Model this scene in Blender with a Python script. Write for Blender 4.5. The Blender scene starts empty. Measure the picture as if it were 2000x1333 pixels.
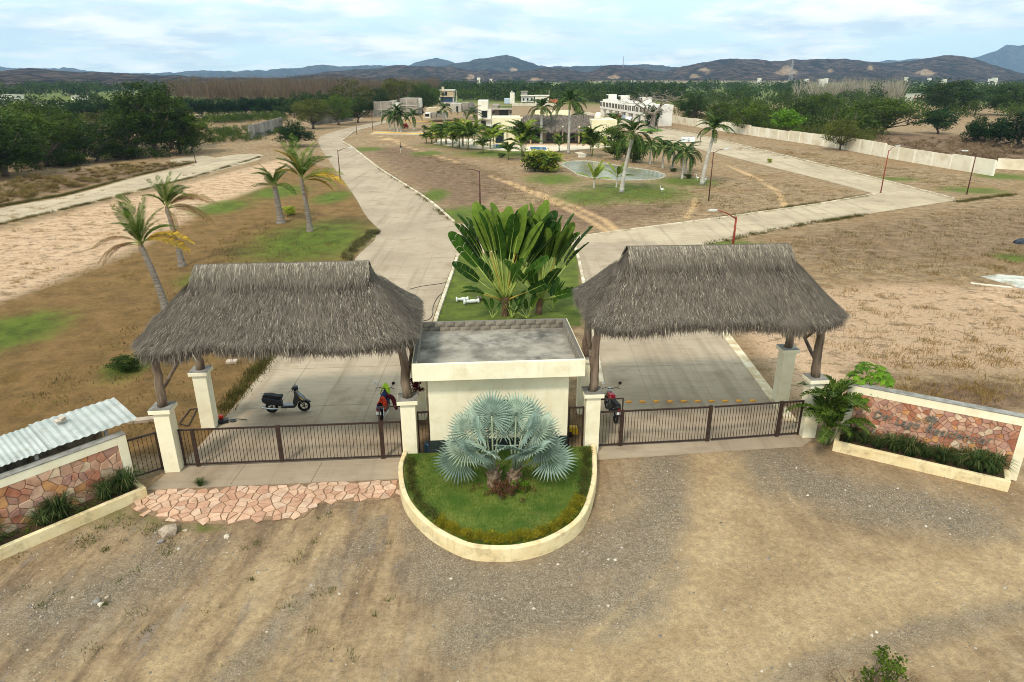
import bpy, bmesh, math, random
import numpy as np
from mathutils import Vector, Matrix, Euler
R = math.radians
PI = math.pi
sc = bpy.context.scene
col = sc.collection

# ------------------------------------------------------------------ camera
FPX, PITCH, CAMH = 1333.0, R(21.2), 13.0      # focal length in px of a 2000 px wide frame, tilt down, height
cd = bpy.data.cameras.new('camera'); cam = bpy.data.objects.new('camera', cd); col.objects.link(cam)
cam.location = (0, 0, CAMH); cam.rotation_euler = (R(90) - PITCH, 0, 0)
cd.sensor_width = 36.0; cd.lens = 36.0 * FPX / 2000.0
cd.clip_start = 0.1; cd.clip_end = 40000
sc.camera = cam
sc.render.resolution_x = 1024; sc.render.resolution_y = 682

# ------------------------------------------------------------------ sky and sun
SUN_EL, SUN_AZ = R(50), R(205)               # azimuth clockwise from +Y (view direction)
w = bpy.data.worlds.new('World'); sc.world = w; w.use_nodes = True
nt = w.node_tree; nt.nodes.clear()
def N(nt, t, ins=None, **props):
    n = nt.nodes.new(t)
    for k, v in props.items(): setattr(n, k, v)
    for k, v in (ins or {}).items():
        if isinstance(v, bpy.types.NodeSocket): nt.links.new(v, n.inputs[k])
        else: n.inputs[k].default_value = v
    return n
def NOISE(nt, scale, detail=4, rough=0.55, vec=None, dist=0.0, dims='3D'):
    n = N(nt, 'ShaderNodeTexNoise', {'Scale': scale, 'Detail': detail, 'Roughness': rough, 'Distortion': dist}, noise_dimensions=dims)
    if vec is not None: nt.links.new(vec, n.inputs['Vector'])
    return n.outputs['Fac']
def MATH(nt, op, a, b=0.0, c=None, clamp=False):
    n = N(nt, 'ShaderNodeMath', {0: a, 1: b}, operation=op, use_clamp=clamp)
    if c is not None:
        if isinstance(c, bpy.types.NodeSocket): nt.links.new(c, n.inputs[2])
        else: n.inputs[2].default_value = c
    return n.outputs[0]
def RAMP(nt, fac, lo, hi, a=0.0, b=1.0):
    n = N(nt, 'ShaderNodeMapRange', {0: fac, 1: lo, 2: hi, 3: a, 4: b}, interpolation_type='SMOOTHSTEP')
    return n.outputs[0]
def MIX(nt, f, a, b, mode='MIX'):
    n = N(nt, 'ShaderNodeMix', data_type='RGBA', blend_type=mode, clamp_factor=True)
    for s, v in ((n.inputs[0], f), (n.inputs[6], a), (n.inputs[7], b)):
        if isinstance(v, bpy.types.NodeSocket): nt.links.new(v, s)
        elif isinstance(v, (tuple, list)): s.default_value = (*v[:3], 1.0)
        else: s.default_value = v
    return n.outputs[2]
sky = N(nt, 'ShaderNodeTexSky', sky_type='NISHITA', sun_disc=False)
sky.sun_elevation = SUN_EL; sky.sun_rotation = SUN_AZ; sky.air_density = 1.0; sky.dust_density = 1.5; sky.ozone_density = 1.5
tc = N(nt, 'ShaderNodeTexCoord')
sep = N(nt, 'ShaderNodeSeparateXYZ', {0: tc.outputs['Generated']})
zz = MATH(nt, 'ADD', MATH(nt, 'MAXIMUM', sep.outputs[2], 0.0), 0.16)
cv = N(nt, 'ShaderNodeCombineXYZ', {0: MATH(nt, 'DIVIDE', sep.outputs[0], zz), 1: MATH(nt, 'DIVIDE', sep.outputs[1], zz), 2: 0.0}).outputs[0]
n1 = NOISE(nt, 0.8, 7, 0.58, cv, 0.4)
n2 = NOISE(nt, 2.0, 6, 0.6, cv, 0.2)
cover = RAMP(nt, n1, 0.36, 0.62)
tone = RAMP(nt, n2, 0.35, 0.66)
cloud = MIX(nt, tone, (7.2, 8.3, 8.7), (13.8, 13.2, 11.9))
hazy = MIX(nt, 0.72, sky.outputs[0], (9.4, 12.6, 12.9))
mixed = MIX(nt, MATH(nt, 'MULTIPLY', cover, 0.82), hazy, cloud)
bg = N(nt, 'ShaderNodeBackground', {0: mixed, 1: 0.133})
wo = N(nt, 'ShaderNodeOutputWorld', {0: bg.outputs[0]})
sd = bpy.data.lights.new('sun', 'SUN'); sun = bpy.data.objects.new('sun', sd); col.objects.link(sun)
sd.energy = 3.1; sd.angle = R(8); sd.color = (1.0, 0.92, 0.80)
sv = Vector((math.sin(SUN_AZ) * math.cos(SUN_EL), math.cos(SUN_AZ) * math.cos(SUN_EL), math.sin(SUN_EL)))
sun.rotation_euler = (-sv).to_track_quat('-Z', 'Y').to_euler(); sun.location = (-20, -20, 60)
vs = sc.view_settings
vs.view_transform = 'Standard'; vs.look = 'None'; vs.exposure = -0.05; vs.gamma = 1.0; vs.use_curve_mapping = False
cy = sc.cycles
cy.use_denoising = True; cy.filter_width = 0.95; cy.max_bounces = 6; cy.diffuse_bounces = 3; cy.glossy_bounces = 2; cy.transmission_bounces = 4
cy.volume_bounces = 0; cy.transparent_max_bounces = 8; cy.caustics_reflective = False; cy.caustics_refractive = False

# ------------------------------------------------------------------ helpers
def S(r, g, b):
    f = lambda c: (c / 255 / 12.92) if c <= 10 else ((c / 255 + 0.055) / 1.055) ** 2.4
    return (f(r), f(g), f(b))
def G(u, v, z=0.0):
    """surveyed point at height z: where the sight line of photo pixel (u, v) meets that level"""
    a = (u - 1000) / FPX; b = (v - 666.5) / FPX
    t = (z - CAMH) / -(math.sin(PITCH) + b * math.cos(PITCH))
    return Vector((a * t, (math.cos(PITCH) - b * math.sin(PITCH)) * t, z))
def HT(v, Y):
    b = (v - 666.5) / FPX
    return CAMH - Y * (math.sin(PITCH) + b * math.cos(PITCH)) / (math.cos(PITCH) - b * math.sin(PITCH))
def GX(us, z=0.0): return [G(u, v, z) for u, v in us]

MATS = {}
def mat(name, c1, c2=None, scale=4.0, rough=0.85, bump=0.0, bscale=30.0, rnd=0.0, attr=None, acol=None, spec=0.3, metal=0.0,
        grime=None, drip=None, stretch=None, lo=0.35, hi=0.65, trans=0.0, coat=0.0):
    if name in MATS: return MATS[name]
    m = bpy.data.materials.new(name); m.use_nodes = True; nt = m.node_tree
    bs = nt.nodes['Principled BSDF']
    c = None
    co = N(nt, 'ShaderNodeTexCoord').outputs['Object']
    if stretch:
        co = N(nt, 'ShaderNodeMapping', {0: co, 3: stretch}).outputs[0]
    if c2 is not None:
        c = MIX(nt, RAMP(nt, NOISE(nt, scale, 5, 0.6, co), lo, hi), c1, c2)
    else: c = c1
    if acol is not None:
        at = N(nt, 'ShaderNodeAttribute', attribute_name=attr or 'rnd')
        c = MIX(nt, at.outputs['Fac'], c, acol)
    if grime:
        gc, amount, gs = grime
        gn = NOISE(nt, gs, 6, 0.65, co)
        c = MIX(nt, MATH(nt, 'MULTIPLY', RAMP(nt, gn, 0.48, 0.72), amount), c, gc)
    if drip:
        dn = NOISE(nt, 1.0, 6, 0.7, N(nt, 'ShaderNodeMapping', {0: co, 3: (5.0, 5.0, 0.45)}).outputs[0])
        c = MIX(nt, MATH(nt, 'MULTIPLY', RAMP(nt, dn, 0.54, 0.74), drip[1]), c, drip[0])
    if rnd:
        oi = N(nt, 'ShaderNodeObjectInfo')
        f = MATH(nt, 'MULTIPLY_ADD', oi.outputs['Random'], 2 * rnd, 1 - rnd)
        gg = N(nt, 'ShaderNodeCombineColor', {0: f, 1: f, 2: f})
        c = MIX(nt, 1.0, c, gg.outputs[0], 'MULTIPLY')
    if isinstance(c, bpy.types.NodeSocket): nt.links.new(c, bs.inputs['Base Color'])
    else: bs.inputs['Base Color'].default_value = (*c, 1)
    bs.inputs['Roughness'].default_value = rough
    bs.inputs['Specular IOR Level'].default_value = spec
    bs.inputs['Metallic'].default_value = metal
    bs.inputs['Coat Weight'].default_value = coat
    if trans:
        tr = N(nt, 'ShaderNodeBsdfTranslucent')
        if isinstance(c, bpy.types.NodeSocket): nt.links.new(c, tr.inputs[0])
        else: tr.inputs[0].default_value = (*c, 1)
        mx = N(nt, 'ShaderNodeMixShader', {0: trans, 1: bs.outputs[0], 2: tr.outputs[0]})
        nt.links.new(mx.outputs[0], nt.nodes['Material Output'].inputs[0])
    if bump:
        b = N(nt, 'ShaderNodeBump', {'Strength': min(1.0, bump), 'Distance': 0.02 * max(1.0, bump), 'Height': NOISE(nt, bscale, 4, 0.65, co)})
        nt.links.new(b.outputs[0], bs.inputs['Normal'])
    MATS[name] = m
    return m

class MB:
    """collects geometry for ONE mesh object"""
    def __init__(s): s.v = []; s.f = []; s.mi = []; s.rn = []
    def add(s, vs, fs, mi=0, rn=0.0):
        o = len(s.v); s.v.extend([tuple(p) for p in vs]); s.f.extend([tuple(i + o for i in f) for f in fs])
        s.mi.extend([mi] * len(fs)); s.rn.extend([rn] * len(vs)); return s
    def box(s, c, d, rz=0.0, mi=0, rn=0.0, top=None):
        """c = centre of the BASE, d = full sizes; top = scale of the upper face"""
        tx = ty = 1.0
        if top: tx, ty = top
        cx, cy_, cz = c; a, b, h = d[0] / 2, d[1] / 2, d[2]; co, si = math.cos(rz), math.sin(rz); P = []
        for (z, kx, ky) in ((0, 1, 1), (h, tx, ty)):
            for (x, y) in ((-a, -b), (a, -b), (a, b), (-a, b)):
                x *= kx; y *= ky
                P.append((cx + x * co - y * si, cy_ + x * si + y * co, cz + z))
        return s.add(P, [(3, 2, 1, 0), (4, 5, 6, 7), (0, 1, 5, 4), (1, 2, 6, 5), (2, 3, 7, 6), (3, 0, 4, 7)], mi, rn)
    def tube(s, path, rad, n=6, mi=0, rn=0.0, cap=True):
        path = [Vector(p) for p in path]
        if not hasattr(rad, '__len__'): rad = [rad] * len(path)
        P = []; F = []; up = None
        for i, p in enumerate(path):
            d = (path[min(i + 1, len(path) - 1)] - path[max(i - 1, 0)])
            d = d.normalized() if d.length > 1e-9 else Vector((0, 0, 1))
            if up is None: up = d.orthogonal().normalized()
            up = (up - d * up.dot(d)); up = up.normalized() if up.length > 1e-6 else d.orthogonal().normalized()
            q = d.cross(up)
            for k in range(n):
                a = 2 * PI * k / n
                P.append(p + (up * math.cos(a) + q * math.sin(a)) * rad[i])
        for i in range(len(path) - 1):
            for k in range(n):
                k2 = (k + 1) % n
                F.append((i * n + k, i * n + k2, (i + 1) * n + k2, (i + 1) * n + k))
        if cap:
            F.append(tuple(range(n - 1, -1, -1))); F.append(tuple((len(path) - 1) * n + k for k in range(n)))
        return s.add(P, F, mi, rn)
    def lathe(s, prof, c=(0, 0, 0), n=16, mi=0, axis='z', rn=0.0):
        P = []; F = []
        for (r, h) in prof:
            for k in range(n):
                a = 2 * PI * k / n; x, y = r * math.cos(a), r * math.sin(a)
                q = (x, y, h) if axis == 'z' else ((h, x, y) if axis == 'x' else (x, h, y))
                P.append((q[0] + c[0], q[1] + c[1], q[2] + c[2]))
        for i in range(len(prof) - 1):
            for k in range(n):
                k2 = (k + 1) % n; F.append((i * n + k, i * n + k2, (i + 1) * n + k2, (i + 1) * n + k))
        return s.add(P, F, mi, rn)
    def prism(s, poly, z0, z1, mi=0, rn=0.0, M=None):
        n = len(poly)
        P = [(p[0], p[1], z0) for p in poly] + [(p[0], p[1], z1) for p in poly]
        if M is not None: P = [M @ Vector(p) for p in P]
        F = [tuple(range(n - 1, -1, -1)), tuple(range(n, 2 * n))] + [(i, (i + 1) % n, n + (i + 1) % n, n + i) for i in range(n)]
        return s.add(P, F, mi, rn)
    def mesh(s, name, mats, smooth=False):
        me = bpy.data.meshes.new(name); me.from_pydata(s.v, [], s.f)
        for m in (mats if isinstance(mats, (list, tuple)) else [mats]): me.materials.append(m)
        if any(s.mi): me.polygons.foreach_set('material_index', s.mi)
        if any(s.rn):
            a = me.attributes.new('rnd', 'FLOAT', 'POINT'); a.data.foreach_set('value', s.rn)
        if smooth: me.polygons.foreach_set('use_smooth', [True] * len(s.f))
        me.update(); return me
    def build(s, name, mats, parent=None, smooth=False, bevel=0.0):
        o = ob(name, s.mesh(name, mats, smooth), parent)
        if bevel:
            b = o.modifiers.new('bevel', 'BEVEL'); b.width = bevel; b.segments = 2; b.limit_method = 'ANGLE'
        return o
def ob(name, me, parent=None, loc=None, rot=None, scale=None):
    o = bpy.data.objects.new(name, me); col.objects.link(o)
    if parent is not None: o.parent = parent
    if loc is not None: o.location = loc
    if rot is not None: o.rotation_euler = rot
    if scale is not None: o.scale = scale if hasattr(scale, '__len__') else (scale,) * 3
    return o
def tag(o, label=None, cat=None, group=None, kind=None):
    if label: o['label'] = label
    if cat: o['category'] = cat
    if group: o['group'] = group
    if kind: o['kind'] = kind
    return o
def thing(name, label, cat, loc=(0, 0, 0), rz=0.0, group=None):
    e = ob(name, None, None, loc, (0, 0, rz)); e.empty_display_size = 0.3
    return tag(e, label, cat, group)
def npmesh(name, V, F, mats, rnd=None, smooth=False, mi=None):
    """V (n,3), F (m,k) numpy arrays with k = 3 or 4"""
    me = bpy.data.meshes.new(name); V = np.asarray(V, np.float32); F = np.asarray(F, np.int32); k = F.shape[1]
    me.vertices.add(len(V)); me.vertices.foreach_set('co', V.ravel())
    me.loops.add(F.size); me.loops.foreach_set('vertex_index', F.ravel())
    me.polygons.add(len(F)); me.polygons.foreach_set('loop_start', np.arange(0, F.size, k, dtype=np.int32))
    try: me.polygons.foreach_set('loop_total', np.full(len(F), k, np.int32))
    except Exception: pass
    for m in (mats if isinstance(mats, (list, tuple)) else [mats]): me.materials.append(m)
    if mi is not None: me.polygons.foreach_set('material_index', np.asarray(mi, np.int32))
    if rnd is not None:
        a = me.attributes.new('rnd', 'FLOAT', 'POINT'); a.data.foreach_set('value', np.asarray(rnd, np.float32))
    if smooth: me.polygons.foreach_set('use_smooth', np.ones(len(F), bool))
    me.update(calc_edges=True); me.validate(); return me
def ordinal(i): return ['first', 'second', 'third', 'fourth', 'fifth', 'sixth', 'seventh', 'eighth', 'ninth', 'tenth', 'eleventh', 'twelfth',
    'thirteenth', 'fourteenth', 'fifteenth', 'sixteenth', 'seventeenth', 'eighteenth', 'nineteenth', 'twentieth'][i]
# value noise for geometry
_rs = np.random.RandomState(7); _T = _rs.rand(256, 256)
def vnoise(x, y):
    x = np.asarray(x, float); y = np.asarray(y, float)
    xi = np.floor(x).astype(int); yi = np.floor(y).astype(int); fx = x - xi; fy = y - yi
    fx = fx * fx * (3 - 2 * fx); fy = fy * fy * (3 - 2 * fy); a = xi & 255; b = yi & 255; a1 = (a + 1) & 255; b1 = (b + 1) & 255
    return (_T[a, b] * (1 - fx) + _T[a1, b] * fx) * (1 - fy) + (_T[a, b1] * (1 - fx) + _T[a1, b1] * fx) * fy
def fbm(x, y, o=5, g=0.5):
    s = 0; a = 1; t = 0
    for k in range(o): s = s + a * vnoise(x * 2 ** k + 17 * k, y * 2 ** k + 31 * k); t += a; a *= g
    return s / t
# ================================================================== ground
def poly_dist(X, Y, poly):
    """signed distance to a polygon, positive inside"""
    d = np.full(X.shape, 1e9); ins = np.zeros(X.shape, bool); n = len(poly)
    for i in range(n):
        x0, y0 = poly[i][0], poly[i][1]; x1, y1 = poly[(i + 1) % n][0], poly[(i + 1) % n][1]
        dx, dy = x1 - x0, y1 - y0; L = dx * dx + dy * dy + 1e-9
        t = np.clip(((X - x0) * dx + (Y - y0) * dy) / L, 0, 1)
        d = np.minimum(d, (X - x0 - t * dx) ** 2 + (Y - y0 - t * dy) ** 2)
        if dy != 0: ins ^= ((y0 > Y) != (y1 > Y)) & (X < dx * (Y - y0) / (dy + 1e-12) + x0)
    d = np.sqrt(d); return np.where(ins, d, -d)
def line_dist(X, Y, pts):
    d = np.full(X.shape, 1e9)
    for i in range(len(pts) - 1):
        x0, y0 = pts[i][0], pts[i][1]; dx, dy = pts[i + 1][0] - x0, pts[i + 1][1] - y0
        t = np.clip(((X - x0) * dx + (Y - y0) * dy) / (dx * dx + dy * dy + 1e-9), 0, 1)
        d = np.minimum(d, (X - x0 - t * dx) ** 2 + (Y - y0 - t * dy) ** 2)
    return np.sqrt(d)
def soft(d, s): return np.clip(d / s + 0.5, 0, 1)
def axis_steps(lo, hi, step0, g, far_lo, far_hi):
    a = list(np.arange(lo, hi + 1e-6, step0)); s = step0; p = hi; up = []
    while p < far_hi: s *= g; p += s; up.append(min(p, far_hi))
    s = step0; p = lo; dn = []
    while p > far_lo: s *= g; p -= s; dn.append(max(p, far_lo))
    return np.array(dn[::-1] + a + up)
gx = axis_steps(-17, 18, 0.25, 1.055, -8800, 8800)
gy = axis_steps(8, 22, 0.25, 1.032, -60, 6700)
X, Y = np.meshgrid(gx, gy)
Z = np.zeros_like(X)
def PM(us, s): return soft(poly_dist(X, Y, GX(us)), s)
def LM(us, wd, s): return soft(wd - line_dist(X, Y, GX(us)), s)
def ell(u, v, ru, rv):
    c = G(u, v); e = G(u + ru, v); f = G(u, v - rv)
    return np.clip(1.35 - np.sqrt(((X - c.x) / abs(e.x - c.x)) ** 2 + ((Y - c.y) / abs(f.y - c.y)) ** 2), 0, 1)
# --- masks (0..1): what the ground is made of
front = soft(22.6 - Y + 0.06 * X, 2.5)
m_dirt = front
m_sand = np.maximum(PM([(-300, 500), (0, 452), (200, 398), (400, 350), (520, 318), (600, 300), (560, 330), (500, 372), (420, 400), (330, 450), (230, 500), (120, 545), (0, 590), (-300, 640)], 5) * 1.0,
                    np.maximum(PM([(1500, 560), (1700, 545), (2300, 560), (2400, 760), (1700, 740), (1560, 800), (1480, 760), (1430, 660)], 4) * 0.62, PM([(1430, 640), (1530, 640), (1700, 740), (1640, 790), (1545, 800)], 3) * 0.8))
m_sand = np.maximum(m_sand, PM([(1870, 570), (1960, 555), (2200, 575), (2200, 615), (1940, 605)], 2.5))
m_lawn = PM([(-200, 640), (0, 590), (130, 548), (260, 498), (400, 402), (500, 372), (560, 335), (600, 318), (640, 330), (690, 380), (735, 440), (690, 505), (540, 690), (400, 905), (300, 930), (-100, 1000), (-400, 1000)], 2.5)
m_green = 0.0 * X
for e in ((20, 648, 105, 45), (610, 470, 130, 42), (545, 375, 60, 14), (650, 385, 40, 14), (430, 545, 90, 20), (250, 718, 50, 26), (1150, 385, 70, 16), (1240, 375, 120, 20), (990, 300, 120, 8), (905, 420, 60, 18),
          (850, 382, 30, 14), (715, 292, 40, 5), (835, 300, 40, 5), (430, 405, 60, 16), (1420, 480, 90, 12), (1250, 285, 90, 12), (1340, 355, 70, 10), (1080, 350, 60, 12), (1900, 372, 70, 8), (1745, 350, 60, 5), (1980, 503, 45, 10),
          (200, 1010, 180, 35), (400, 1030, 60, 10), (960, 285, 150, 6), (780, 640, 1, 1), (1960, 345, 60, 8)):
    m_green = np.maximum(m_green, ell(*e))
m_green *= np.where(Y < 21, 0.5, 0.95)
m_green = np.maximum(m_green, np.clip((Y - 300) / 120, 0, .8))
m_green = np.maximum(m_green, PM([(840, 640), (890, 500), (1127, 478), (1140, 640)], 0.5) * 0.93)
m_gravel = np.maximum.reduce([LM([(1290, 880), (1290, 1000), (1260, 1120), (1190, 1200), (1000, 1180), (840, 1120)], 0.75, 1.6), LM([(900, 1250), (1010, 1200), (1250, 1180)], 0.6, 1.6), LM([(1500, 880), (1530, 930), (1700, 980), (1880, 1010)], 1.1, 2.2),
    LM([(430, 1330), (620, 1150), (740, 1020)], 0.35, 1.2) * 0.8, LM([(-200, 1240), (150, 1190), (290, 1110)], 0.9, 2.5) * 0.9, LM([(40, 1330), (330, 1150), (430, 1060)], 0.3, 1.2) * 0.7, LM([(1500, 1330), (1700, 1260), (2000, 1180)], 0.4, 1.4) * 0.75,
    LM([(820, 1010), (850, 1080), (960, 1140)], 0.6, 1.6), PM([(1180, 1000), (1290, 900), (1270, 1130), (900, 1300), (850, 1150)], 2.5) * 0.75])
m_gravel *= front * 1.12
m_track = np.maximum.reduce([LM([(1390, 860), (1420, 960), (1370, 1120), (1180, 1290), (1000, 1400)], 1.2, 3.0), LM([(2100, 1090), (1700, 1160), (1350, 1290)], 1.3, 3.0), LM([(300, 1330), (520, 1120), (640, 1010)], 0.35, 1.0) * 0.8, LM([(1450, 960), (1560, 1100), (1800, 1140)], 0.9, 3.0) * 0.8, LM([(500, 1330), (800, 1240), (1000, 1260)], 0.5, 2.5) * .8]) * front
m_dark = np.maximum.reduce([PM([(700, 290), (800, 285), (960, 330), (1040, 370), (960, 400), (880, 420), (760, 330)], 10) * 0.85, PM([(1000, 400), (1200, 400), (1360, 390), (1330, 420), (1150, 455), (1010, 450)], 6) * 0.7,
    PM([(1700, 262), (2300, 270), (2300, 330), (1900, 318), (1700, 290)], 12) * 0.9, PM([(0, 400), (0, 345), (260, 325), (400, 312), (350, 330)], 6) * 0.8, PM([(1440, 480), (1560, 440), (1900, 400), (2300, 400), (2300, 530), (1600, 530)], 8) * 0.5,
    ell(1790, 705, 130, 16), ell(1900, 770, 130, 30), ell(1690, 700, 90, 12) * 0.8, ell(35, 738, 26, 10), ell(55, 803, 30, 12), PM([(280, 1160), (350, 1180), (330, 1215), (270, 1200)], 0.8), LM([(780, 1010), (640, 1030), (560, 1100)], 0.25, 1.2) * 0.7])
m_path = np.maximum.reduce([LM([(960, 345), (1080, 395), (1150, 430), (1190, 455)], 0.34, 1.6), LM([(985, 352), (1120, 402), (1180, 430), (1205, 452)], 0.34, 1.6), LM([(720, 262), (760, 270), (790, 285), (900, 320)], 0.5, 2.5),
    LM([(1395, 310), (1480, 350), (1520, 375), (1532, 400), (1530, 412)], 0.35, 1.0), LM([(1358, 385), (1355, 405), (1340, 425)], 0.25, 1.0), LM([(690, 275), (780, 273)], 0.5, 2.5)])
def rut_pair(us, off=0.72):
    l = smooth_line_np(GX(us)); out = []
    for sgn in (-1, 1): out.append([(p[0] + sgn * off * n_[0], p[1] + sgn * off * n_[1]) for p, n_ in l])
    return out
def smooth_line_np(pts):
    P = []; q = [pts[0] * 2 - pts[1]] + pts + [pts[-1] * 2 - pts[-2]]
    for i in range(1, len(q) - 2):
        for k in range(6):
            t = k / 6.0; a, b, c, d = q[i - 1], q[i], q[i + 1], q[i + 2]
            P.append(0.5 * ((2 * b) + (c - a) * t + (2 * a - 5 * b + 4 * c - d) * t * t + (3 * b - a - 3 * c + d) * t ** 3))
    out = []
    for i, p in enumerate(P):
        d = (P[min(i + 1, len(P) - 1)] - P[max(i - 1, 0)]).normalized(); out.append(((p.x, p.y), (-d.y, d.x)))
    return out
tyre = 0.0 * X
for us, k in (([(1380, 870), (1420, 960), (1400, 1060), (1300, 1180), (1120, 1330)], .9), ([(1450, 865), (1480, 940), (1600, 1060), (1850, 1110), (2200, 1080)], .8), ([(2300, 1060), (1900, 1130), (1550, 1220), (1250, 1340)], 1.0), ([(620, 1000), (560, 1090), (420, 1230), (330, 1340)], .9), ([(720, 1010), (700, 1120), (620, 1250), (560, 1340)], .7), ([(2300, 1130), (1950, 1190), (1650, 1280), (1500, 1340)], .8)):
    for l in rut_pair(us): tyre = np.maximum(tyre, soft(.13 - line_dist(X, Y, l), .32) * k * (.55 + .6 * vnoise(X * .9, Y * .9)))
tyre = tyre * (Y < 21.5)
ruts = [LM([(1740, 735), (1900, 742), (2050, 760)], 0.1, 0.5), LM([(1740, 745), (1880, 756), (2050, 785)], 0.1, 0.5)]
m_dark = np.maximum(m_dark, np.maximum.reduce(ruts) * 0.9)
# --- relief: holes, ruts and lumpy dirt
m_track = np.maximum(m_track * .9, np.clip(tyre * .95, 0, 1)); m_gravel = m_gravel * (1 - .7 * np.clip(tyre, 0, 1)); Z += -.035 * np.clip(tyre, 0, 1)
xr_, yr_ = X * .81 + Y * -.59, X * .59 + Y * .81
lump = (fbm(X * 1.3, Y * 1.3, 5, .6) - 0.5) * 0.13 + (fbm(xr_ * 1.9, yr_ * .35, 4) - .5) * .11 * np.clip((3 - X) / 4, 0.15, 1) + (fbm(X * 0.25, Y * 0.25, 3) - 0.5) * 0.10
Z += np.where(front > 0.9, lump * np.clip((17.2 - Y - .12 * np.abs(X - 2)) / 2.5, 0, 1), 0) - 0.02 * front
Z += -0.30 * np.clip(ell(35, 738, 20, 8), 0, .8) - 0.26 * np.clip(ell(55, 803, 24, 9), 0, .8)
Z += 0.12 * ell(1940, 585, 80, 22)
Z = np.minimum(Z, np.where(Y > 60, 0.0, 0.2))
nx, ny = len(gx), len(gy)
V = np.stack([X.ravel(), Y.ravel(), Z.ravel()], 1)
ii, jj = np.meshgrid(np.arange(nx - 1), np.arange(ny - 1)); b0 = (jj * nx + ii).ravel()
F = np.stack([b0, b0 + 1, b0 + nx + 1, b0 + nx], 1)

def ground_material():
    m = bpy.data.materials.new('ground_soil'); m.use_nodes = True; nt = m.node_tree; bs = nt.nodes['Principled BSDF']
    co = N(nt, 'ShaderNodeTexCoord').outputs['Object']
    A1 = N(nt, 'ShaderNodeAttribute', attribute_name='mask_a'); A2 = N(nt, 'ShaderNodeAttribute', attribute_name='mask_b')
    s1 = N(nt, 'ShaderNodeSeparateColor', {0: A1.outputs['Color']}); s2 = N(nt, 'ShaderNodeSeparateColor', {0: A2.outputs['Color']})
    big = NOISE(nt, 0.11, 6, 0.66, co); mid = NOISE(nt, 0.7, 9, 0.72, co); fine = NOISE(nt, 5.0, 9, 0.8, co); grain = NOISE(nt, 24.0, 4, 0.8, co)
    st = N(nt, 'ShaderNodeMapping', {0: co, 3: (0.95, 1.1, 1.0), 2: (0, 0, R(8))}).outputs[0]
    streak = NOISE(nt, 1.1, 9, 0.78, st)
    def mk(ch, k=0.9, sharp=0.22, src=None):
        n = MATH(nt, 'ADD', MATH(nt, 'MULTIPLY', mid, 0.55), MATH(nt, 'MULTIPLY', src or fine, 0.45))
        f = MATH(nt, 'MULTIPLY_ADD', MATH(nt, 'SUBTRACT', n, 0.5), k, ch)
        return RAMP(nt, f, 0.5 - sharp, 0.5 + sharp)
    # dry field
    c = MIX(nt, RAMP(nt, streak, 0.36, 0.66), S(118, 97, 73), S(174, 147, 112))
    c = MIX(nt, MATH(nt, 'MULTIPLY', RAMP(nt, big, 0.45, 0.7), 0.6), c, S(136, 102, 64))
    c = MIX(nt, MATH(nt, 'MULTIPLY', RAMP(nt, fine, 0.52, 0.7), 0.45), c, S(82, 66, 46))
    # dark ground
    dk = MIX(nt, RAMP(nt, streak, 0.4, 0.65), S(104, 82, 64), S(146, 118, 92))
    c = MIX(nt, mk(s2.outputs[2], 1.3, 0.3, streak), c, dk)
    # lawn, dry orange
    lw = MIX(nt, RAMP(nt, mid, 0.35, 0.65), S(108, 84, 50), S(138, 106, 66))
    lw = MIX(nt, MATH(nt, 'MULTIPLY', RAMP(nt, streak, 0.5, 0.72), 0.4), lw, S(86, 88, 40))
    lw = MIX(nt, MATH(nt, 'MULTIPLY', RAMP(nt, fine, 0.5, 0.75), 0.4), lw, S(90, 72, 36))
    c = MIX(nt, mk(s1.outputs[1], 0.9, 0.2), c, lw)
    # sand
    sa = MIX(nt, RAMP(nt, mid, 0.3, 0.7), S(208, 176, 144), S(184, 150, 118))
    scrub = MATH(nt, 'MULTIPLY', RAMP(nt, streak, 0.5, 0.59), 0.75)
    sa = MIX(nt, scrub, sa, S(112, 92, 66))
    c = MIX(nt, mk(s1.outputs[0], 1.2, 0.22, streak), c, sa)
    # tan dirt yard
    rut = NOISE(nt, 0.8, 8, 0.7, N(nt, 'ShaderNodeMapping', {0: co, 3: (1.7, 0.32, 1.0), 2: (0, 0, R(-34))}).outputs[0])
    di = MIX(nt, RAMP(nt, mid, 0.3, 0.68), S(180, 152, 116), S(148, 121, 92))
    lx = RAMP(nt, N(nt, 'ShaderNodeSeparateXYZ', {0: co}).outputs[0], 4.5, -1.0)
    di = MIX(nt, MATH(nt, 'MULTIPLY', RAMP(nt, rut, 0.5, 0.62), MATH(nt, 'MULTIPLY_ADD', lx, 0.5, 0.15)), di, S(112, 91, 74))
    rut2 = NOISE(nt, 1.0, 9, 0.75, N(nt, 'ShaderNodeMapping', {0: co, 1: (7, 3, 0), 3: (1.5, 0.42, 1.0), 2: (0, 0, R(-38))}).outputs[0])
    di = MIX(nt, MATH(nt, 'MULTIPLY', RAMP(nt, rut2, 0.55, 0.64), MATH(nt, 'MULTIPLY', lx, 0.7)), di, S(148, 134, 122))
    di = MIX(nt, MATH(nt, 'MULTIPLY', RAMP(nt, fine, 0.6, 0.7), MATH(nt, 'MULTIPLY_ADD', lx, 0.5, 0.2)), di, S(96, 78, 60))
    di = MIX(nt, MATH(nt, 'MULTIPLY', RAMP(nt, rut, 0.52, 0.36), 0.5), di, S(196, 170, 136))
    di = MIX(nt, MATH(nt, 'MULTIPLY', RAMP(nt, big, 0.42, 0.62), 0.45), di, S(150, 126, 98))
    di = MIX(nt, MATH(nt, 'MULTIPLY', RAMP(nt, grain, 0.58, 0.7), 0.5), di, S(110, 88, 66))
    c = MIX(nt, mk(s2.outputs[0], 0.7, 0.2), c, di)
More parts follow.
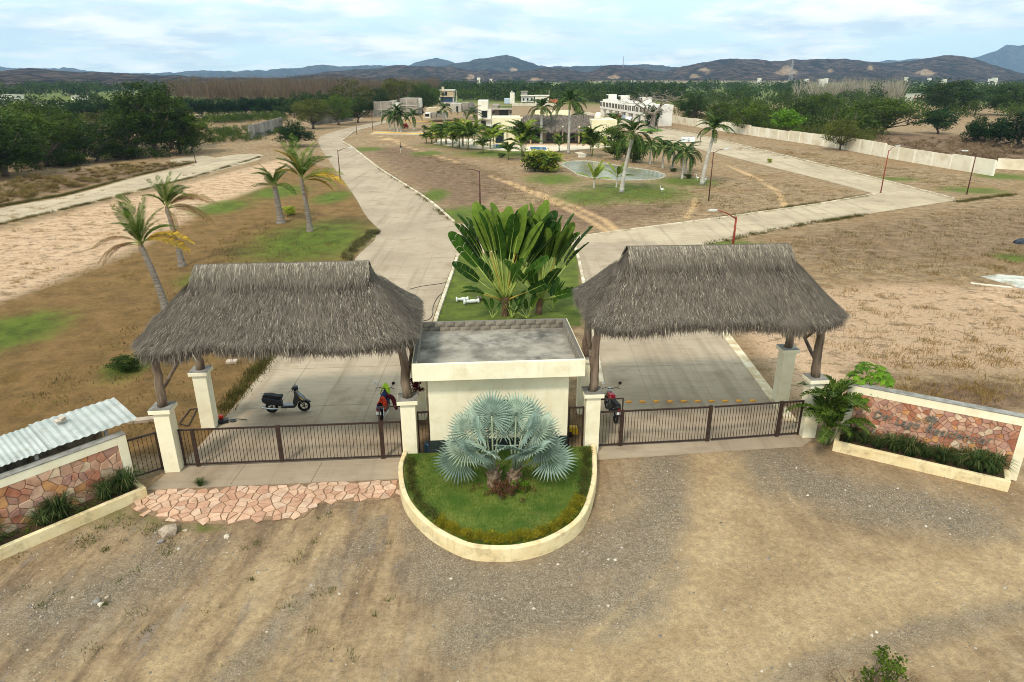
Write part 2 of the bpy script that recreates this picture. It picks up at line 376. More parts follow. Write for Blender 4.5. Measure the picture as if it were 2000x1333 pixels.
    c = MIX(nt, MATH(nt, 'MULTIPLY', mk(A2.outputs['Alpha'], 0.9, 0.4), 0.8), c, MIX(nt, RAMP(nt, mid, .35, .65), S(202, 174, 133), S(186, 156, 118)))
    # gravel: little stones of mixed greys
    vo = N(nt, 'ShaderNodeTexVoronoi', {'Vector': co, 'Scale': 40.0}, feature='F1')
    sp = N(nt, 'ShaderNodeSeparateColor', {0: vo.outputs['Color']})
    gr = MIX(nt, sp.outputs[0], S(98, 90, 80), S(186, 170, 146))
    gr = MIX(nt, MATH(nt, 'MULTIPLY', RAMP(nt, vo.outputs['Distance'], 0.3, 0.7), 0.5), gr, S(112, 94, 72))
    c = MIX(nt, MATH(nt, 'MULTIPLY', mk(s2.outputs[1], 2.3, 0.42, fine), 0.78), c, gr)
    # pale foot paths and wheel tracks
    c = MIX(nt, MATH(nt, 'MULTIPLY', mk(A1.outputs['Alpha'], 0.9, 0.25), 0.8), c, S(206, 168, 122))
    # green grass
    gn = MIX(nt, RAMP(nt, mid, 0.32, 0.68), S(62, 84, 24), S(104, 120, 40))
    gn = MIX(nt, MATH(nt, 'MULTIPLY', RAMP(nt, fine, 0.45, 0.7), 0.6), gn, S(60, 72, 22))
    c = MIX(nt, MATH(nt, 'MULTIPLY', mk(s1.outputs[2], 2.6, 0.4), 0.9), c, gn)
    sp_d = MATH(nt, 'ADD', MATH(nt, 'MULTIPLY', RAMP(nt, fine, 0.36, 0.64), 0.36), MATH(nt, 'MULTIPLY', RAMP(nt, grain, 0.36, 0.64), 0.30))
    kf = MATH(nt, 'ADD', sp_d, 0.66); c = MIX(nt, 1.0, c, N(nt, 'ShaderNodeCombineColor', {0: kf, 1: kf, 2: kf}).outputs[0], 'MULTIPLY')
    nt.links.new(c, bs.inputs['Base Color']); bs.inputs['Roughness'].default_value = 0.95; bs.inputs['Specular IOR Level'].default_value = 0.12
    h = MATH(nt, 'ADD', MATH(nt, 'MULTIPLY', fine, 1.0), MATH(nt, 'MULTIPLY', grain, 0.5))
    bp = N(nt, 'ShaderNodeBump', {'Strength': 1.0, 'Distance': 0.09, 'Height': h}); nt.links.new(bp.outputs[0], bs.inputs['Normal'])
    return m
gm = npmesh('ground', V, F, ground_material(), smooth=True)
for nm, ch in (('mask_a', (m_sand, m_lawn, m_green, m_path)), ('mask_b', (m_dirt, m_gravel, m_dark, m_track))):
    a = gm.attributes.new(nm, 'FLOAT_COLOR', 'POINT')
    a.data.foreach_set('color', np.stack([np.clip(k, 0, 1).ravel() for k in ch], 1).astype(np.float32).ravel())
ground = tag(ob('ground', gm), kind='structure')
def gz(x, y):
    j = int(np.clip(np.searchsorted(gy, y) - 1, 0, ny - 2)); i = int(np.clip(np.searchsorted(gx, x) - 1, 0, nx - 2))
    fx = (x - gx[i]) / (gx[i + 1] - gx[i]); fy = (y - gy[j]) / (gy[j + 1] - gy[j])
    return float((Z[j, i] * (1 - fx) + Z[j, i + 1] * fx) * (1 - fy) + (Z[j + 1, i] * (1 - fx) + Z[j + 1, i + 1] * fx) * fy)

# ================================================================== roads
def concrete_material(name, c1, c2, tint):
    m = bpy.data.materials.new(name); m.use_nodes = True; nt = m.node_tree; bs = nt.nodes['Principled BSDF']
    co = N(nt, 'ShaderNodeTexCoord').outputs['Object']
    st = N(nt, 'ShaderNodeMapping', {0: co, 3: (0.25, 1.6, 1)}).outputs[0]
    c = MIX(nt, RAMP(nt, NOISE(nt, 0.16, 6, 0.6, co), 0.35, 0.66), c1, c2)
    c = MIX(nt, MATH(nt, 'MULTIPLY', RAMP(nt, NOISE(nt, 2.2, 6, 0.7, st), 0.42, 0.7), 0.45), c, tint)
    c = MIX(nt, MATH(nt, 'MULTIPLY', RAMP(nt, NOISE(nt, 0.5, 7, 0.7, co), 0.5, 0.72), 0.6), c, S(126, 104, 80))
    c = MIX(nt, MATH(nt, 'MULTIPLY', RAMP(nt, NOISE(nt, 30, 3, 0.6, co), 0.5, 0.75), 0.22), c, S(120, 108, 92))
    c = MIX(nt, MATH(nt, 'MULTIPLY', RAMP(nt, NOISE(nt, 1.0, 5, 0.6, N(nt, 'ShaderNodeMapping', {0: co, 3: (1.3, 0.05, 1)}).outputs[0]), 0.5, 0.7), 0.4), c, S(122, 106, 86))
    nt.links.new(c, bs.inputs['Base Color']); bs.inputs['Roughness'].default_value = 0.9; bs.inputs['Specular IOR Level'].default_value = 0.2
    bp = N(nt, 'ShaderNodeBump', {'Strength': 0.25, 'Distance': 0.01, 'Height': NOISE(nt, 45, 3, 0.6, co)}); nt.links.new(bp.outputs[0], bs.inputs['Normal'])
    return m
CONC = concrete_material('road_concrete', S(176, 158, 134), S(158, 140, 118), S(140, 124, 106))
CONC_FAR = concrete_material('road_concrete_pale', S(188, 170, 142), S(170, 152, 126), S(154, 136, 114))
KERB = mat('kerb_paint', S(214, 202, 178), S(176, 160, 132), 0.9, 0.9, grime=(S(138, 116, 90), 0.85, 1.3))
JOINT = mat('joint_tar', S(128, 112, 92), S(146, 128, 104), 2)
def sheet(name, poly, z, m, label=None, grid=None):
    b = MB(); b.prism(poly, z - 0.05, z, 0); o = b.build(name, m); return tag(o, label, kind='structure')
def strip(name, left, right, z, m):
    """road sheet between two edge lines with the same number of points"""
    b = MB(); n = len(left)
    P = [(p[0], p[1], z) for p in left] + [(p[0], p[1], z) for p in right]
    b.add(P, [(i, n + i, n + i + 1, i + 1) for i in range(n - 1)]); return tag(b.build(name, m), kind='structure')
def resample(pts, n):
    pts = [Vector((p[0], p[1], 0)) for p in pts]; L = [0]
    for i in range(len(pts) - 1): L.append(L[-1] + (pts[i + 1] - pts[i]).length)
    out = []
    for k in range(n):
        t = L[-1] * k / (n - 1); i = 0
        while i < len(L) - 2 and L[i + 1] < t: i += 1
        f = (t - L[i]) / max(1e-9, L[i + 1] - L[i]); out.append(pts[i].lerp(pts[i + 1], f))
    return out
def smooth_line(pts, n):
    """Catmull-Rom through the points"""
    pts = [Vector((p[0], p[1], 0)) for p in pts]; q = [pts[0] * 2 - pts[1]] + pts + [pts[-1] * 2 - pts[-2]]; out = []
    for i in range(1, len(q) - 2):
        for k in range(8):
            t = k / 8.0; a, b, c, d = q[i - 1], q[i], q[i + 1], q[i + 2]
            out.append(0.5 * ((2 * b) + (c - a) * t + (2 * a - 5 * b + 4 * c - d) * t * t + (3 * b - a - 3 * c + d) * t ** 3))
    out.append(pts[-1]); return resample(out, n)
def xy(l): return [Vector((p[0], p[1], 0)) for p in l]
# left drive: gate -> junction -> along the park to the far houses
L_left = xy([(-11.9, 19.75), (-11.7, 25.4), (-11.85, 32), (-12.0, 51), (-11.8, 60.2), (-14.6, 68)]) + GX([(690, 380), (640, 310), (624, 283), (632, 264), (700, 246), (760, 235), (800, 226), (830, 217)])
L_right = xy([(-3.9, 20.35), (-4.45, 28), (-4.55, 37.3), (-4.4, 51.8), (-4.7, 58)]) + GX([(885, 435), (830, 388), (740, 330), (690, 291), (668, 277), (690, 258), (765, 238), (808, 227), (838, 217)])
NL = 60
strip('road_left', smooth_line(L_left, NL), smooth_line(L_right, NL), 0.012, CONC)
# right drive: gate -> junction
strip('road_right', xy([(3.15, 21.6), (3.5, 26), (4.7, 37.3), (5.2, 50), (5.3, 56.2)]), xy([(11.5, 22.9), (11.15, 26.6), (11.4, 34.8), (11.9, 46), (12.1, 57.0)]), 0.014, CONC)
# cross street: left drive -> right corner
strip('road_cross', resample(GX([(884, 436), (1000, 452), (1130, 464), (1430, 424), (1600, 400), (1715, 379)]), 24), resample([Vector((-4.5, 52.0, 0)), Vector((5.3, 55.6, 0)), Vector((12.1, 54.0, 0))] + GX([(1380, 478), (1560, 440), (1760, 408), (1872, 391)]), 24), 0.010, CONC_FAR)
# street along the perimeter wall
strip('road_right_side', smooth_line(GX([(1715, 381), (1600, 350), (1500, 325), (1400, 300), (1330, 283), (1270, 268), (1215, 252), (1165, 238), (1120, 222)]), 40),
      smooth_line(GX([(1862, 390), (1700, 347), (1560, 312), (1440, 283), (1350, 262), (1290, 250), (1240, 240), (1190, 229), (1150, 219)]), 40), 0.016, CONC_FAR)
# side road on the left
strip('road_left_side', smooth_line(GX([(-250, 470), (0, 408), (130, 384), (270, 346), (360, 326), (400, 314), (440, 305), (480, 301), (508, 301)]), 40),
      smooth_line(GX([(-250, 505), (0, 438), (130, 408), (270, 374), (370, 349), (430, 333), (475, 321), (505, 312), (514, 305)]), 40), 0.010, CONC_FAR)
strip('road_left_spur', resample(GX([(395, 304), (365, 308), (332, 312)]), 8), resample(GX([(440, 312), (400, 318), (335, 318)]), 8), 0.008, CONC_FAR)
# aprons outside the gates
sheet('pavement_left', [(-12.3, 19.6), (-3.85, 20.3), (-3.95, 21.7), (-12.05, 21.0)], 0.03, CONC)
sheet('pavement_right', [(3.05, 21.55), (11.0, 22.55), (11.5, 23.0), (11.4, 23.45), (3.2, 22.75)], 0.04, CONC)
def kerb(pts, wdt=0.17, h=0.13, name='kerb', mt=KERB):
    pts = [Vector((p[0], p[1], 0)) for p in pts]; b = MB(); P = []
    for i, p in enumerate(pts):
        d = (pts[min(i + 1, len(pts) - 1)] - pts[max(i - 1, 0)]).normalized(); n = Vector((-d.y, d.x, 0)) * (wdt / 2)
        hh = h * random.uniform(0.86, 1.0)
        for q, z in ((p - n, -0.03), (p - n * 0.85, hh), (p + n * 0.85, hh), (p + n, -0.03)): P.append((q.x, q.y, z))
    F = []
    for i in range(len(pts) - 1):
        for k in range(3): F.append((i * 4 + k, i * 4 + k + 1, i * 4 + k + 5, i * 4 + k + 4))
    F += [(3, 2, 1, 0), tuple(len(P) - 4 + k for k in range(4))]
    return tag(b.add(P, F).build(name, mt), kind='structure')
random.seed(3)
park_left = smooth_line(GX([(886, 434), (830, 387), (740, 329), (690, 290), (667, 276.5)]), 60)
kerb(park_left, 0.3, 0.16)
kerb(resample(GX([(667, 276), (690, 257.5), (765, 237)]), 30), 0.25)
kerb(resample(GX([(1130, 463.5), (1430, 423.5), (1600, 399.5), (1715, 378.5)]), 60), 0.22)
kerb(resample(xy([(-4.2, 26.5), (-4.35, 37.3), (-4.2, 51.8)]), 40), 0.24, 0.15)
kerb(resample(xy([(4.05, 28), (4.55, 37.3), (5.05, 50), (5.15, 55)]), 40), 0.24, 0.15)
kerb(smooth_line(GX([(1862, 388.5), (1700, 346), (1560, 311), (1440, 282), (1350, 261), (1290, 249)]), 60), 0.25)
kerb(resample(xy([(11.3, 24.5), (11.3, 26.6), (11.55, 34.8), (12.0, 46)]), 30), 0.5, 0.06, mt=mat('kerb_worn', S(214, 200, 172), S(184, 162, 126), 1.4, 0.95, grime=(S(170, 142, 104), 0.8, 2.2)))
# saw-cut joints in the drives (thin tar lines)
jb = MB()
def jline(b, p, q, wd=0.012, z=0.018):
    p = Vector(p); q = Vector(q); d = (q - p).normalized(); n = Vector((-d.y, d.x)) * wd
    b.add([(p.x - n.x, p.y - n.y, z), (p.x + n.x, p.y + n.y, z), (q.x + n.x, q.y + n.y, z), (q.x - n.x, q.y - n.y, z)], [(0, 1, 2, 3)])
for k in (1, 2, 3):
    jline(jb, (-11.7 + 1.9 * k, 21.5), (-11.9 + 1.9 * k, 52)); 
for y in (25.9, 30, 34.2, 38.4, 42.6, 46.8, 51): jline(jb, (-11.75, y - 0.3), (-4.5, y + 0.3))
for x in (5.9, 8.6): jline(jb, (x, 23.2), (x + 0.6, 52))
for y in (30, 36, 42, 48, 54): jline(jb, (4.1 + (y - 28) * 0.05, y), (11.5, y + 0.5))
for x in (-9.6, -6.9): jline(jb, (x, 19.9), (x + 0.05, 21.4), 0.016, 0.036)
tag(jb.build('pavement_joints', JOINT), kind='structure')
# ================================================================== hills and far mountains
# bare soil cuttings on the slopes: bearing, height, half width, half height in px
CUTS = [(1538, 141, 24, 12), (1700, 134, 9, 8), (1807, 143, 22, 8), (1622, 139, 6, 4), (1045, 156, 13, 4), (1355, 150, 12, 5), (1003, 137, 10, 4), (1200, 151, 15, 6), (1375, 137, 14, 5), (920, 152, 10, 7)]
def hill_range(name, crest, dist, depth, mats, seed, rough=1.0, nx=560, ny=84, spur=900.0):
    """crest: list of (u, v) skyline pixels; a ridge at distance dist with spurs running down to the plain"""
    us = np.array([c[0] for c in crest], float); vv = np.array([c[1] for c in crest], float)
    uu = np.linspace(us[0], us[-1], nx); vi = np.interp(uu, us, vv)
    b = (vi - 666.5) / FPX; tz = math.cos(PITCH) - b * math.sin(PITCH)
    x = (uu - 1000) / FPX * dist / tz; h = CAMH - dist * (math.sin(PITCH) + b * math.cos(PITCH)) / tz
    t = np.linspace(-1, 1, ny); XX = np.repeat(x[None], ny, 0); T = np.repeat(t[:, None], nx, 1); H = np.repeat(h[None], ny, 0)
    wob = (fbm(XX / spur + seed, T * 0.6 + seed, 4) - 0.5)
    YY = dist + T * depth
    fall = np.clip(1 - np.abs(T), 0, 1) ** (0.95)
    rid = 1 - np.abs(2 * fbm(XX / (spur * 0.55) + seed * 3, YY / (spur * 0.9), 4) - 1)
    ZZ = H * fall * np.clip(1 - 1.9 * (1 - fall) * (1 - rid) - 0.25 * (1 - rid), 0.12, 1.2) + 0
    XX2 = XX * (1 + T * depth / dist * 0.85)
    ZZ += (fbm(XX / 60.0 + seed, YY / 60.0, 5, 0.6) - 0.5) * 16 * rough * np.clip(fall * 6, 0, 1) * (dist / 2600.0)
    ZZ = np.maximum(ZZ, 0) - 2 - 6 * (np.abs(T) > 0.98)
    Vv = np.stack([XX2.ravel(), YY.ravel(), ZZ.ravel()], 1)
    i, j = np.meshgrid(np.arange(nx - 1), np.arange(ny - 1)); q = (j * nx + i).ravel()
    dd = Vv[:, 1] * math.cos(PITCH) + (CAMH - Vv[:, 2]) * math.sin(PITCH); up_ = Vv[:, 1] * math.sin(PITCH) - (CAMH - Vv[:, 2]) * math.cos(PITCH)
    pu = 1000 + FPX * Vv[:, 0] / dd; pv_ = 666.5 - FPX * up_ / dd; cutm = np.zeros(len(Vv))
    for (cu, cv_, cw_, ch_) in CUTS: cutm = np.maximum(cutm, np.clip((1.0 - np.sqrt(((pu - cu) / cw_) ** 2 * (1 + np.clip((cv_ - pv_) / ch_, 0, 1) * 2.5) + ((pv_ - cv_) / (ch_ * np.where(pv_ < cv_, 1.0, .6))) ** 2) + 1.0 * (fbm(pu / 5, pv_ / 3, 3) - .5)) * 4, 0, 1) * (Vv[:, 1] < dist))
    return tag(ob(name, npmesh(name, Vv, np.stack([q, q + 1, q + nx + 1, q + nx], 1), mats, cutm, smooth=False)), kind='structure')
def hill_mat(name, a, b_, c, sc_=0.02):
    m = bpy.data.materials.new(name); m.use_nodes = True; nt = m.node_tree; bs = nt.nodes['Principled BSDF']
    co = N(nt, 'ShaderNodeTexCoord').outputs['Object']
    k = MIX(nt, RAMP(nt, NOISE(nt, sc_, 8, 0.72, co), 0.4, 0.62), a, b_)
    k = MIX(nt, RAMP(nt, NOISE(nt, sc_ * 0.22, 6, 0.6, co), 0.5, 0.68), k, c)
    gul = NOISE(nt, sc_ * .5, 6, 0.65, N(nt, 'ShaderNodeMapping', {0: co, 3: (1.0, 0.22, 0.5)}).outputs[0], 1.0)
    k = MIX(nt, MATH(nt, 'MULTIPLY', RAMP(nt, gul, 0.5, 0.6), 0.8), k, a)
    at = N(nt, 'ShaderNodeAttribute', attribute_name='rnd').outputs['Fac']; k = MIX(nt, at, k, MIX(nt, RAMP(nt, NOISE(nt, sc_ * 2, 4, .6, co), .4, .65), S(206, 176, 138), S(150, 116, 84)))
    nt.links.new(k, bs.inputs['Base Color']); bs.inputs['Roughness'].default_value = 1.0; bs.inputs['Specular IOR Level'].default_value = 0.0
    bp = N(nt, 'ShaderNodeBump', {'Strength': 1.0, 'Distance': 22.0, 'Height': NOISE(nt, sc_ * 2.2, 6, 0.75, co)}); nt.links.new(bp.outputs[0], bs.inputs['Normal'])
    return m
HM1 = hill_mat('hill_scrub', S(34, 31, 28), S(124, 102, 84), S(70, 66, 50), 0.04)
HM2 = hill_mat('hill_forest', S(30, 36, 34), S(92, 90, 80), S(52, 58, 50), 0.022)
hill_range('hills_near_left', [(-1300, 150), (-1000, 138), (-700, 146), (-500, 141), (-250, 137), (-100, 134), (0, 136), (60, 131), (100, 134), (150, 139), (230, 141), (320, 146), (420, 150), (520, 152), (600, 147), (640, 142), (700, 146), (760, 150), (860, 156), (960, 160)], 1500, 800, HM1, 1.3, spur=560)
hill_range('hills_near_middle', [(480, 158), (560, 150), (640, 138), (700, 134), (760, 129), (830, 126), (880, 131), (930, 136), (1000, 140), (1060, 131), (1100, 133), (1150, 140), (1180, 127), (1210, 124), (1250, 130), (1300, 138), (1380, 150), (1480, 160)], 2300, 700, HM1, 4.1, spur=600)
hill_range('hills_near_right', [(1220, 158), (1280, 144), (1320, 132), (1360, 121), (1400, 115), (1440, 109), (1500, 113), (1560, 114), (1600, 110), (1640, 113), (1700, 120), (1740, 121), (1780, 118), (1815, 108), (1850, 103), (1880, 105), (1910, 114), (1950, 126), (1995, 142), (2080, 146), (2200, 140), (2500, 132), (2800, 142), (3200, 150)], 2400, 800, HM1, 7.7)
hill_range('hill_peak', [(760, 150), (830, 132), (880, 125), (910, 120), (935, 113), (960, 106), (990, 101), (1010, 106), (1035, 117), (1060, 126), (1100, 128), (1160, 129), (1240, 124), (1300, 128), (1380, 134), (1450, 146)], 3600, 900, HM2, 2.9, nx=500, ny=70)
hill_range('hills_far', [(-1000, 140), (-700, 134), (-300, 138), (-60, 127), (0, 128), (40, 132), (80, 134), (125, 131), (170, 139), (250, 143), (340, 142), (380, 138), (450, 138), (520, 136), (560, 132), (600, 128), (625, 123), (660, 130), (720, 127), (760, 127), (800, 123), (825, 116), (850, 112), (870, 117), (900, 122), (960, 126), (1100, 128), (1300, 132), (1500, 134), (1700, 140)], 5200, 900, HM2, 5.5, nx=500, ny=50)
hill_range('mountain_far', [(1500, 140), (1620, 128), (1700, 119), (1760, 114), (1820, 112), (1870, 110), (1910, 106), (1940, 95), (1965, 86), (1985, 81), (2010, 78), (2060, 70), (2120, 66), (2200, 78), (2330, 100), (2500, 130)], 6000, 700, HM2, 9.2, 0.6, nx=300, ny=50)
# ================================================================== shared materials
CREAM = mat('cream_render', S(238, 229, 200), S(230, 219, 187), 1.2, 0.9, 0.12, 40, grime=(S(206, 188, 150), 0.4, 1.5), drip=(S(190, 174, 140), 0.28))
CREAMP = mat('cream_planter', S(230, 212, 168), S(220, 196, 148), 1.4, 0.92, 0.25, 30, grime=(S(160, 140, 108), 0.6, 2.9), drip=(S(170, 146, 108), 0.6))
RAWCAP = mat('raw_cement', S(150, 146, 138), S(118, 114, 106), 3, 0.95, 0.3, 30)
LOG = mat('grey_log', S(132, 114, 96), S(92, 76, 62), 6, 0.9, 0.6, 26, stretch=(1, 1, 0.18))
RUST = mat('brown_iron', S(62, 44, 34), S(46, 33, 27), 8, 0.6, 0.0)
SOIL = mat('planter_soil', S(92, 70, 48), S(62, 46, 32), 6, 0.95, 0.8, 30)
YAW = R(4.6)
# thatch
def thatch_mat(name, a, b_, c):
    m = bpy.data.materials.new(name); m.use_nodes = True; nt = m.node_tree; bs = nt.nodes['Principled BSDF']
    at = N(nt, 'ShaderNodeAttribute', attribute_name='rnd').outputs['Fac']
    co = N(nt, 'ShaderNodeTexCoord').outputs['Object']
    k = MIX(nt, RAMP(nt, at, 0.0, 0.75), a, b_); k = MIX(nt, RAMP(nt, at, 0.72, 1.0), k, c)
    k = MIX(nt, MATH(nt, 'MULTIPLY', RAMP(nt, NOISE(nt, 0.9, 5, 0.6, co), 0.42, 0.68), 0.4), k, b_)
    nt.links.new(k, bs.inputs['Base Color']); bs.inputs['Roughness'].default_value = 0.95; bs.inputs['Specular IOR Level'].default_value = 0.1
    return m
THATCH = thatch_mat('thatch_straw', S(64, 58, 51), S(124, 113, 101), S(192, 179, 158))
THATCH2 = thatch_mat('thatch_ridge_straw', S(64, 58, 52), S(122, 112, 99), S(190, 178, 156))
def thatch_roof(parent, Le, We, Lt, Wt, ze, zt, zr, Lr, seed, n1, n2, droop=0.25):
    """hipped straw roof with a small gable on top. local axes: x along the ridge; e = eave, t = top of the hip, r = ridge"""
    rs = np.random.RandomState(seed)
    def surf(s, t):
        """s 0..1 round the plan, t 0 eave .. 1 hip top -> xyz"""
        tt = t
        fl = tt ** 0.92
        L = Le + (Lt - Le) * fl; Wd = We + (Wt - We) * fl; z = ze + (zt - ze) * (tt ** 1.05)
        r0 = 1.15; sx0, sy0, ar = 2 * (Le - r0), 2 * (We - r0), PI * r0 / 2; w_ = np.array([sx0, ar, sy0, ar] * 2); cw = np.r_[0, np.cumsum(w_)] / w_.sum()
        s = np.asarray(s) % 1.0; k = np.clip(np.searchsorted(cw, s, side='right') - 1, 0, 7); f = (s - cw[k]) / (cw[k + 1] - cw[k])
        r = np.minimum(r0 * (0.35 + 0.65 * (1 - tt)), Wd * 0.8); cx, cy2 = L - r, Wd - r
        th = np.choose(k, [f * 0, f, f * 0 + 1, 1 + f, f * 0 + 2, 2 + f, f * 0 + 3, 3 + f]) * PI / 2 - PI / 2
        bx = np.choose(k, [-cx + 2 * cx * f, cx, cx, cx, cx - 2 * cx * f, -cx, -cx, -cx]); by = np.choose(k, [-cy2, -cy2, -cy2 + 2 * cy2 * f, cy2, cy2, cy2, cy2 - 2 * cy2 * f, -cy2])
        x = bx + r * np.cos(th); y = by + r * np.sin(th); a = np.arctan2(y / Wd, x / L)
        sag = -0.10 * np.abs(np.sin(a * 2)) * (1 - t) + 0.06 * np.sin(a * 5 + seed) * (1 - t) + 0.05 * np.sin(a * 11 + seed) * (1 - t)
        return np.stack([x, y, z + sag], -1)
    # core under the straw
    ns, ntt = 96, 10; s = np.arange(ns) / ns
    V = np.concatenate([surf(s, np.full(ns, t)) - np.array([0, 0, 0.10]) for t in np.linspace(0, 1, ntt)])
    F = []
    for j in range(ntt - 1):
        for i in range(ns): i2 = (i + 1) % ns; F.append((j * ns + i, j * ns + i2, (j + 1) * ns + i2, (j + 1) * ns + i))
    V2 = np.concatenate([V, [[-Lr, 0, zr - .1], [Lr, 0, zr - .1]]]); k0 = len(V)
    top = (ntt - 1) * ns
    F2 = []
    for i in range(ns):
        i2 = (i + 1) % ns; k1 = k0 + (1 if V[top + i][0] > 0 else 0); k2 = k0 + (1 if V[top + i2][0] > 0 else 0)
        F2.append((top + i, top + i2, k1) if k1 == k2 else (top + i, top + i2, k2, k1))
    me = bpy.data.meshes.new('roof_core'); me.from_pydata([tuple(v) for v in V2], [], F + F2 + []); me.materials.append(THATCH)
    a = me.attributes.new('rnd', 'FLOAT', 'POINT'); a.data.foreach_set('value', np.full(len(V2), 0.05, np.float32))
    ob('roof_core', me, parent)
    def strands(P, D, Nn, ln, wd, rn, name, m):
        """straws: start P, direction D (down the slope), normal Nn"""
        n = len(P); Sd = np.cross(D, Nn); Sd /= np.linalg.norm(Sd, axis=1, keepdims=True) + 1e-9
        ln = ln[:, None]; wd = wd[:, None]
        lift = rs.uniform(0.0, 0.035, (n, 1)); mid = P + D * ln * 0.55 + Nn * lift + Sd * rs.normal(0, .03, (n, 1))
        end = P + D * ln + Nn * (lift * rs.uniform(-0.5, 1.7, (n, 1))) + Sd * rs.normal(0, 0.06, (n, 1)) - np.array([0, 0, 1]) * ln * rs.uniform(0.0, droop, (n, 1))
        V = np.stack([P - Sd * wd, P + Sd * wd, mid - Sd * wd * .9, mid + Sd * wd * .9, end], 1).reshape(-1, 3)
        b = np.arange(n)[:, None] * 5
        T = np.concatenate([b + [0, 1, 3], b + [0, 3, 2], b + [2, 3, 4]], 0)
        o = ob(name, npmesh(name, V, T, m, np.repeat(rn, 5)), parent); o['kind'] = 'stuff'; return o
    # arc-length-like sampling round the plan
    sgrid = np.linspace(0, 1, 2001); pt = surf(sgrid, np.zeros(2001)); dl = np.r_[0, np.cumsum(np.linalg.norm(np.diff(pt, axis=0), axis=1))]; dl /= dl[-1]
    s = np.interp(rs.rand(n1), dl, sgrid); t = 1 - np.sqrt(rs.rand(n1)) * 1.0; t = np.clip(t, 0, 1) ** 0.95
    e = 1e-3; P = surf(s, t); Du = surf((s + e) % 1, t) - surf((s - e) % 1, t); Dt = surf(s, np.clip(t - e, 0, 1)) - surf(s, np.clip(t + e, 0, 1))
    D = Dt / (np.linalg.norm(Dt, axis=1, keepdims=True) + 1e-12); Nn = np.cross(Du, -D); Nn /= np.linalg.norm(Nn, axis=1, keepdims=True) + 1e-12
    Nn *= np.sign(Nn[:, 2:3] + 1e-9)
    D += rs.normal(0, 0.07, D.shape); D /= np.linalg.norm(D, axis=1, keepdims=True)
    rn = np.clip(rs.beta(1.5, 2.0, n1), 0, 1)
    strands(P + Nn * rs.uniform(-0.08, 0.03, (n1, 1)), D, Nn, rs.uniform(0.12, 0.36, n1), rs.uniform(0.0035, 0.009, n1), rn, 'thatch', THATCH)
    # eave fringe: hanging ragged ends
    ne = n1 // 5; s = np.interp(rs.rand(ne), dl, sgrid); t = rs.uniform(0, 0.07, ne); P = surf(s, t)
    Du = surf((s + e) % 1, t) - surf((s - e) % 1, t); out = np.cross(Du, [0, 0, 1.0]); out /= np.linalg.norm(out, axis=1, keepdims=True)
    D = out * 0.28 + np.array([0, 0, -1.0]) + rs.normal(0, .13, (ne, 3)); D /= np.linalg.norm(D, axis=1, keepdims=True)
    ragged = 0.28 + 0.22 * fbm(s * 40 + seed, s * 0, 3)
    strands(P - out * rs.uniform(0, 0.35, (ne, 1)) + np.array([0, 0, 1]) * rs.uniform(-.12, .05, (ne, 1)), D, out, ragged * rs.uniform(0.6, 1.35, ne), rs.uniform(0.007, 0.018, ne), np.clip(rs.beta(1.6, 2, ne), 0, 1), 'eave_fringe', THATCH)
    # ridge cap: long pale straws bent over the ridge, down both sides
    x = rs.uniform(-Lr, Lr, n2); sd = np.where(rs.rand(n2) < 0.6, -1.0, 1.0)
    q = rs.uniform(0, 1, n2) ** 1.5
    y0 = sd * (0.06 + q * Wt * 0.85); z0 = zr + 0.04 - q * (zr - zt) * 0.9
    sl = np.array([[0, k * Wt, -(zr - zt)] for k in sd]); sl /= np.linalg.norm(sl, axis=1, keepdims=True)
    D = sl + rs.normal(0, 0.06, (n2, 3)); D /= np.linalg.norm(D, axis=1, keepdims=True)
    Nn = np.stack([np.zeros(n2), sd * (zr - zt), np.full(n2, Wt)], 1); Nn /= np.linalg.norm(Nn, axis=1, keepdims=True)
    strands(np.stack([x, y0, z0], 1), D, Nn, rs.uniform(0.18, 0.62, n2), rs.uniform(0.004, 0.010, n2), np.clip(rs.beta(2.0, 2.0, n2) + .25 * (1 - q) - .12, 0, 1), 'ridge_thatch', THATCH2)
    b = MB(); pr = [(-Wt * .55, zr - (zr - zt) * .55), (-.13, zr - .03), (0, zr + .05), (.13, zr - .03), (Wt * .55, zr - (zr - zt) * .55)]
    P = [(x_, y_, z_) for x_ in (-Lr, Lr) for (y_, z_) in pr]; b.add(P, [(i, i + 1, i + 6, i + 5) for i in range(4)], rn=0.3); b.build('ridge_cap', THATCH2, parent)
    # tie wire along the ridge cap
    b = MB(); yy = -Wt * 0.34; zz_ = zr - (zr - zt) * 0.30 + 0.06
    b.tube([(-Lr + (2 * Lr) * k / 24, yy, zz_ + 0.02 * math.sin(k * 1.7)) for k in range(25)], 0.014, 5); b.build('tie_wire', mat('black_wire', S(24, 22, 22)), parent)
def pillar(parent, p, h, rz, sz=0.52, cap=0.72, z0=0.0):
    b = MB(); b.box((p[0], p[1], z0), (sz, sz, h - 0.17 - z0), rz); o = b.build('pillar', CREAM, parent, bevel=0.012)
    b = MB(); b.box((p[0], p[1], h - 0.167), (cap, cap, 0.15), rz); b.build('pillar_cap', CREAM, o, bevel=0.015)
    b = MB(); b.box((p[0], p[1], h - 0.0165), (cap * 0.96, cap * 0.96, 0.018), rz); b.build('cement_top', RAWCAP, o)
    return o
def post(parent, p, q, r, seed):
    random.seed(seed); p = Vector(p); q = Vector(q); n = 9
    path = [p.lerp(q, i / n) + Vector((random.uniform(-1, 1), random.uniform(-1, 1), 0)) * 0.035 * (0 < i < n) for i in range(n + 1)]
    b = MB(); b.tube(path, [r * (1.12 - 0.3 * i / n) * random.uniform(.95, 1.05) for i in range(n + 1)], 10); return b.build('post', LOG, parent, smooth=True)
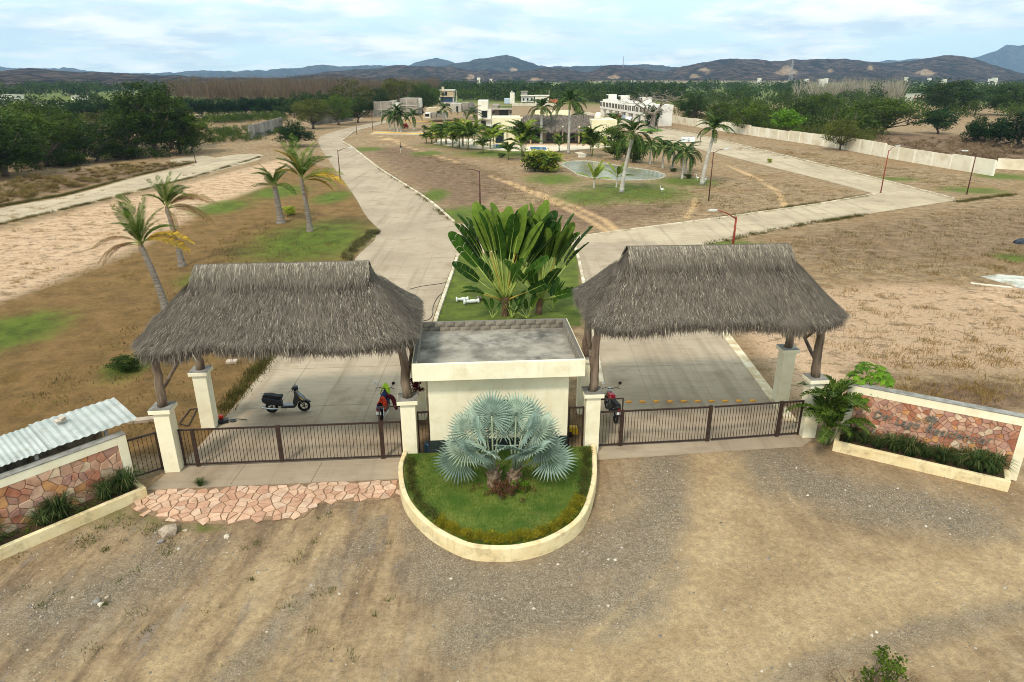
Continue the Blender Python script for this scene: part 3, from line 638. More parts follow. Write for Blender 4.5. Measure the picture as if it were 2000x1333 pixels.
def brace(parent, pts, r, seed):
    random.seed(seed); pts = smooth_pts([Vector(p) for p in pts], 8); b = MB(); b.tube(pts, [r * random.uniform(.85, 1.1) for _ in pts], 8); return b.build('brace', LOG, parent, smooth=True)
def smooth_pts(pts, n):
    q = [pts[0] * 2 - pts[1]] + pts + [pts[-1] * 2 - pts[-2]]; out = []
    for i in range(1, len(q) - 2):
        for k in range(n):
            t = k / n; a, b, c, d = q[i - 1], q[i], q[i + 1], q[i + 2]
            out.append(0.5 * ((2 * b) + (c - a) * t + (2 * a - 5 * b + 4 * c - d) * t * t + (3 * b - a - 3 * c + d) * t ** 3))
    return out + [pts[-1]]
def palapa(label, centre, yaw, corners, seed, ze, zr, Le, We, Lr, ph):
    t = thing('thatched_gate_roof', label, 'palapa', (centre[0], centre[1], 0), yaw, 'thatched roofs over the two gates')
    Mi = (Matrix.Translation((centre[0], centre[1], 0)) @ Matrix.Rotation(yaw, 4, 'Z')).inverted()
    thatch_roof(t, Le, We, Lr + 0.22, 0.66, ze, zr - 0.52, zr, Lr, seed, 104000, 12000)
    pl = []
    for k, c in enumerate(corners):
        l = Mi @ Vector((c[0], c[1], 0)); pillar(t, l, ph[k], 0.0); pl.append((l, ph[k]))
    for k, (l, h) in enumerate(pl):
        lean = Vector((-0.10 if l.x < 0 else 0.10, 0, 0))
        post(t, (l.x, l.y, h - 0.02), (l.x + lean.x * (-1), l.y * 0.95, ze - 0.1), 0.15, seed + k)
    for sx, (a, bk) in ((-1, (0, 3)), (1, (1, 2))):
        f = pl[a][0]; g = pl[bk][0]; x = f.x
        mid = Vector(((f.x + g.x) / 2, (f.y + g.y) / 2, 3.45))
        brace(t, [(f.x, f.y, 2.95), mid, (g.x, g.y, 4.0)], 0.07, seed + 20)
        brace(t, [(f.x, f.y + 0.1, 4.5), (mid.x, mid.y - 0.5, 3.9), mid], 0.06, seed + 21)
        brace(t, [mid, (mid.x, mid.y + 0.12, 4.0), (mid.x, mid.y + 0.2, 4.75)], 0.06, seed + 22)
    b = MB()
    for (a, bk) in ((0, 1), (3, 2), (0, 3), (1, 2)):
        p, q = pl[a][0], pl[bk][0]; bb = MB(); bb.tube([Vector((p.x, p.y * .95, ze - .16)), Vector((q.x, q.y * .95, ze - .16))], 0.10, 8); bb.build('beam', LOG, t, smooth=True)
    return t
palapa('grey thatched roof on log posts spanning the gate beside the black scooter', (-7.85, 22.75), R(4.8), [(-11.95, 20.95), (-3.67, 21.65), (-3.75, 24.9), (-12.0, 24.1)], 11, 5.12, 7.02, 4.54, 2.6, 2.92, (2.5, 2.5, 2.5, 2.5))
palapa('grey thatched roof on log posts spanning the gate by the sign wall', (7.15, 24.4), R(4.0), [(2.9, 22.2), (11.4, 23.4), (11.5, 26.4), (2.95, 25.4)], 23, 5.3, 7.25, 4.58, 2.6, 3.0, (2.5, 2.5, 2.5, 2.5))

# ================================================================== guardhouse
gh = thing('guardhouse', 'cream guardhouse with flat grey roof between the two thatched gates', 'building', (-0.46, 21.72, 0), R(4.4))
W2, D2 = 2.47, 3.35
b = MB()
for (c, d) in (((0, 0.08, 0), (2 * W2, 0.16, 3.42)), ((0, D2 - .08, 0), (2 * W2, 0.16, 3.42)), ((-W2 + .08, D2 / 2, 0), (0.16, D2 - .32, 3.42)), ((W2 - .08, D2 / 2, 0), (0.16, D2 - .32, 3.42))): b.box(c, d)
b.build('wall', CREAM, gh)
b = MB(); b.box((0, -0.012, 0.2), (2 * W2 + 0.02, 0.02, 0.62)); b.box((-W2 - .012, D2 / 2, .2), (0.02, D2, .62)); b.box((W2 + .012, D2 / 2, .2), (0.02, D2, .62)); b.build('painted_skirting', mat('dark_green_paint', S(32, 40, 38), S(42, 50, 47), 3, 0.8), gh)
wn = MB(); wn.box((0.15, -0.01, 1.35), (1.3, 0.04, 0.95)); wn = wn.build('window', mat('dark_window_glass', S(26, 34, 36), None, rough=0.12, spec=0.6), gh)
fb = MB()
for (c, d) in (((0.15, -.03, 1.31), (1.38, .06, .05)), ((0.15, -.03, 2.29), (1.38, .06, .05)), ((-.515, -.03, 1.36), (.05, .06, .93)), ((.815, -.03, 1.36), (.05, .06, .93)), ((.15, -.035, 1.36), (.04, .05, .93))): fb.box(c, d)
fb.build('window_frame', mat('dark_aluminium', S(44, 48, 50), None, rough=.4, metal=.5), wn)
RX, RY0, RY1, ZT = 2.93, -0.5, 3.85, 4.0
b = MB(); b.box((0, (RY0 + RY1) / 2, 3.40), (2 * RX, RY1 - RY0, 0.2)); b.build('roof_slab', CREAM, gh)
ROOF = mat('roof_screed', S(160, 152, 138), S(118, 111, 100), 1.1, 0.95, 0.25, 24, grime=(S(64, 62, 60), 0.9, 0.75))
b = MB(); b.box((0, (RY0 + RY1) / 2, 3.602), (2 * RX - .3, RY1 - RY0 - .3, 0.03)); b.build('roof_deck', ROOF, gh)
b = MB(); b.box((0, RY0 + .05, 3.385), (2 * RX + .02, 0.13, ZT - 3.385)); b.build('fascia', CREAM, gh, bevel=0.01)
for sx in (-1, 1): b = MB(); b.box((sx * (RX + .012), (RY0 + RY1) / 2 + .06, 3.385), (0.02, RY1 - RY0 - .12, ZT - 3.4)); b.build('side_render', CREAM, gh)
BLOCK = mat('concrete_block', S(150, 140, 124), S(112, 104, 94), 5, 0.95, 0.5, 40, rnd=0.16, grime=(S(58, 54, 50), 0.7, 2.0))
MORT = mat('mortar', S(108, 102, 94), None, rough=.95)
par = MB(); par.box((0, RY1 - .075, 3.601), (2 * RX - .02, 0.10, 0.385)); par.box((-RX + .075, (RY0 + RY1) / 2, 3.601), (.10, RY1 - RY0 - .32, .385)); par.box((RX - .075, (RY0 + RY1) / 2, 3.601), (.10, RY1 - RY0 - .32, .385)); par = par.build('parapet', MORT, gh)
bm0 = {}
def block(L, loc, rz=0.0):
    key = round(L, 2)
    if key not in bm0: q = MB(); q.box((0, 0, 0), (key, 0.14, 0.185)); bm0[key] = q.mesh('block', BLOCK)
    o = ob('block', bm0[key], par, loc, (0, 0, rz)); return o
for r in range(2):
    x = -RX + 0.02 + (0.0 if r else -0.0); k = 0
    lens = [0.40] * 14 if r == 0 else [0.2] + [0.40] * 14
    for L in lens:
        L2 = min(L, RX - .02 - x)
        if L2 < 0.1: break
        block(L2 - 0.012, (x + L2 / 2, RY1 - .075, 3.603 + r * .197)); x += L2
    for sx in (-1, 1):
        y = RY0 + .13
        lens = [0.40] * 14 if r == 0 else [0.2] + [0.40] * 14
        for L in lens:
            L2 = min(L, RY1 - .16 - y)
            if L2 < .1: break
            block(L2 - .012, (sx * (RX - .075), y + L2 / 2, 3.603 + r * .197), PI / 2); y += L2
# hanging dark red plant and small things beside the guardhouse are further down
# ================================================================== gates
IRON = RUST
def bar_mesh(h):
    q = MB(); q.box((0, 0, 0), (0.016, 0.016, h)); 
    for z in (h * 0.36, h * 0.64): q.lathe([(0.0, z - .025), (0.018, z), (0.0, z + .025)], n=5)
    return q.mesh('bar', IRON)
def gate(name, label, a, bq, h, posts, n, z0=0.10, extra=None, cat='gate'):
    a = Vector((*a, 0)); bq = Vector((*bq, 0)); d = bq - a; L = d.length; rz = math.atan2(d.y, d.x)
    t = thing(name, label, cat, a, rz)
    bb = MB(); bb.box((L / 2, 0, z0), (L, 0.05, 0.05)); bb.build('bottom_rail', IRON, t)
    bb = MB(); bb.box((L / 2, 0, z0 + h - .05), (L, 0.055, 0.055)); bb.build('top_rail', IRON, t)
    for (f, wd, lo, hi) in posts:
        bb = MB(); bb.box((f * L, 0.0, lo), (wd, 0.065, hi - lo)); bb.build('upright', IRON, t)
    me = bar_mesh(h - 0.104)
    for i in range(n):
        x = L * (i + 0.5) / n
        if any(abs(x - f * L) < wd / 2 + 0.02 for (f, wd, lo, hi) in posts): continue
        ob('bar', me, t, (x, 0, z0 + .052))
    for (x0, z_0, x1, z_1) in extra or []:
        bb = MB(); bb.tube([(x0, 0.0, z_0), (x1, 0.0, z_1)], 0.03, 4); bb.build('latch_frame', IRON, t)
    return t
gate('sliding_gate', 'brown iron bar gate across the drive beside the scooter', (-11.66, 21.05), (-3.95, 21.68), 1.42, [(0.006, .06, .06, 1.5), (0.062, .13, 0.01, 1.53), (0.44, .15, .09, 1.55), (0.905, .15, 0.01, 1.56), (0.995, .05, .06, 1.5)], 64, extra=[(6.98, 1.55, 6.98, 2.12), (6.98, 2.12, 7.72, 2.12)])
gate('sliding_gate', 'brown iron bar gate across the drive beside the sign wall', (3.2, 22.42), (7.45, 22.85), 1.42, [(0.006, .06, .06, 1.5), (0.205, .14, 0.0, 1.55), (0.995, .14, .06, 1.56)], 36, extra=[(0.87, 1.5, 0.87, 2.02), (0.87, 2.02, 0.02, 2.02)])
gate('sliding_gate', 'leaf of iron bars nearer the sign wall, hung at a slight angle', (7.56, 22.86), (11.1, 23.36), 1.42, [(0.752, .14, 0.0, 1.55), (0.99, .06, .06, 1.5)], 30)
gate('pedestrian_gate', 'small brown iron gate between stone wall and cream pillar', (-13.15, 20.15), (-12.28, 20.85), 1.45, [(0.04, .06, .05, 1.52), (0.95, .06, .05, 1.56)], 8)
gate('pedestrian_gate', 'narrow iron gate with blue water bottle standing behind it', (-3.38, 21.75), (-2.96, 21.8), 1.75, [(0.04, .05, .05, 1.86), (0.93, .05, .05, 1.86)], 4)
gate('pedestrian_gate', 'narrow iron gate with yellow machine behind it', (2.06, 22.2), (2.62, 22.22), 1.72, [(0.04, .05, .05, 1.84), (0.95, .05, .05, 1.84)], 5)

# ================================================================== stones: Voronoi pieces
def clip(poly, nx_, ny_, c):
    out = []; n = len(poly)
    for i in range(n):
        p, q = poly[i], poly[(i + 1) % n]; a = nx_ * p[0] + ny_ * p[1] - c; b_ = nx_ * q[0] + ny_ * q[1] - c
        if a <= 0: out.append(p)
        if (a < 0) != (b_ < 0) and a != b_:
            t = a / (a - b_); out.append((p[0] + (q[0] - p[0]) * t, p[1] + (q[1] - p[1]) * t))
    return out
def voronoi(bound, n, gap, seed, aniso=1.0, jit=0.9):
    rr = random.Random(seed); xs = [p[0] for p in bound]; ys = [p[1] for p in bound]; x0, x1, y0, y1 = min(xs), max(xs), min(ys), max(ys)
    A = (x1 - x0) * (y1 - y0); step = math.sqrt(A / n); nx_ = max(1, int(round((x1 - x0) / (step * aniso)))); ny_ = max(1, int(round((y1 - y0) * aniso / step))); pts = []
    for i in range(nx_):
        for j in range(ny_):
            if rr.random() < 0.10: continue
            pts.append((x0 + (x1 - x0) * (i + .5 + rr.uniform(-.5, .5) * jit) / nx_, y0 + (y1 - y0) * (j + .5 + rr.uniform(-.5, .5) * jit) / ny_))
    cells = []
    for i, p in enumerate(pts):
        poly = list(bound)
        for j, q in enumerate(pts):
            if i == j: continue
            dx, dy = q[0] - p[0], q[1] - p[1]; L = math.hypot(dx, dy)
            if L > step * 5 * aniso or L < 1e-6: continue
            ux, uy = dx / L, dy / L; poly = clip(poly, ux, uy, ux * (p[0] + q[0]) / 2 + uy * (p[1] + q[1]) / 2 - gap / 2)
            if len(poly) < 3: break
        if len(poly) >= 3:
            ar = abs(sum(poly[k][0] * poly[(k + 1) % len(poly)][1] - poly[(k + 1) % len(poly)][0] * poly[k][1] for k in range(len(poly)))) / 2
            if ar > 0.006: cells.append(poly)
    return cells
def stone_mesh(poly, th, rr, mats):
    cx = sum(p[0] for p in poly) / len(poly); cy_ = sum(p[1] for p in poly) / len(poly); b = MB(); n = len(poly)
    tilt = (rr.uniform(-.05, .05), rr.uniform(-.05, .05))
    P = [(p[0], p[1], 0) for p in poly] + [(p[0], p[1], th * .7) for p in poly] + [(cx + (p[0] - cx) * .93, cy_ + (p[1] - cy_) * .93, th + tilt[0] * (p[0] - cx) + tilt[1] * (p[1] - cy_)) for p in poly]
    F = [tuple(range(2 * n, 3 * n))] + [(i, (i + 1) % n, n + (i + 1) % n, n + i) for i in range(n)] + [(n + i, n + (i + 1) % n, 2 * n + (i + 1) % n, 2 * n + i) for i in range(n)]
    b.add(P, F); return b.mesh('stone', mats)
def stone_mats(prefix, cols):
    return [mat(prefix + str(i), S(*a), S(*c), 3.0, 0.85, 0.5, 18, rnd=0.09, grime=(S(132, 104, 88), 0.35, 2.5)) for i, (a, c) in enumerate(cols)]
FLAG = stone_mats('flagstone_pink_', [((206, 168, 140), (188, 148, 120)), ((214, 178, 150), (198, 158, 130)), ((198, 156, 128), (180, 136, 110)), ((212, 182, 156), (190, 156, 130))])
SW = stone_mats('wall_stone_', [((198, 156, 130), (176, 132, 106)), ((186, 134, 106), (162, 110, 86)), ((208, 170, 144), (188, 146, 118)), ((182, 140, 122), (160, 116, 100)), ((176, 116, 88), (150, 92, 68)), ((216, 190, 160), (194, 164, 134)), ((200, 146, 96), (176, 120, 76))])
GROUT = mat('grout', S(176, 166, 150), S(150, 140, 126), 5, .95)
# flagstone strip in front of the left apron
base = MB(); fl_poly = [(-12.1, 19.62), (-3.86, 20.27), (-3.62, 19.3), (-4.3, 19.05), (-6.3, 18.85), (-6.6, 18.1), (-9.0, 17.75), (-10.6, 17.85), (-12.2, 18.5), (-12.6, 19.0)]
base.prism(fl_poly, -0.05, 0.008); fb_ = tag(base.build('pavement_flagstone', mat('joint_earth', S(150, 122, 94), S(122, 98, 76), 4, .95)), kind='structure')
rr = random.Random(5)
for cell in voronoi([(-12.6, 17.6), (-3.6, 17.6), (-3.6, 20.4), (-12.6, 20.4)], 300, 0.035, 8, 1.15):
    c = (sum(p[0] for p in cell) / len(cell), sum(p[1] for p in cell) / len(cell))
    if poly_dist(np.array([c[0]]), np.array([c[1]]), fl_poly)[0] < 0.05: continue
    for i in range(len(fl_poly)):      # trim along the straight edge by the apron only
        pass
    ax, ay = fl_poly[0]; bx_, by_ = fl_poly[1]; L = math.hypot(bx_ - ax, by_ - ay); nx_, ny_ = -(by_ - ay) / L, (bx_ - ax) / L
    cell = clip(cell, nx_, ny_, nx_ * ax + ny_ * ay - 0.02)
    if len(cell) < 3: continue
    o = ob('flagstone', stone_mesh(cell, 0.03, rr, rr.choice(FLAG)), fb_, (0, 0, 0.004))
def stone_panel(parent, M, x0, x1, z0, z1, n, seed, gap=0.018):
    """upright panel of flat stones in the local x/z plane given by M (its z axis points out of the wall)"""
    rr = random.Random(seed)
    b = MB(); b.prism([(x0, z0), (x1, z0), (x1, z1), (x0, z1)], -0.05, 0.0, 0, 0, M); g = b.build('grout_bed', GROUT, parent)
    for cell in voronoi([(x0, z0), (x1, z0), (x1, z1), (x0, z1)], n, gap, seed, 1.2, 1.0):
        me = stone_mesh(cell, rr.uniform(0.025, 0.065), rr, rr.choices(SW, [5, 4, 4, 3, 3, 2, 3])[0]); o = ob('stone', me, g); o.matrix_local = M
def wall_frame(p, q):
    p = Vector((*p, 0)); q = Vector((*q, 0)); d = q - p; return d.length, math.atan2(d.y, d.x)
def stone_wall(name, label, p, q, h, th, n, seed, frame=0.28, foot=0.2):
    """p -> q runs left to right seen from the front; the front face is on the line"""
    L, rz = wall_frame(p, q); t = thing(name, label, 'wall', (p[0], p[1], 0), rz)
    b = MB(); b.box((L / 2, th / 2 + .061, 0), (L - .004, th - .122, h - .002)); b.build('wall_core', CREAM, t)
    b = MB()
    b.box((frame / 2, .06, 0), (frame, .12, h)); b.box((L - frame / 2, .06, 0), (frame, .12, h)); b.box((L / 2, .06, h - frame), (L - 2 * frame, .12, frame)); b.box((L / 2, .06, 0), (L - 2 * frame, .12, foot))
    b.build('wall_frame', CREAM, t, bevel=.01)
    b = MB(); b.box((L / 2, th / 2, h + .001), (L + .02, th + .02, .03)); b.build('wall_coping', RAWCAP, t)
    M = Matrix(((1, 0, 0, 0), (0, 0, -1, 0.056), (0, 1, 0, 0), (0, 0, 0, 1)))
    stone_panel(t, M, frame + .004, L - frame - .004, foot + .004, h - frame - .004, n, seed)
    return t, L, rz
def planter_box(name, label, p, q, depth, h, th=0.16, ends=(1, 1)):
    L, rz = wall_frame(p, q); t = thing(name, label, 'planter', (p[0], p[1], 0), rz)
    b = MB(); b.box((L / 2, th / 2, -0.1), (L, th, h + .1)); 
    if ends[0]: b.box((th / 2, th + (depth - th) / 2 - .003, -.1), (th, depth - th, h + .1))
    if ends[1]: b.box((L - th / 2, th + (depth - th) / 2 - .003, -.1), (th, depth - th, h + .1))
    b.build('planter_wall', CREAMP, t, bevel=.02)
    b = MB(); b.box((L / 2, th + (depth - th) / 2, 0), (L - 2 * th, depth - th - .01, h - .09)); b.build('soil', SOIL, t)
    return t, L, rz
# left wall
pl_p = Vector((-12.07, 19.25)); dl_ = Vector((-0.641, -0.768)); nl_ = Vector((-0.768, 0.641))
lp = pl_p + dl_ * 8.2; planter_box('planter', 'long low cream planter under the stone wall with the tin roof', lp, pl_p, 0.82, 0.36)
a_ = pl_p + nl_ * 0.85 + dl_ * 8.2; c_ = pl_p + nl_ * 0.85 + dl_ * (-0.02)
wl, WL_L, WL_R = stone_wall('stone_wall', 'low stone clad wall with cream border in front of corrugated roof', a_, c_, 2.02, 0.3, 190, 31)
# right sign wall
pr_p = Vector((11.93, 22.25)); dr_ = Vector((4.67, -2.70)).normalized(); nr_ = Vector((0.5, 0.866)); nr_ = Vector((-dr_.y, dr_.x))
pr_q = pr_p + dr_ * 5.45
planter_box('planter', 'low cream planter below the orange stone sign wall', pr_p, pr_q, 0.9, 0.38)
wr, WR_L, WR_R = stone_wall('sign_wall', 'orange stone sign wall with cream border and metal lettering', pr_p + nr_ * 0.92 + dr_ * 0.1, pr_p + nr_ * 0.92 + dr_ * 5.75, 2.35, 0.32, 260, 47, frame=0.3, foot=0.25)
LETTER = mat('letter_metal', S(132, 124, 110), S(108, 102, 92), 6, 0.6, metal=0.2)
def letters(txt, size, x, z, shear=0.28):
    cu = bpy.data.curves.new('lettering', 'FONT'); cu.body = txt; cu.size = size; cu.shear = shear; cu.extrude = 0.02; cu.offset = 0.001; cu.space_character = 1.02; cu.align_x = 'LEFT'; cu.resolution_u = 3; cu.materials.append(LETTER)
    o = ob('lettering', cu, wr, (x, -0.03, z), (R(90), 0, 0)); return o
letters('Del', 0.42, 0.95, 1.26); letters('Lago', 0.42, 1.68, 1.18); letters('Residencial', 0.42, 2.66, 1.12)
# palm emblem above the lettering
b = MB(); cx0, cz0 = 2.8, 1.62
for k in range(11):
    a = R(-35 + 25 * k); l = 0.25; p0 = Vector((cx0 + .03 * math.cos(a), -0.035, cz0 + .03 * math.sin(a))); p1 = Vector((cx0 + l * math.cos(a), -.035, cz0 + l * math.sin(a) - .04)); b.tube([p0, p0.lerp(p1, .5) + Vector((0, 0, .03)), p1], [.012, .022, .004], 5)
b.tube([(cx0, -.035, cz0), (cx0 + .03, -.035, cz0 - .12), (cx0 + .02, -.035, cz0 - .24)], [.02, .018, .022], 6)
for (bx0, bz0) in ((2.3, 1.52), (2.42, 1.45)):
    b.tube([(bx0 - .07, -.035, bz0 + .03), (bx0 - .02, -.035, bz0 + .05), (bx0, -.035, bz0), (bx0 + .03, -.035, bz0 + .05), (bx0 + .09, -.035, bz0 + .02)], .011, 5)
b.build('emblem', LETTER, wr)

# ================================================================== corrugated shed roof behind the left wall
TIN = mat('zinc_sheet', S(184, 186, 180), S(160, 164, 158), 1.5, 0.55, 0, grime=(S(140, 132, 118), .5, 2.5), metal=.15)
sh = thing('lean_to_shed', 'lean-to with white corrugated metal roof behind the stone wall', 'shed', (a_.x, a_.y, 0), WL_R)
for i, (x0, x1) in enumerate(((1.2, 2.95), (2.85, 4.6), (4.5, 6.25), (6.15, 8.75))):
    b = MB(); n = 44; y0, y1 = 0.22, 1.85 + (.12 if i == 3 else 0); z0, z1 = 2.28 + .012 * i, 2.52 + .012 * i; P = []
    for j, (yy, zz_) in enumerate(((y0, z0), ((y0 + y1) / 2, (z0 + z1) / 2 + .01), (y1, z1))):
        for k in range(n + 1): P.append((x0 + (x1 - x0) * k / n, yy, zz_ + 0.018 * math.cos(k * PI / 2)))
    F = [(j * (n + 1) + k, j * (n + 1) + k + 1, (j + 1) * (n + 1) + k + 1, (j + 1) * (n + 1) + k) for j in range(2) for k in range(n)]
    b.add(P, F); o = b.build('roof_sheet', TIN, sh); s_ = o.modifiers.new('thick', 'SOLIDIFY'); s_.thickness = .006
for x in (1.4, 3.6, 5.8, 7.8):
    b = MB(); b.box((x, 0.42, 2.03), (.1, .1, .2)); b.build('roof_prop', RAWCAP, sh); b = MB(); b.box((x, 1.5, 0), (.1, .1, 2.44)); b.build('post', LOG, sh)
b = MB(); b.box((4.6, 1.5, 2.405), (6.8, .06, .06)); b.build('purlin', LOG, sh)
b = MB(); b.box((4.6, 1.56, 0), (6.8, .1, 2.3)); b.build('back_wall', BLOCK, sh)
br = MB(); br.box((0, 0, 0), (.3, .2, .07)); br.box((.05, 0, .072), (.18, .16, .06), .4)
o = tag(br.build('roof_weight', mat('pale_block', S(196, 184, 168), S(160, 144, 126), 8, .95)), 'broken pale block weighing down the corrugated roof', 'block')
o.location = Vector((a_.x, a_.y, 0)) + Matrix.Rotation(WL_R, 3, 'Z') @ Vector((6.9, 1.42, 2.57)); o.rotation_euler = (0.17, 0, WL_R)
# ================================================================== vegetation tools
def leafmat(name, dark, light, tint=None, trans=0.25, rough=0.6, rnd=0.28):
    m = bpy.data.materials.new(name); m.use_nodes = True; nt = m.node_tree; bs = nt.nodes['Principled BSDF']
    at = N(nt, 'ShaderNodeAttribute', attribute_name='rnd').outputs['Fac']; oi = N(nt, 'ShaderNodeObjectInfo').outputs['Random']
    k = MIX(nt, at, dark, light)
    if tint: k = MIX(nt, RAMP(nt, at, 0.86, 1.0), k, tint)
    f = MATH(nt, 'MULTIPLY_ADD', oi, 2 * rnd, 1 - rnd); k = MIX(nt, 1.0, k, N(nt, 'ShaderNodeCombineColor', {0: f, 1: f, 2: MATH(nt, 'MULTIPLY', f, 0.95)}).outputs[0], 'MULTIPLY')
    nt.links.new(k, bs.inputs['Base Color']); bs.inputs['Roughness'].default_value = rough; bs.inputs['Specular IOR Level'].default_value = 0.08
    tr = N(nt, 'ShaderNodeBsdfTranslucent', {0: k}); mx = N(nt, 'ShaderNodeMixShader', {0: trans, 1: bs.outputs[0], 2: tr.outputs[0]})
    nt.links.new(mx.outputs[0], nt.nodes['Material Output'].inputs[0]); MATS[name] = m; return m
BARK = mat('bark_grey', S(112, 98, 84), S(80, 68, 58), 5, .95, .5, 14)
TWIG = mat('bare_twig', S(132, 116, 100), S(104, 90, 78), 3, .95)
LF_DARK = leafmat('leaf_dark', S(24, 40, 12), S(66, 86, 28))
LF_MID = leafmat('leaf_mid', S(36, 54, 14), S(92, 110, 36))
LF_OLIVE = leafmat('leaf_olive', S(48, 58, 20), S(108, 110, 46))
LF_BRIGHT = leafmat('leaf_bright', S(48, 84, 20), S(120, 156, 44))
LF_MANGO = leafmat('leaf_mango', S(20, 40, 16), S(50, 76, 30))
LF_YELLOW = leafmat('leaf_yellow_green', S(96, 112, 26), S(186, 190, 66))
LF_RED = leafmat('leaf_red', S(120, 22, 30), S(196, 50, 60))
LF_BROWN = leafmat('leaf_brown', S(84, 66, 46), S(134, 110, 78))
def leaf_quads(C, size, rs, flat=0.0, aspect=0.5):
    """C (n,3) leaf centres -> V, F, rnd"""
    n = len(C); d = rs.normal(size=(n, 3)); d[:, 2] *= (1 - flat * 0.7); d /= np.linalg.norm(d, axis=1, keepdims=True)
    q = rs.normal(size=(n, 3)); q -= d * (q * d).sum(1, keepdims=True); q /= np.linalg.norm(q, axis=1, keepdims=True)
    s = size * rs.uniform(0.6, 1.3, (n, 1)); a = d * s; b = q * s * aspect
    V = np.stack([C - a, C + b, C + a, C - b], 1).reshape(-1, 3); F = np.arange(4 * n).reshape(n, 4)
    return V, F
def cloud(anchors, rad, per, size, rs, squash=0.7):
    k = len(anchors); n = k * per
    off = rs.normal(size=(n, 3)); off /= np.linalg.norm(off, axis=1, keepdims=True); off *= (rs.rand(n, 1) ** 0.45); off[:, 2] *= squash
    rr_ = np.repeat(np.asarray(rad).reshape(-1, 1) if hasattr(rad, '__len__') else np.full((k, 1), rad), per, 0)
    C = np.repeat(anchors, per, 0) + off * rr_
    V, F = leaf_quads(C, size, rs)
    base = np.repeat(rs.rand(k), per); rn = np.clip(0.5 * base + 0.5 * rs.rand(n) , 0, 1)
    return V, F, np.repeat(rn, 4)
def tree_proto(seed, h, cr, cz0, nclump, per, leaf, m, clump=0.3, trunk_r=None, top=1.0, wide_top=0.0):
    """returns trunk mesh, crown mesh. h total height, cr crown radius, cz0 lowest leaves"""
    rs = np.random.RandomState(seed); zc = (h + cz0) / 2; hz = (h - cz0) / 2; A = []
    while len(A) < nclump:
        p = rs.uniform(-1, 1, 3); r = np.linalg.norm(p)
        if r > 1 or r < 0.35: continue
        if rs.rand() > 0.35 + 0.65 * r: continue
        lob = 0.78 + 0.3 * math.sin(3 * math.atan2(p[1], p[0]) + seed) * math.cos(2.3 * p[2] + seed)
        A.append((p[0] * cr * lob * (1 + wide_top * p[2]), p[1] * cr * lob * (1 + wide_top * p[2]), zc + p[2] * hz * top * (0.85 + 0.15 * lob)))
    A = np.array(A); V, F, rn = cloud(A, cr * clump * rs.uniform(0.6, 1.25, nclump), per, leaf, rs)
    up = np.clip((V[:, 2] - cz0) / (h - cz0), 0, 1)
    crown = npmesh('crown', V, F, m, rn)
    b = MB(); tr = trunk_r or h * 0.028; fork = max(cz0 * 0.8, h * 0.16); pts = [Vector((0, 0, -0.1)), Vector((rs.normal() * .1, rs.normal() * .1, fork * .55)), Vector((rs.normal() * .2, rs.normal() * .2, fork))]
    b.tube(pts, [tr * 1.35, tr, tr * .85], 7); f = pts[-1]
    for k in rs.choice(nclump, min(nclump, 9), replace=False):
        e = Vector(A[k]); m1 = f.lerp(e, .5) + Vector((rs.normal(), rs.normal(), abs(rs.normal()))) * cr * .08
        b.tube([f, f.lerp(m1, .5) + Vector((0, 0, .05 * h * .3)), m1, e], [tr * .62, tr * .5, tr * .34, tr * .1], 5)
        for kk in range(2):
            e2 = e + Vector(rs.normal(size=3)) * cr * .25; b.tube([m1, m1.lerp(e2, .6), e2], [tr * .28, tr * .18, tr * .06], 4)
    return b.mesh('trunk', BARK, True), crown
def bare_proto(seed, h, spread, depth=5, m=None, r0=None):
    rr = random.Random(seed); b = MB()
    def grow(p, d, L, r, lv):
        q = p + d * L; mid = p.lerp(q, .5) + Vector((rr.uniform(-1, 1), rr.uniform(-1, 1), rr.uniform(-.5, 1))) * L * .08
        b.tube([p, mid, q], [r, r * .82, r * .62], 5 if lv > 2 else 3, cap=False)
        if lv == 0: return
        for k in range(rr.choice((2, 3, 3))):
            ax = Vector((rr.uniform(-1, 1), rr.uniform(-1, 1), rr.uniform(-.25, .7))).normalized()
            nd = (d * (1 - spread) + ax * spread * 1.25).normalized(); grow(q if k else mid.lerp(q, .8), nd, L * rr.uniform(.62, .85), r * .58, lv - 1)
    grow(Vector((0, 0, -.1)), Vector((0.05, 0, 1)), h * .27, r0 or h * .03, depth); return b.mesh('branches', m or TWIG)
TP = {}
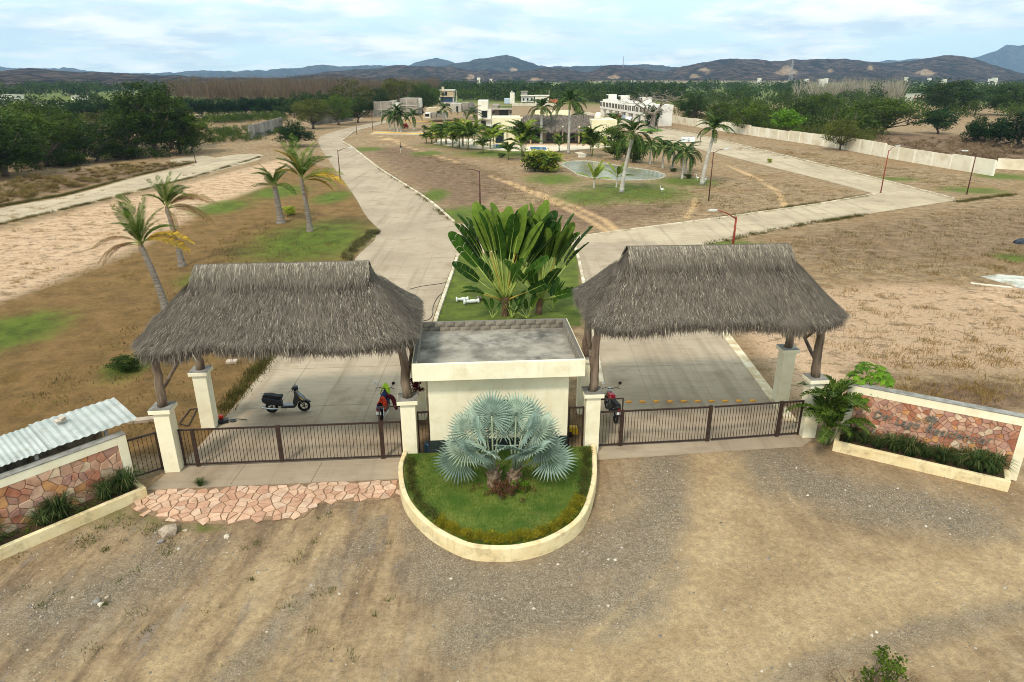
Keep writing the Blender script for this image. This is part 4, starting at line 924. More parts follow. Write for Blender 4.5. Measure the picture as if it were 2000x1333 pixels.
def proto(key):
    if key in TP: return TP[key]
    k = key
    if k == 'broad': r = tree_proto(1, 10, 5.2, 2.0, 70, 90, .21, LF_MID)
    elif k == 'broad2': r = tree_proto(2, 11, 5.6, 1.6, 76, 90, .22, LF_DARK, wide_top=.1)
    elif k == 'tall': r = tree_proto(3, 15, 5.6, 2.4, 100, 90, .23, LF_DARK, clump=.26)
    elif k == 'mango': r = tree_proto(4, 7, 3.6, 1.2, 60, 90, .19, LF_MANGO, clump=.34)
    elif k == 'mango2': r = tree_proto(5, 7.4, 3.9, 1.0, 62, 90, .19, LF_MANGO, clump=.34)
    elif k == 'olive': r = tree_proto(6, 8.5, 4.8, 1.4, 60, 80, .19, LF_OLIVE, clump=.28, wide_top=.2)
    elif k == 'bright': r = tree_proto(7, 6, 2.6, 1.2, 46, 90, .18, LF_BRIGHT, clump=.34)
    elif k == 'bush': r = tree_proto(8, 3.4, 2.2, 0.1, 34, 80, .13, LF_DARK, clump=.36)
    elif k == 'bush2': r = tree_proto(9, 3.0, 2.0, 0.1, 32, 80, .13, LF_MID, clump=.36)
    elif k == 'scrub': r = tree_proto(10, 2.4, 1.9, 0.0, 26, 70, .12, LF_OLIVE, clump=.36)
    elif k == 'thin': r = tree_proto(12, 9, 4.6, 2.2, 44, 60, .19, LF_OLIVE, clump=.22)
    elif k == 'yellow': r = tree_proto(13, 2.6, 1.7, 0.1, 30, 80, .13, LF_YELLOW, clump=.36)
    elif k == 'red': r = tree_proto(14, 2.6, 1.7, 0.2, 26, 60, .14, LF_RED, clump=.36)
    TP[key] = r; return r
def tree(name, label, cat, key, p, h, rz=None, wide=1.0, group=None, parts=True, z=0.0):
    tm, cm = proto(key); zs = np.empty(len(cm.vertices) * 3, np.float32); cm.vertices.foreach_get('co', zs); s = h / float(zs[2::3].max())
    rz = random.uniform(0, 6.28) if rz is None else rz; wide *= 1.3
    t = thing(name, label, cat, (p[0], p[1], z), rz, group); t.scale = (s * wide, s * wide, s)
    ob('trunk', tm, t); ob('crown', cm, t); return t
# ---------------------------------------------------------------- palm fronds
def frond_mesh(name, m, seed, n=26, L=1.0, ll=0.30, arch=0.35, droop=0.5, vee=0.5, wid=0.022, stalk=0.16, sweep=0.0, rachis=0.010, skip=0.0):
    """pinnate frond, unit length along +x, arching; many leaflets as narrow blades"""
    rs = np.random.RandomState(seed); b = MB(); path = []
    for i in range(13):
        t = i / 12; path.append(Vector((L * (t - 0.12 * droop * t ** 3), sweep * t * t * .3, arch * L * t * (1 - t) * 1.3 - droop * L * t ** 2.6 * .55)))
    b.tube(path, [rachis * (1.4 - 1.2 * i / 12) for i in range(13)], 4, mi=1, cap=False)
    def at(t):
        f = t * 12; i = min(11, int(f)); return path[i].lerp(path[i + 1], f - i), (path[i + 1] - path[i]).normalized()
    for i in range(n):
        t = stalk + (1 - stalk) * (i + .5) / n; p, d = at(t); env = math.sin(min(1, (t - stalk) / (1 - stalk) * .92 + .08) * PI) ** .55
        for sd in (-1, 1):
            if rs.rand() < skip: continue
            l = ll * L * env * rs.uniform(.85, 1.1); side = d.cross(Vector((0, 0, 1))).normalized() * sd
            dr = (d * .62 + side * .8 + Vector((0, 0, vee * rs.uniform(.4, 1.1)))).normalized()
            q = p + dr * l * .55; e = q + (dr * .5 + d * .25 + Vector((0, 0, -.75 * rs.uniform(.5, 1.2) * (droop + .35)))).normalized() * l * .5
            wv = d * wid * L
            b.add([p - wv * .5, p + wv * .5, q + wv * .75, q - wv * .75, e], [(0, 1, 2, 3), (3, 2, 4)], rn=float(np.clip(rs.rand() * .8 + .1, 0, 1)))
    return b.mesh(name, [m, mat('frond_rib', S(132, 140, 66), S(110, 112, 60), 3)])
PG = leafmat('palm_green', S(34, 56, 14), S(92, 116, 38), rough=.5); PG2 = leafmat('palm_green_dark', S(24, 42, 14), S(66, 90, 32), rough=.5)
PY = leafmat('palm_yellow', S(120, 100, 30), S(186, 148, 56)); PB = leafmat('palm_brown', S(92, 62, 40), S(150, 112, 76)); PLG = leafmat('palm_fresh', S(74, 98, 24), S(146, 158, 56), rough=.5)
FM = {}
def frond(kind, v):
    key = (kind, v)
    if key not in FM:
        s = hash(kind) % 50 if False else {'coco': 3, 'yellow': 7, 'brown': 11, 'royal': 17, 'areca': 23, 'fresh': 31, 'stiff': 37, 'arecay': 41, 'up': 47}[kind] + v
        FM[key] = {'coco': lambda: frond_mesh('frond', PG, s, 30, ll=.27, arch=.30, droop=.45 + .2 * v), 'yellow': lambda: frond_mesh('frond', PY, s, 30, ll=.24, arch=.25, droop=.5), 'fresh': lambda: frond_mesh('frond', PLG, s, 32, ll=.2, arch=.2, droop=.3 + .2 * v, wid=.012, skip=.15),
                   'brown': lambda: frond_mesh('frond', PB, s, 26, ll=.22, arch=.25, droop=.75, vee=-.2, wid=.014), 'royal': lambda: frond_mesh('frond', PG2, s, 26, ll=.28, arch=.45, droop=.75 + .15 * v, vee=.2, wid=.03),
                   'areca': lambda: frond_mesh('frond', PG, s, 24, ll=.30, arch=.3, droop=.55 + .15 * v, vee=.5, wid=.03), 'arecay': lambda: frond_mesh('frond', PLG, s, 24, ll=.28, arch=.3, droop=.55, vee=.5, wid=.03), 'up': lambda: frond_mesh('frond', PG, s, 34, ll=.21, arch=.12, droop=.2 + .2 * v, vee=.1, wid=.012, sweep=.5, skip=.15), 'stiff': lambda: frond_mesh('frond', PLG, s, 26, ll=.20, arch=.12, droop=.12, vee=.3, wid=.03)}[kind]()
    return FM[key]
def put_frond(t, kind, v, loc, az, el, L, roll=0.0):
    return ob('frond', frond(kind, v), t, loc, Euler((roll, -el, az), 'XYZ'), L)
TRUNK_COCO = mat('palm_trunk_ringed', S(136, 126, 114), S(98, 88, 78), 9, .95, .6, 12, stretch=(.2, .2, 2.2))
TRUNK_ROYAL = mat('palm_trunk_smooth', S(186, 180, 168), S(160, 152, 140), 2, .9, .2, 10, stretch=(.4, .4, 1.6))
SHAFT = mat('palm_crownshaft', S(112, 128, 58), S(136, 142, 74), 2, .5)
def palm_trunk(t, h, r, lean=(0, 0), m=None, bulge=1.0, ringed=True, base=1.5):
    b = MB(); n = 26 if ringed else 12; path = []; rad = []
    for i in range(n + 1):
        f = i / n; path.append((lean[0] * f ** 1.6, lean[1] * f ** 1.6, -.05 + (h + .05) * f)); rad.append(r * (1 + (base - 1) * math.exp(-f * 9)) * (1 - .25 * f) * (1.06 if (ringed and i % 2) else 1.0) * (1 + (bulge - 1) * math.sin(f * PI)))
    b.tube(path, rad, 9); return b.build('trunk', m or TRUNK_COCO, t, smooth=not ringed), Vector((lean[0], lean[1], h))
def palm(name, label, p, h, L, kind='royal', n=13, lean=(0, 0), r=.17, seed=0, group=None, shaft=0.0, els=(1.2, -.35), z=0.0, yellow=0):
    """generic feather palm: trunk plus n separate fronds"""
    rr = random.Random(seed * 7 + 1); t = thing(name, label, 'palm tree', (p[0], p[1], z), 0, group)
    _, top = palm_trunk(t, h, r, lean, TRUNK_ROYAL if kind in ('royal', 'stiff') else TRUNK_COCO, ringed=kind not in ('royal',))
    if shaft:
        b = MB(); b.tube([top - Vector((0, 0, .05)), top + Vector((0, 0, shaft * .4)), top + Vector((0, 0, shaft))], [r * .8, r * .95, r * .35], 8); b.build('crownshaft', SHAFT, t, smooth=True); top = top + Vector((0, 0, shaft * .85))
    for i in range(n):
        f = i / max(1, n - 1); el = els[0] + (els[1] - els[0]) * f + rr.uniform(-.12, .12)
        k = kind if not (yellow and i >= n - yellow) else 'yellow'
        put_frond(t, k, rr.randrange(2), top, i * 2.3999 + rr.uniform(-.25, .25), el, L * rr.uniform(.85, 1.1), rr.uniform(-.3, .3))
    return t
def areca(name, label, p, h, n=16, seed=0, group=None, spread=1.0, z=0.0, kind='areca', cat='palm'):
    """clump of thin canes with arching fronds from low down"""
    rr = random.Random(seed * 13 + 5); t = thing(name, label, cat, (p[0], p[1], z), 0, group)
    for k in range(max(3, n // 4)):
        a = rr.uniform(0, 6.28); rad = rr.uniform(.05, .28) * h * .35 * spread; hh = h * rr.uniform(.3, .5); q = Vector((rad * math.cos(a), rad * math.sin(a), hh))
        b = MB(); b.tube([(q.x * .3, q.y * .3, -.05), (q.x * .7, q.y * .7, hh * .5), q], [.05, .045, .035], 5); b.build('cane', mat('cane_green', S(120, 128, 62), S(146, 140, 80), 4, .6), t, smooth=True)
        m_ = max(3, n // max(3, n // 4))
        for i in range(m_):
            put_frond(t, kind if rr.random() < .75 else 'arecay', rr.randrange(2), q * rr.uniform(.75, 1), a + i * 6.28 / m_ + rr.uniform(-.5, .5), rr.uniform(.35, 1.25), h * rr.uniform(.48, .7), rr.uniform(-.4, .4))
    return t
# ================================================================== island planter with blue fan palm
isl = thing('island_planter', 'rounded cream walled lawn bed in front of the guardhouse', 'planter')
IP = smooth_line([Vector((x, y, 0)) for x, y in ((-3.92, 21.35), (-3.9, 20.2), (-3.45, 18.5), (-2.55, 17.1), (-1.45, 16.2), (-.6, 15.98), (.3, 16.05), (1.25, 16.5), (2.2, 17.55), (2.78, 19.4), (3.0, 21.0), (3.06, 21.9))], 80)
def offset(pts, d):
    out = []
    for i, p in enumerate(pts):
        t_ = (pts[min(i + 1, len(pts) - 1)] - pts[max(i - 1, 0)]).normalized(); out.append(p + Vector((-t_.y, t_.x, 0)) * d)
    return out
b = MB(); ring = [(0, -.1), (0.0, .44), (.02, .47), (.15, .47), (.17, .44), (.17, .1)]; P = []
lines = [(offset(IP, o_), z_) for o_, z_ in ring]
for i in range(len(IP)):
    for l, z_ in lines: P.append((l[i].x, l[i].y, z_))
K = len(ring); b.add(P, [(i * K + k, (i + 1) * K + k, (i + 1) * K + k + 1, i * K + k + 1) for i in range(len(IP) - 1) for k in range(K - 1)]); b.build('planter_wall', CREAMP, isl, smooth=False)
inner = offset(IP, .165); LAWN_Z = 0.38
LAWN = mat('lawn_soil', S(66, 94, 30), S(114, 124, 54), 1.1, .95, .8, 60, grime=(S(130, 112, 66), .5, .8))
b = MB(); b.prism([(p.x, p.y) for p in inner], 0.0, LAWN_Z); b.build('lawn', LAWN, isl)
def grass_blades(name, poly, n, h, m, seed, z, parent=None, keep=None, wd=.006):
    rs = np.random.RandomState(seed); xs = [p[0] for p in poly]; ys = [p[1] for p in poly]; C = np.stack([rs.uniform(min(xs), max(xs), n * 2), rs.uniform(min(ys), max(ys), n * 2)], 1)
    d = poly_dist(C[:, 0], C[:, 1], poly); C = C[d > .02][:n]
    if keep is not None: C = C[keep(C[:, 0], C[:, 1], rs)]
    n = len(C); a = rs.uniform(0, 6.28, n); hh = h * rs.uniform(.5, 1.3, n); lean = rs.uniform(.1, .8, n) * hh; a2 = rs.uniform(0, 6.28, n)
    B = np.stack([C[:, 0], C[:, 1], np.full(n, z - .005)], 1); W_ = np.stack([np.cos(a) * wd, np.sin(a) * wd, a * 0], 1)
    T = B + np.stack([np.cos(a2) * lean, np.sin(a2) * lean, hh], 1); V = np.stack([B - W_, B + W_, T], 1).reshape(-1, 3)
    rn = np.clip(.6 * fbm(C[:, 0] * .8, C[:, 1] * .8, 3) + .5 * rs.rand(n) - .05, 0, 1)
    o = ob(name, npmesh(name, V, np.arange(3 * n).reshape(n, 3), m, np.repeat(rn, 3)), parent); return o
GRASSM = leafmat('grass_blade', S(56, 92, 22), S(122, 138, 56), tint=S(166, 146, 92), rough=.7, rnd=0)
o = grass_blades('grass', [(p.x, p.y) for p in offset(IP, .2)], 44000, .05, GRASSM, 2, LAWN_Z, isl, wd=.008); o['kind'] = 'stuff'
# clipped hedge inside the wall: yellow-green at the front, dark and patchy at the sides
def hedge_part(i0, i1, m, seed, h, label, dens):
    rs = np.random.RandomState(seed); ln = IP[i0:i1]; C = []
    for i in range(len(ln) - 1):
        for k in range(3):
            f = rs.rand(); p = ln[i].lerp(ln[i + 1], f); d = (ln[i + 1] - ln[i]).normalized(); n_ = Vector((-d.y, d.x, 0)); q = p + n_ * rs.uniform(.26, .5); C.append((q.x, q.y, LAWN_Z + h * rs.uniform(.2, .62)))
    V, F, rn = cloud(np.array(C), .15, dens, .022, rs, .9); V[:, 2] = np.maximum(V[:, 2], LAWN_Z)
    e = thing('hedge', label, 'hedge'); tr = ob('foliage', npmesh('foliage', V, F, m, rn), e); tr['kind'] = 'stuff'
    b = MB()
    for c in C[::2]: b.tube([(c[0], c[1], LAWN_Z - .02), (c[0] + .02, c[1], c[2])], .008, 4)
    b.build('stems', BARK, e)
HY = leafmat('hedge_yellow', S(84, 92, 20), S(176, 160, 44), tint=S(206, 178, 60)); HD = leafmat('hedge_dark', S(44, 56, 22), S(96, 94, 44), tint=S(120, 96, 60))
hedge_part(25, 61, HY, 3, .42, 'yellow green clipped hedge along the front of the island wall', 150)
hedge_part(2, 26, HD, 4, .36, 'thin dark hedge on the side of the island near the flagstones', 60)
hedge_part(60, 78, HD, 5, .34, 'thin dark hedge on the side of the island near the gravel', 60)
# ---------------------------------------------------------------- blue fan palm
BISM = [mat('fan_leaf_blue_%d' % i, a, c_, 2.5, .55, rnd=.12, trans=.15) for i, (a, c_) in enumerate(((S(146, 164, 148), S(114, 132, 118)), (S(164, 178, 156), S(130, 146, 128)), (S(120, 138, 124), S(92, 110, 98))))]
def fan_mesh(seed, nseg=34, span=R(300), rad=1.0, m=None):
    """costapalmate leaf, petiole end at origin, blade in the x/z... local: +x outward along the midrib, y across, z up"""
    rs = np.random.RandomState(seed); b = MB()
    for k in range(nseg):
        f = (k + .5) / nseg * 2 - 1; a = f * span / 2; da = span / nseg * .5; r_j = rad * (.56 + .08 * math.cos(a)) ; r_t = rad * (.98 + .06 * math.cos(a)) * rs.uniform(.93, 1.04)
        cup = .22 * rad * (1 - math.cos(a * .5)) * 1.1
        def pt(r, ang, up): return (r * math.cos(ang) + .12 * rad * math.cos(a), r * math.sin(ang), up + cup * (r / rad) - .10 * rad * (r / rad) ** 3 * rs.uniform(.6, 1.6))
        v = .055 * rad
        P = [pt(.03, a, 0), pt(r_j, a - da * .97, -.0), pt(r_j, a, v * .8), pt(r_j, a + da * .97, 0), pt(r_t * .82, a - da * .38, 0), pt(r_t * .82, a, v * .3), pt(r_t * .82, a + da * .38, 0), pt(r_t, a + rs.normal(0, .02), -.02)]
        b.add(P, [(0, 1, 2), (0, 2, 3), (1, 4, 5, 2), (2, 5, 6, 3), (4, 7, 5), (5, 7, 6)])
    return b.mesh('fan_leaf', m)
FANS = [fan_mesh(s, m=BISM[s % 3]) for s in range(5)]
PET = mat('fan_petiole', S(150, 158, 128), S(126, 136, 108), 3, .6)
bp_ = thing('fan_palm', 'silver blue fan palm with two stems on the island lawn', 'palm tree', (G(985, 948, LAWN_Z).x, G(985, 948, LAWN_Z).y, LAWN_Z))
rr = random.Random(12)
FIB = mat('palm_boot_fibre', S(150, 128, 104), S(96, 74, 56), 8, .95, .7, 20)
def fan_stem(base, topz, leaves, seed):
    rr = random.Random(seed); b = MB(); b.tube([(base[0], base[1], -.03), (base[0] * 1.03, base[1], topz * .5), (base[0] * 1.06, base[1], topz)], [.24, .21, .15], 10); b.build('trunk', FIB, bp_)
    for k in range(11):        # old leaf boots
        a = rr.uniform(0, 6.28); z_ = rr.uniform(.1, topz); b = MB(); o_ = Vector((base[0] + .16 * math.cos(a), base[1] + .16 * math.sin(a), z_)); b.tube([o_, o_ + Vector((math.cos(a) * .12, math.sin(a) * .12, .16))], [.05, .02], 5); b.build('leaf_boot', FIB, bp_)
    top = Vector((base[0] * 1.06, base[1], topz))
    for i, (az, el, pl_, s, tw) in enumerate(leaves):
        pl_ *= .9; az = R(az); el = R(el); d = Vector((math.cos(az) * math.cos(el), math.sin(az) * math.cos(el), math.sin(el))); sag = Vector((0, 0, -.12 * pl_ * math.cos(el)))
        p0 = top + Vector((math.cos(az) * .06, math.sin(az) * .06, -.04)); p1 = top + d * pl_ * .5 + Vector((0, 0, .03)); p2 = top + d * pl_ + sag
        b = MB(); b.tube([p0, p1, p2], [.045, .03, .022], 6); pt_ = b.build('petiole', PET, bp_, smooth=True)
        o = ob('fan_leaf', FANS[(i + seed) % 5], bp_, p2); tilt = el - R(tw)
        ca = math.cos(az); o.rotation_euler = (Matrix.Rotation(az, 4, 'Z') @ Matrix.Rotation(-tilt, 4, 'Y') @ Matrix.Rotation(ca * R(52) * (1.25 - math.sin(el)) + rr.uniform(-.25, .25), 4, 'X')).to_euler(); o.scale = (s * .80,) * 3
# (azimuth, elevation, petiole length, blade radius, extra droop of the blade)
fan_stem((-.34, 0.02), .62, [(176, 40, 1.3, .95, 12), (184, 22, 1.3, .98, 10), (150, 52, 1.6, .95, 10), (120, 64, 1.85, .95, 8), (95, 72, 2.0, .98, 6), (245, 62, 1.35, .85, 22), (222, 55, 1.35, .9, 20), (290, 62, 1.3, .85, 22), (170, 62, 1.7, .9, 8), (75, 58, 1.75, .95, 8), (200, 74, 1.8, .85, 8)], 1)
fan_stem((.32, 0.05), .60, [(4, 42, 1.35, .95, 12), (-4, 24, 1.4, 1.0, 10), (30, 52, 1.6, .95, 10), (60, 64, 1.85, .98, 8), (85, 72, 2.0, .95, 6), (-65, 60, 1.3, .85, 22), (-42, 56, 1.4, .9, 20), (10, 62, 1.7, .92, 8), (-98, 64, 1.35, .8, 22), (110, 60, 1.75, .95, 8), (-15, 74, 1.8, .88, 8)], 2)
# dry flowers and a small bush round its foot
rs = np.random.RandomState(9); e0 = Vector((G(985, 955, LAWN_Z).x, G(985, 955, LAWN_Z).y, 0))
C = np.stack([e0.x + rs.normal(0, .38, 46), e0.y - .25 + rs.normal(0, .2, 46), LAWN_Z + rs.uniform(.05, .34, 46)], 1); V_, F_, rn_ = cloud(C, .13, 36, .03, rs, .8)
fb2 = thing('flower_bed_plant', 'withered reddish brown plants round the foot of the fan palm', 'plant'); o = ob('foliage', npmesh('foliage', V_, F_, leafmat('withered_leaf', S(78, 48, 34), S(140, 96, 68), tint=S(170, 40, 40)), rn_), fb2); o['kind'] = 'stuff'
b = MB()
for c in C[:24]: b.tube([(c[0], c[1], LAWN_Z - .02), (c[0] + .02, c[1] + .01, c[2] + .1)], .007, 4)
b.build('stems', BARK, fb2)
e1 = G(1018, 962, LAWN_Z); C = np.stack([e1.x + rs.normal(0, .1, 14), e1.y + rs.normal(0, .1, 14), LAWN_Z + rs.uniform(.1, .45, 14)], 1); V_, F_, rn_ = cloud(C, .12, 40, .035, rs)
fb3 = thing('small_shrub', 'small fresh green shrub at the foot of the fan palm', 'shrub'); ob('foliage', npmesh('foliage', V_, F_, LF_BRIGHT, rn_), fb3)['kind'] = 'stuff'
b = MB()
for c in C[:8]: b.tube([(e1.x, e1.y, LAWN_Z - .02), tuple(c)], .008, 4)
b.build('stems', BARK, fb3)
# ---------------------------------------------------------------- grass clumps in the two long planters
TUFT = leafmat('tuft_blade', S(30, 48, 24), S(84, 104, 56), tint=S(130, 126, 84), rough=.6)
def tuft_mesh(seed, n=280, h=.78):
    rs = np.random.RandomState(seed); a = rs.uniform(0, 6.28, n); rr_ = rs.uniform(.02, .16, n); hh = h * rs.uniform(.55, 1.1, n); out = hh * rs.uniform(.25, 1.15, n); w_ = .011
    dx, dy = np.cos(a), np.sin(a); B = np.stack([dx * rr_, dy * rr_, 0 * a - .02], 1); W_ = np.stack([-dy * w_, dx * w_, 0 * a], 1)
    M1 = B + np.stack([dx * out * .4, dy * out * .4, hh * .75], 1); E = B + np.stack([dx * out, dy * out, hh * (1 - .45 * out / hh)], 1)
    V = np.stack([B - W_, B + W_, M1 + W_ * .8, M1 - W_ * .8, E], 1).reshape(-1, 3); q = np.arange(n)[:, None] * 5
    return npmesh('blades', V, np.concatenate([q + [0, 1, 2], q + [0, 2, 3], q + [3, 2, 4]]), TUFT, np.repeat(rs.rand(n), 5))
TUFTS = [tuft_mesh(s) for s in range(4)]
def tuft(p, z, s, label, seed, group):
    t = thing('grass_clump', label, 'ornamental grass', (p[0], p[1], z), seed * 1.3, group)
    o = ob('blades', TUFTS[seed % 4], t, scale=s); o['kind'] = 'stuff'; return t
k = 0
for d_, s in ((0.45, 1.1), (1.05, .9), (2.35, 1.1), (2.85, .75), (4.3, 1.15), (4.75, .8), (6.2, 1.0), (7.4, 1.0)):
    p = pl_p + nl_ * .5 + dl_ * d_; tuft(p, .27, s, 'dark green grass clump, %s from the gate end of the tin roof wall planter' % ordinal(k), k, 'grass clumps in the planters'); k += 1
for k in range(10):
    p = pr_p + nr_ * (.5 + .08 * (k % 2)) + dr_ * (.45 + k * .5); tuft(p, .28, [.85, .75, .7, .95, 1.05, .7, .9, .8, 1.15, 1.15][k], 'dark green grass clump, %s from the gate end of the sign wall planter' % ordinal(k), k + 3, 'grass clumps in the planters')
rs = np.random.RandomState(77); C = []
for d_ in np.linspace(.3, 7.9, 60): p = pl_p + nl_ * rs.uniform(.3, .7) + dl_ * float(d_); C.append((p.x, p.y, .3 + rs.uniform(0, .08)))
V_, F_, rn_ = cloud(np.array(C), .12, 26, .03, rs, .6); tag(ob('planter_weeds', npmesh('planter_weeds', V_, F_, LF_MID, rn_)), 'low green weeds filling the planter under the tin roof wall', 'ground cover', kind='stuff')
# ================================================================== traveller's palms on the median
TRAV = [leafmat('paddle_leaf_%d' % i, a, c_, rough=.45, trans=.3, rnd=.12) for i, (a, c_) in enumerate(((S(34, 64, 18), S(66, 98, 32)), (S(22, 48, 16), S(50, 78, 28)), (S(84, 112, 36), S(120, 142, 56)), (S(104, 88, 40), S(136, 118, 60))))]
TRIB = mat('paddle_rib', S(150, 170, 80), S(128, 150, 66), 3, .5)
def paddle_mesh(seed, m, torn=.5, wid=.155, curl=.25):
    """unit-length banana-like blade along +x, folded along the midrib, edges torn into strips"""
    rs = np.random.RandomState(seed); b = MB(); n = 22; path = []
    for i in range(n + 1):
        t = i / n; path.append(Vector((t - .06 * curl * t ** 3, 0, -.34 * curl * t ** 2.4)))
    b.tube([p + Vector((0, 0, -.004)) for p in path], [.011 * (1.2 - t / n) for t in range(n + 1)], 4, mi=1, cap=False)
    for sd in (-1, 1):
        i = 0
        while i < n:
            k = rs.choice((1, 2, 3, 4)) if rs.rand() < torn else 6
            j = min(n, i + k); dz = -.02 - .30 * rs.rand() * torn * .6; sh = .003 * (torn > .2)
            for q in range(i, j):
                t0, t1 = q / n, (q + 1) / n
                w0 = wid * math.sin(min(1, t0 * .94 + .06) * PI) ** .45; w1 = wid * math.sin(min(1, t1 * .94 + .06) * PI) ** .45
                if t1 > .97: w1 = .02
                a0 = path[q] + Vector((sh if q == i else 0, 0, 0)); a1 = path[q + 1] - Vector((sh if q == j - 1 else 0, 0, 0)); fw = Vector((.35, 0, 0))
                def ed(a, w_, f): return a + Vector((.35 * w_, sd * w_ * f, w_ * .42 * f + dz * w_ * f * f * 2.2))
                b.add([a0, a1, ed(a1, w1, .5), ed(a0, w0, .5), ed(a1, w1, 1), ed(a0, w0, 1)], [(0, 1, 2, 3), (3, 2, 4, 5)] if sd > 0 else [(3, 2, 1, 0), (5, 4, 2, 3)], rn=float(np.clip(.35 + .4 * rs.rand() + .1 * math.sin(q), 0, 1)))
            i = j
    return b.mesh('paddle_leaf', [m, TRIB], True)
PAD = [paddle_mesh(1, TRAV[0], .35), paddle_mesh(2, TRAV[1], .6), paddle_mesh(3, TRAV[0], .75, curl=.5), paddle_mesh(4, TRAV[2], .08, curl=.1), paddle_mesh(5, TRAV[1], .85, curl=.6), paddle_mesh(6, TRAV[3], .95, .12, .9), paddle_mesh(7, TRAV[2], .3, curl=.25), paddle_mesh(8, TRAV[0], .55, curl=.35)]
PETI = mat('paddle_petiole', S(158, 172, 84), S(134, 150, 70), 2, .5); PETI2 = mat('paddle_petiole_base', S(176, 150, 60), S(150, 118, 50), 3, .6)
def traveller(label, p, h0, yaw, leaves, seed):
    rr = random.Random(seed); t = thing('travellers_palm', label, 'palm tree', (p[0], p[1], 0), yaw, 'travellers palms on the median')
    b = MB(); b.tube([(0, 0, -.05), (.04, 0, h0 * .5), (0, 0, h0)], [.22, .2, .26], 10); b.build('trunk', mat('travellers_trunk', S(120, 92, 66), S(84, 64, 48), 4, .95, .5, 12), t)
    for i, (ang, pl_, bl, k, side) in enumerate(leaves):
        a = R(ang); d = Vector((math.sin(a), side, math.cos(a))).normalized(); o_ = Vector((math.sin(a) * .2, 0, h0 - .1 - .12 * abs(math.sin(a))))
        p1 = o_ + d * pl_ * .5; p2 = o_ + d * pl_ + Vector((math.sin(a) * .12, 0, 0)); b = MB()
        b.tube([o_, o_.lerp(p1, .4), p1, p2], [.085, .06, .04, .026], 6); s_ = b.build('petiole', [PETI, PETI2][0 if rr.random() < .9 else 1], t, smooth=True)
        d2 = (d + Vector((math.sin(a) * .14, rr.uniform(-.14, .14), .0))).normalized()
        o = ob('paddle_leaf', PAD[k], t, p2); q = d2.to_track_quat('X', 'Z').to_matrix().to_4x4()
        o.rotation_euler = (q @ Matrix.Rotation(rr.uniform(-.9, .9) + math.copysign(R(50), math.sin(a) + 1e-3) * (1 if rr.random() < .7 else 0), 4, 'X')).to_euler(); o.scale = (bl, bl * rr.uniform(.9, 1.15), bl)
    return t
def fan_list(seed, n, spread, pl0, bl0, jit=.12):
    rr = random.Random(seed); out = []
    for i in range(n):
        a = -spread + 2 * spread * i / (n - 1) + rr.uniform(-3, 3); k = rr.choice((0, 0, 1, 1, 2, 4, 7, 7)) if abs(a) < 60 else rr.choice((2, 4, 4, 1))
        if abs(a) < 24 and rr.random() < .55: k = rr.choice((3, 6, 0))
        out.append((a, pl0 * rr.uniform(.85, 1.15), bl0 * rr.uniform(.85, 1.12), k, rr.uniform(-jit, jit)))
    return out
tA = G(986, 617); tB = G(1052, 612)
traveller('wide fan shaped travellers palm, the one nearer the white balusters', tA, 1.15, R(8), fan_list(1, 30, 31, 2.6, 2.6) + [(12, 3.0, 2.5, 3, .1), (-10, 2.9, 2.4, 6, -.05), (-44, 1.9, 1.9, 4, -.25), (-56, 1.2, 1.4, 4, -.4), (30, 1.9, 2.0, 2, -.55), (-25, 1.7, 2.0, 1, -.6), (10, 1.5, 2.1, 0, -.7), (55, 1.4, 1.9, 4, -.6), (-60, 1.3, 1.7, 2, -.5)], 3)
traveller('travellers palm with torn leaves, the one nearer the sign wall gate', tB, 1.0, R(-24), fan_list(2, 27, 31, 2.6, 2.45) + [(2, 3.2, 2.5, 3, .05), (18, 2.8, 2.2, 6, -.1), (66, 1.9, 2.3, 4, -.2), (60, 1.5, 1.7, 4, -.3), (30, 1.7, 2.0, 1, -.6), (-20, 1.5, 1.9, 2, -.7), (60, 1.2, 1.7, 7, -.5), (5, 1.2, 1.8, 0, -.9)], 7)
def banana(label, p, n, h, seed):
    rr = random.Random(seed); t = thing('banana_sucker', label, 'plant', (p[0], p[1], 0), 0, 'young suckers under the travellers palms')
    for i in range(n):
        a = i * 2.4 + rr.uniform(-.4, .4); el = rr.uniform(.5, 1.35); d = Vector((math.cos(a) * math.cos(el), math.sin(a) * math.cos(el), math.sin(el))); L = h * rr.uniform(.3, .5); p2 = d * L
        b = MB(); b.tube([(0, 0, -.03), p2 * .5, p2], [.03, .022, .015], 5); b.build('petiole', PETI, t)
        o = ob('paddle_leaf', PAD[rr.choice((0, 1, 2, 6, 7))], t, p2); o.rotation_euler = (d.to_track_quat('X', 'Z').to_matrix().to_4x4() @ Matrix.Rotation(rr.uniform(-.6, .6), 4, 'X')).to_euler(); o.scale = (h * .55, h * .5, h * .5)
for i, (u, v, n, h, lb) in enumerate(((1000, 620, 7, 1.9, 'young leafy sucker right below the wide travellers palm'), (1030, 622, 6, 1.6, 'short leafy sucker between the two travellers palms'), (1080, 608, 7, 2.2, 'leafy sucker below the torn travellers palm towards the sign wall gate'), (962, 622, 5, 1.5, 'small leafy sucker nearest the white balusters'))): banana(lb, G(u, v), n, h, i)
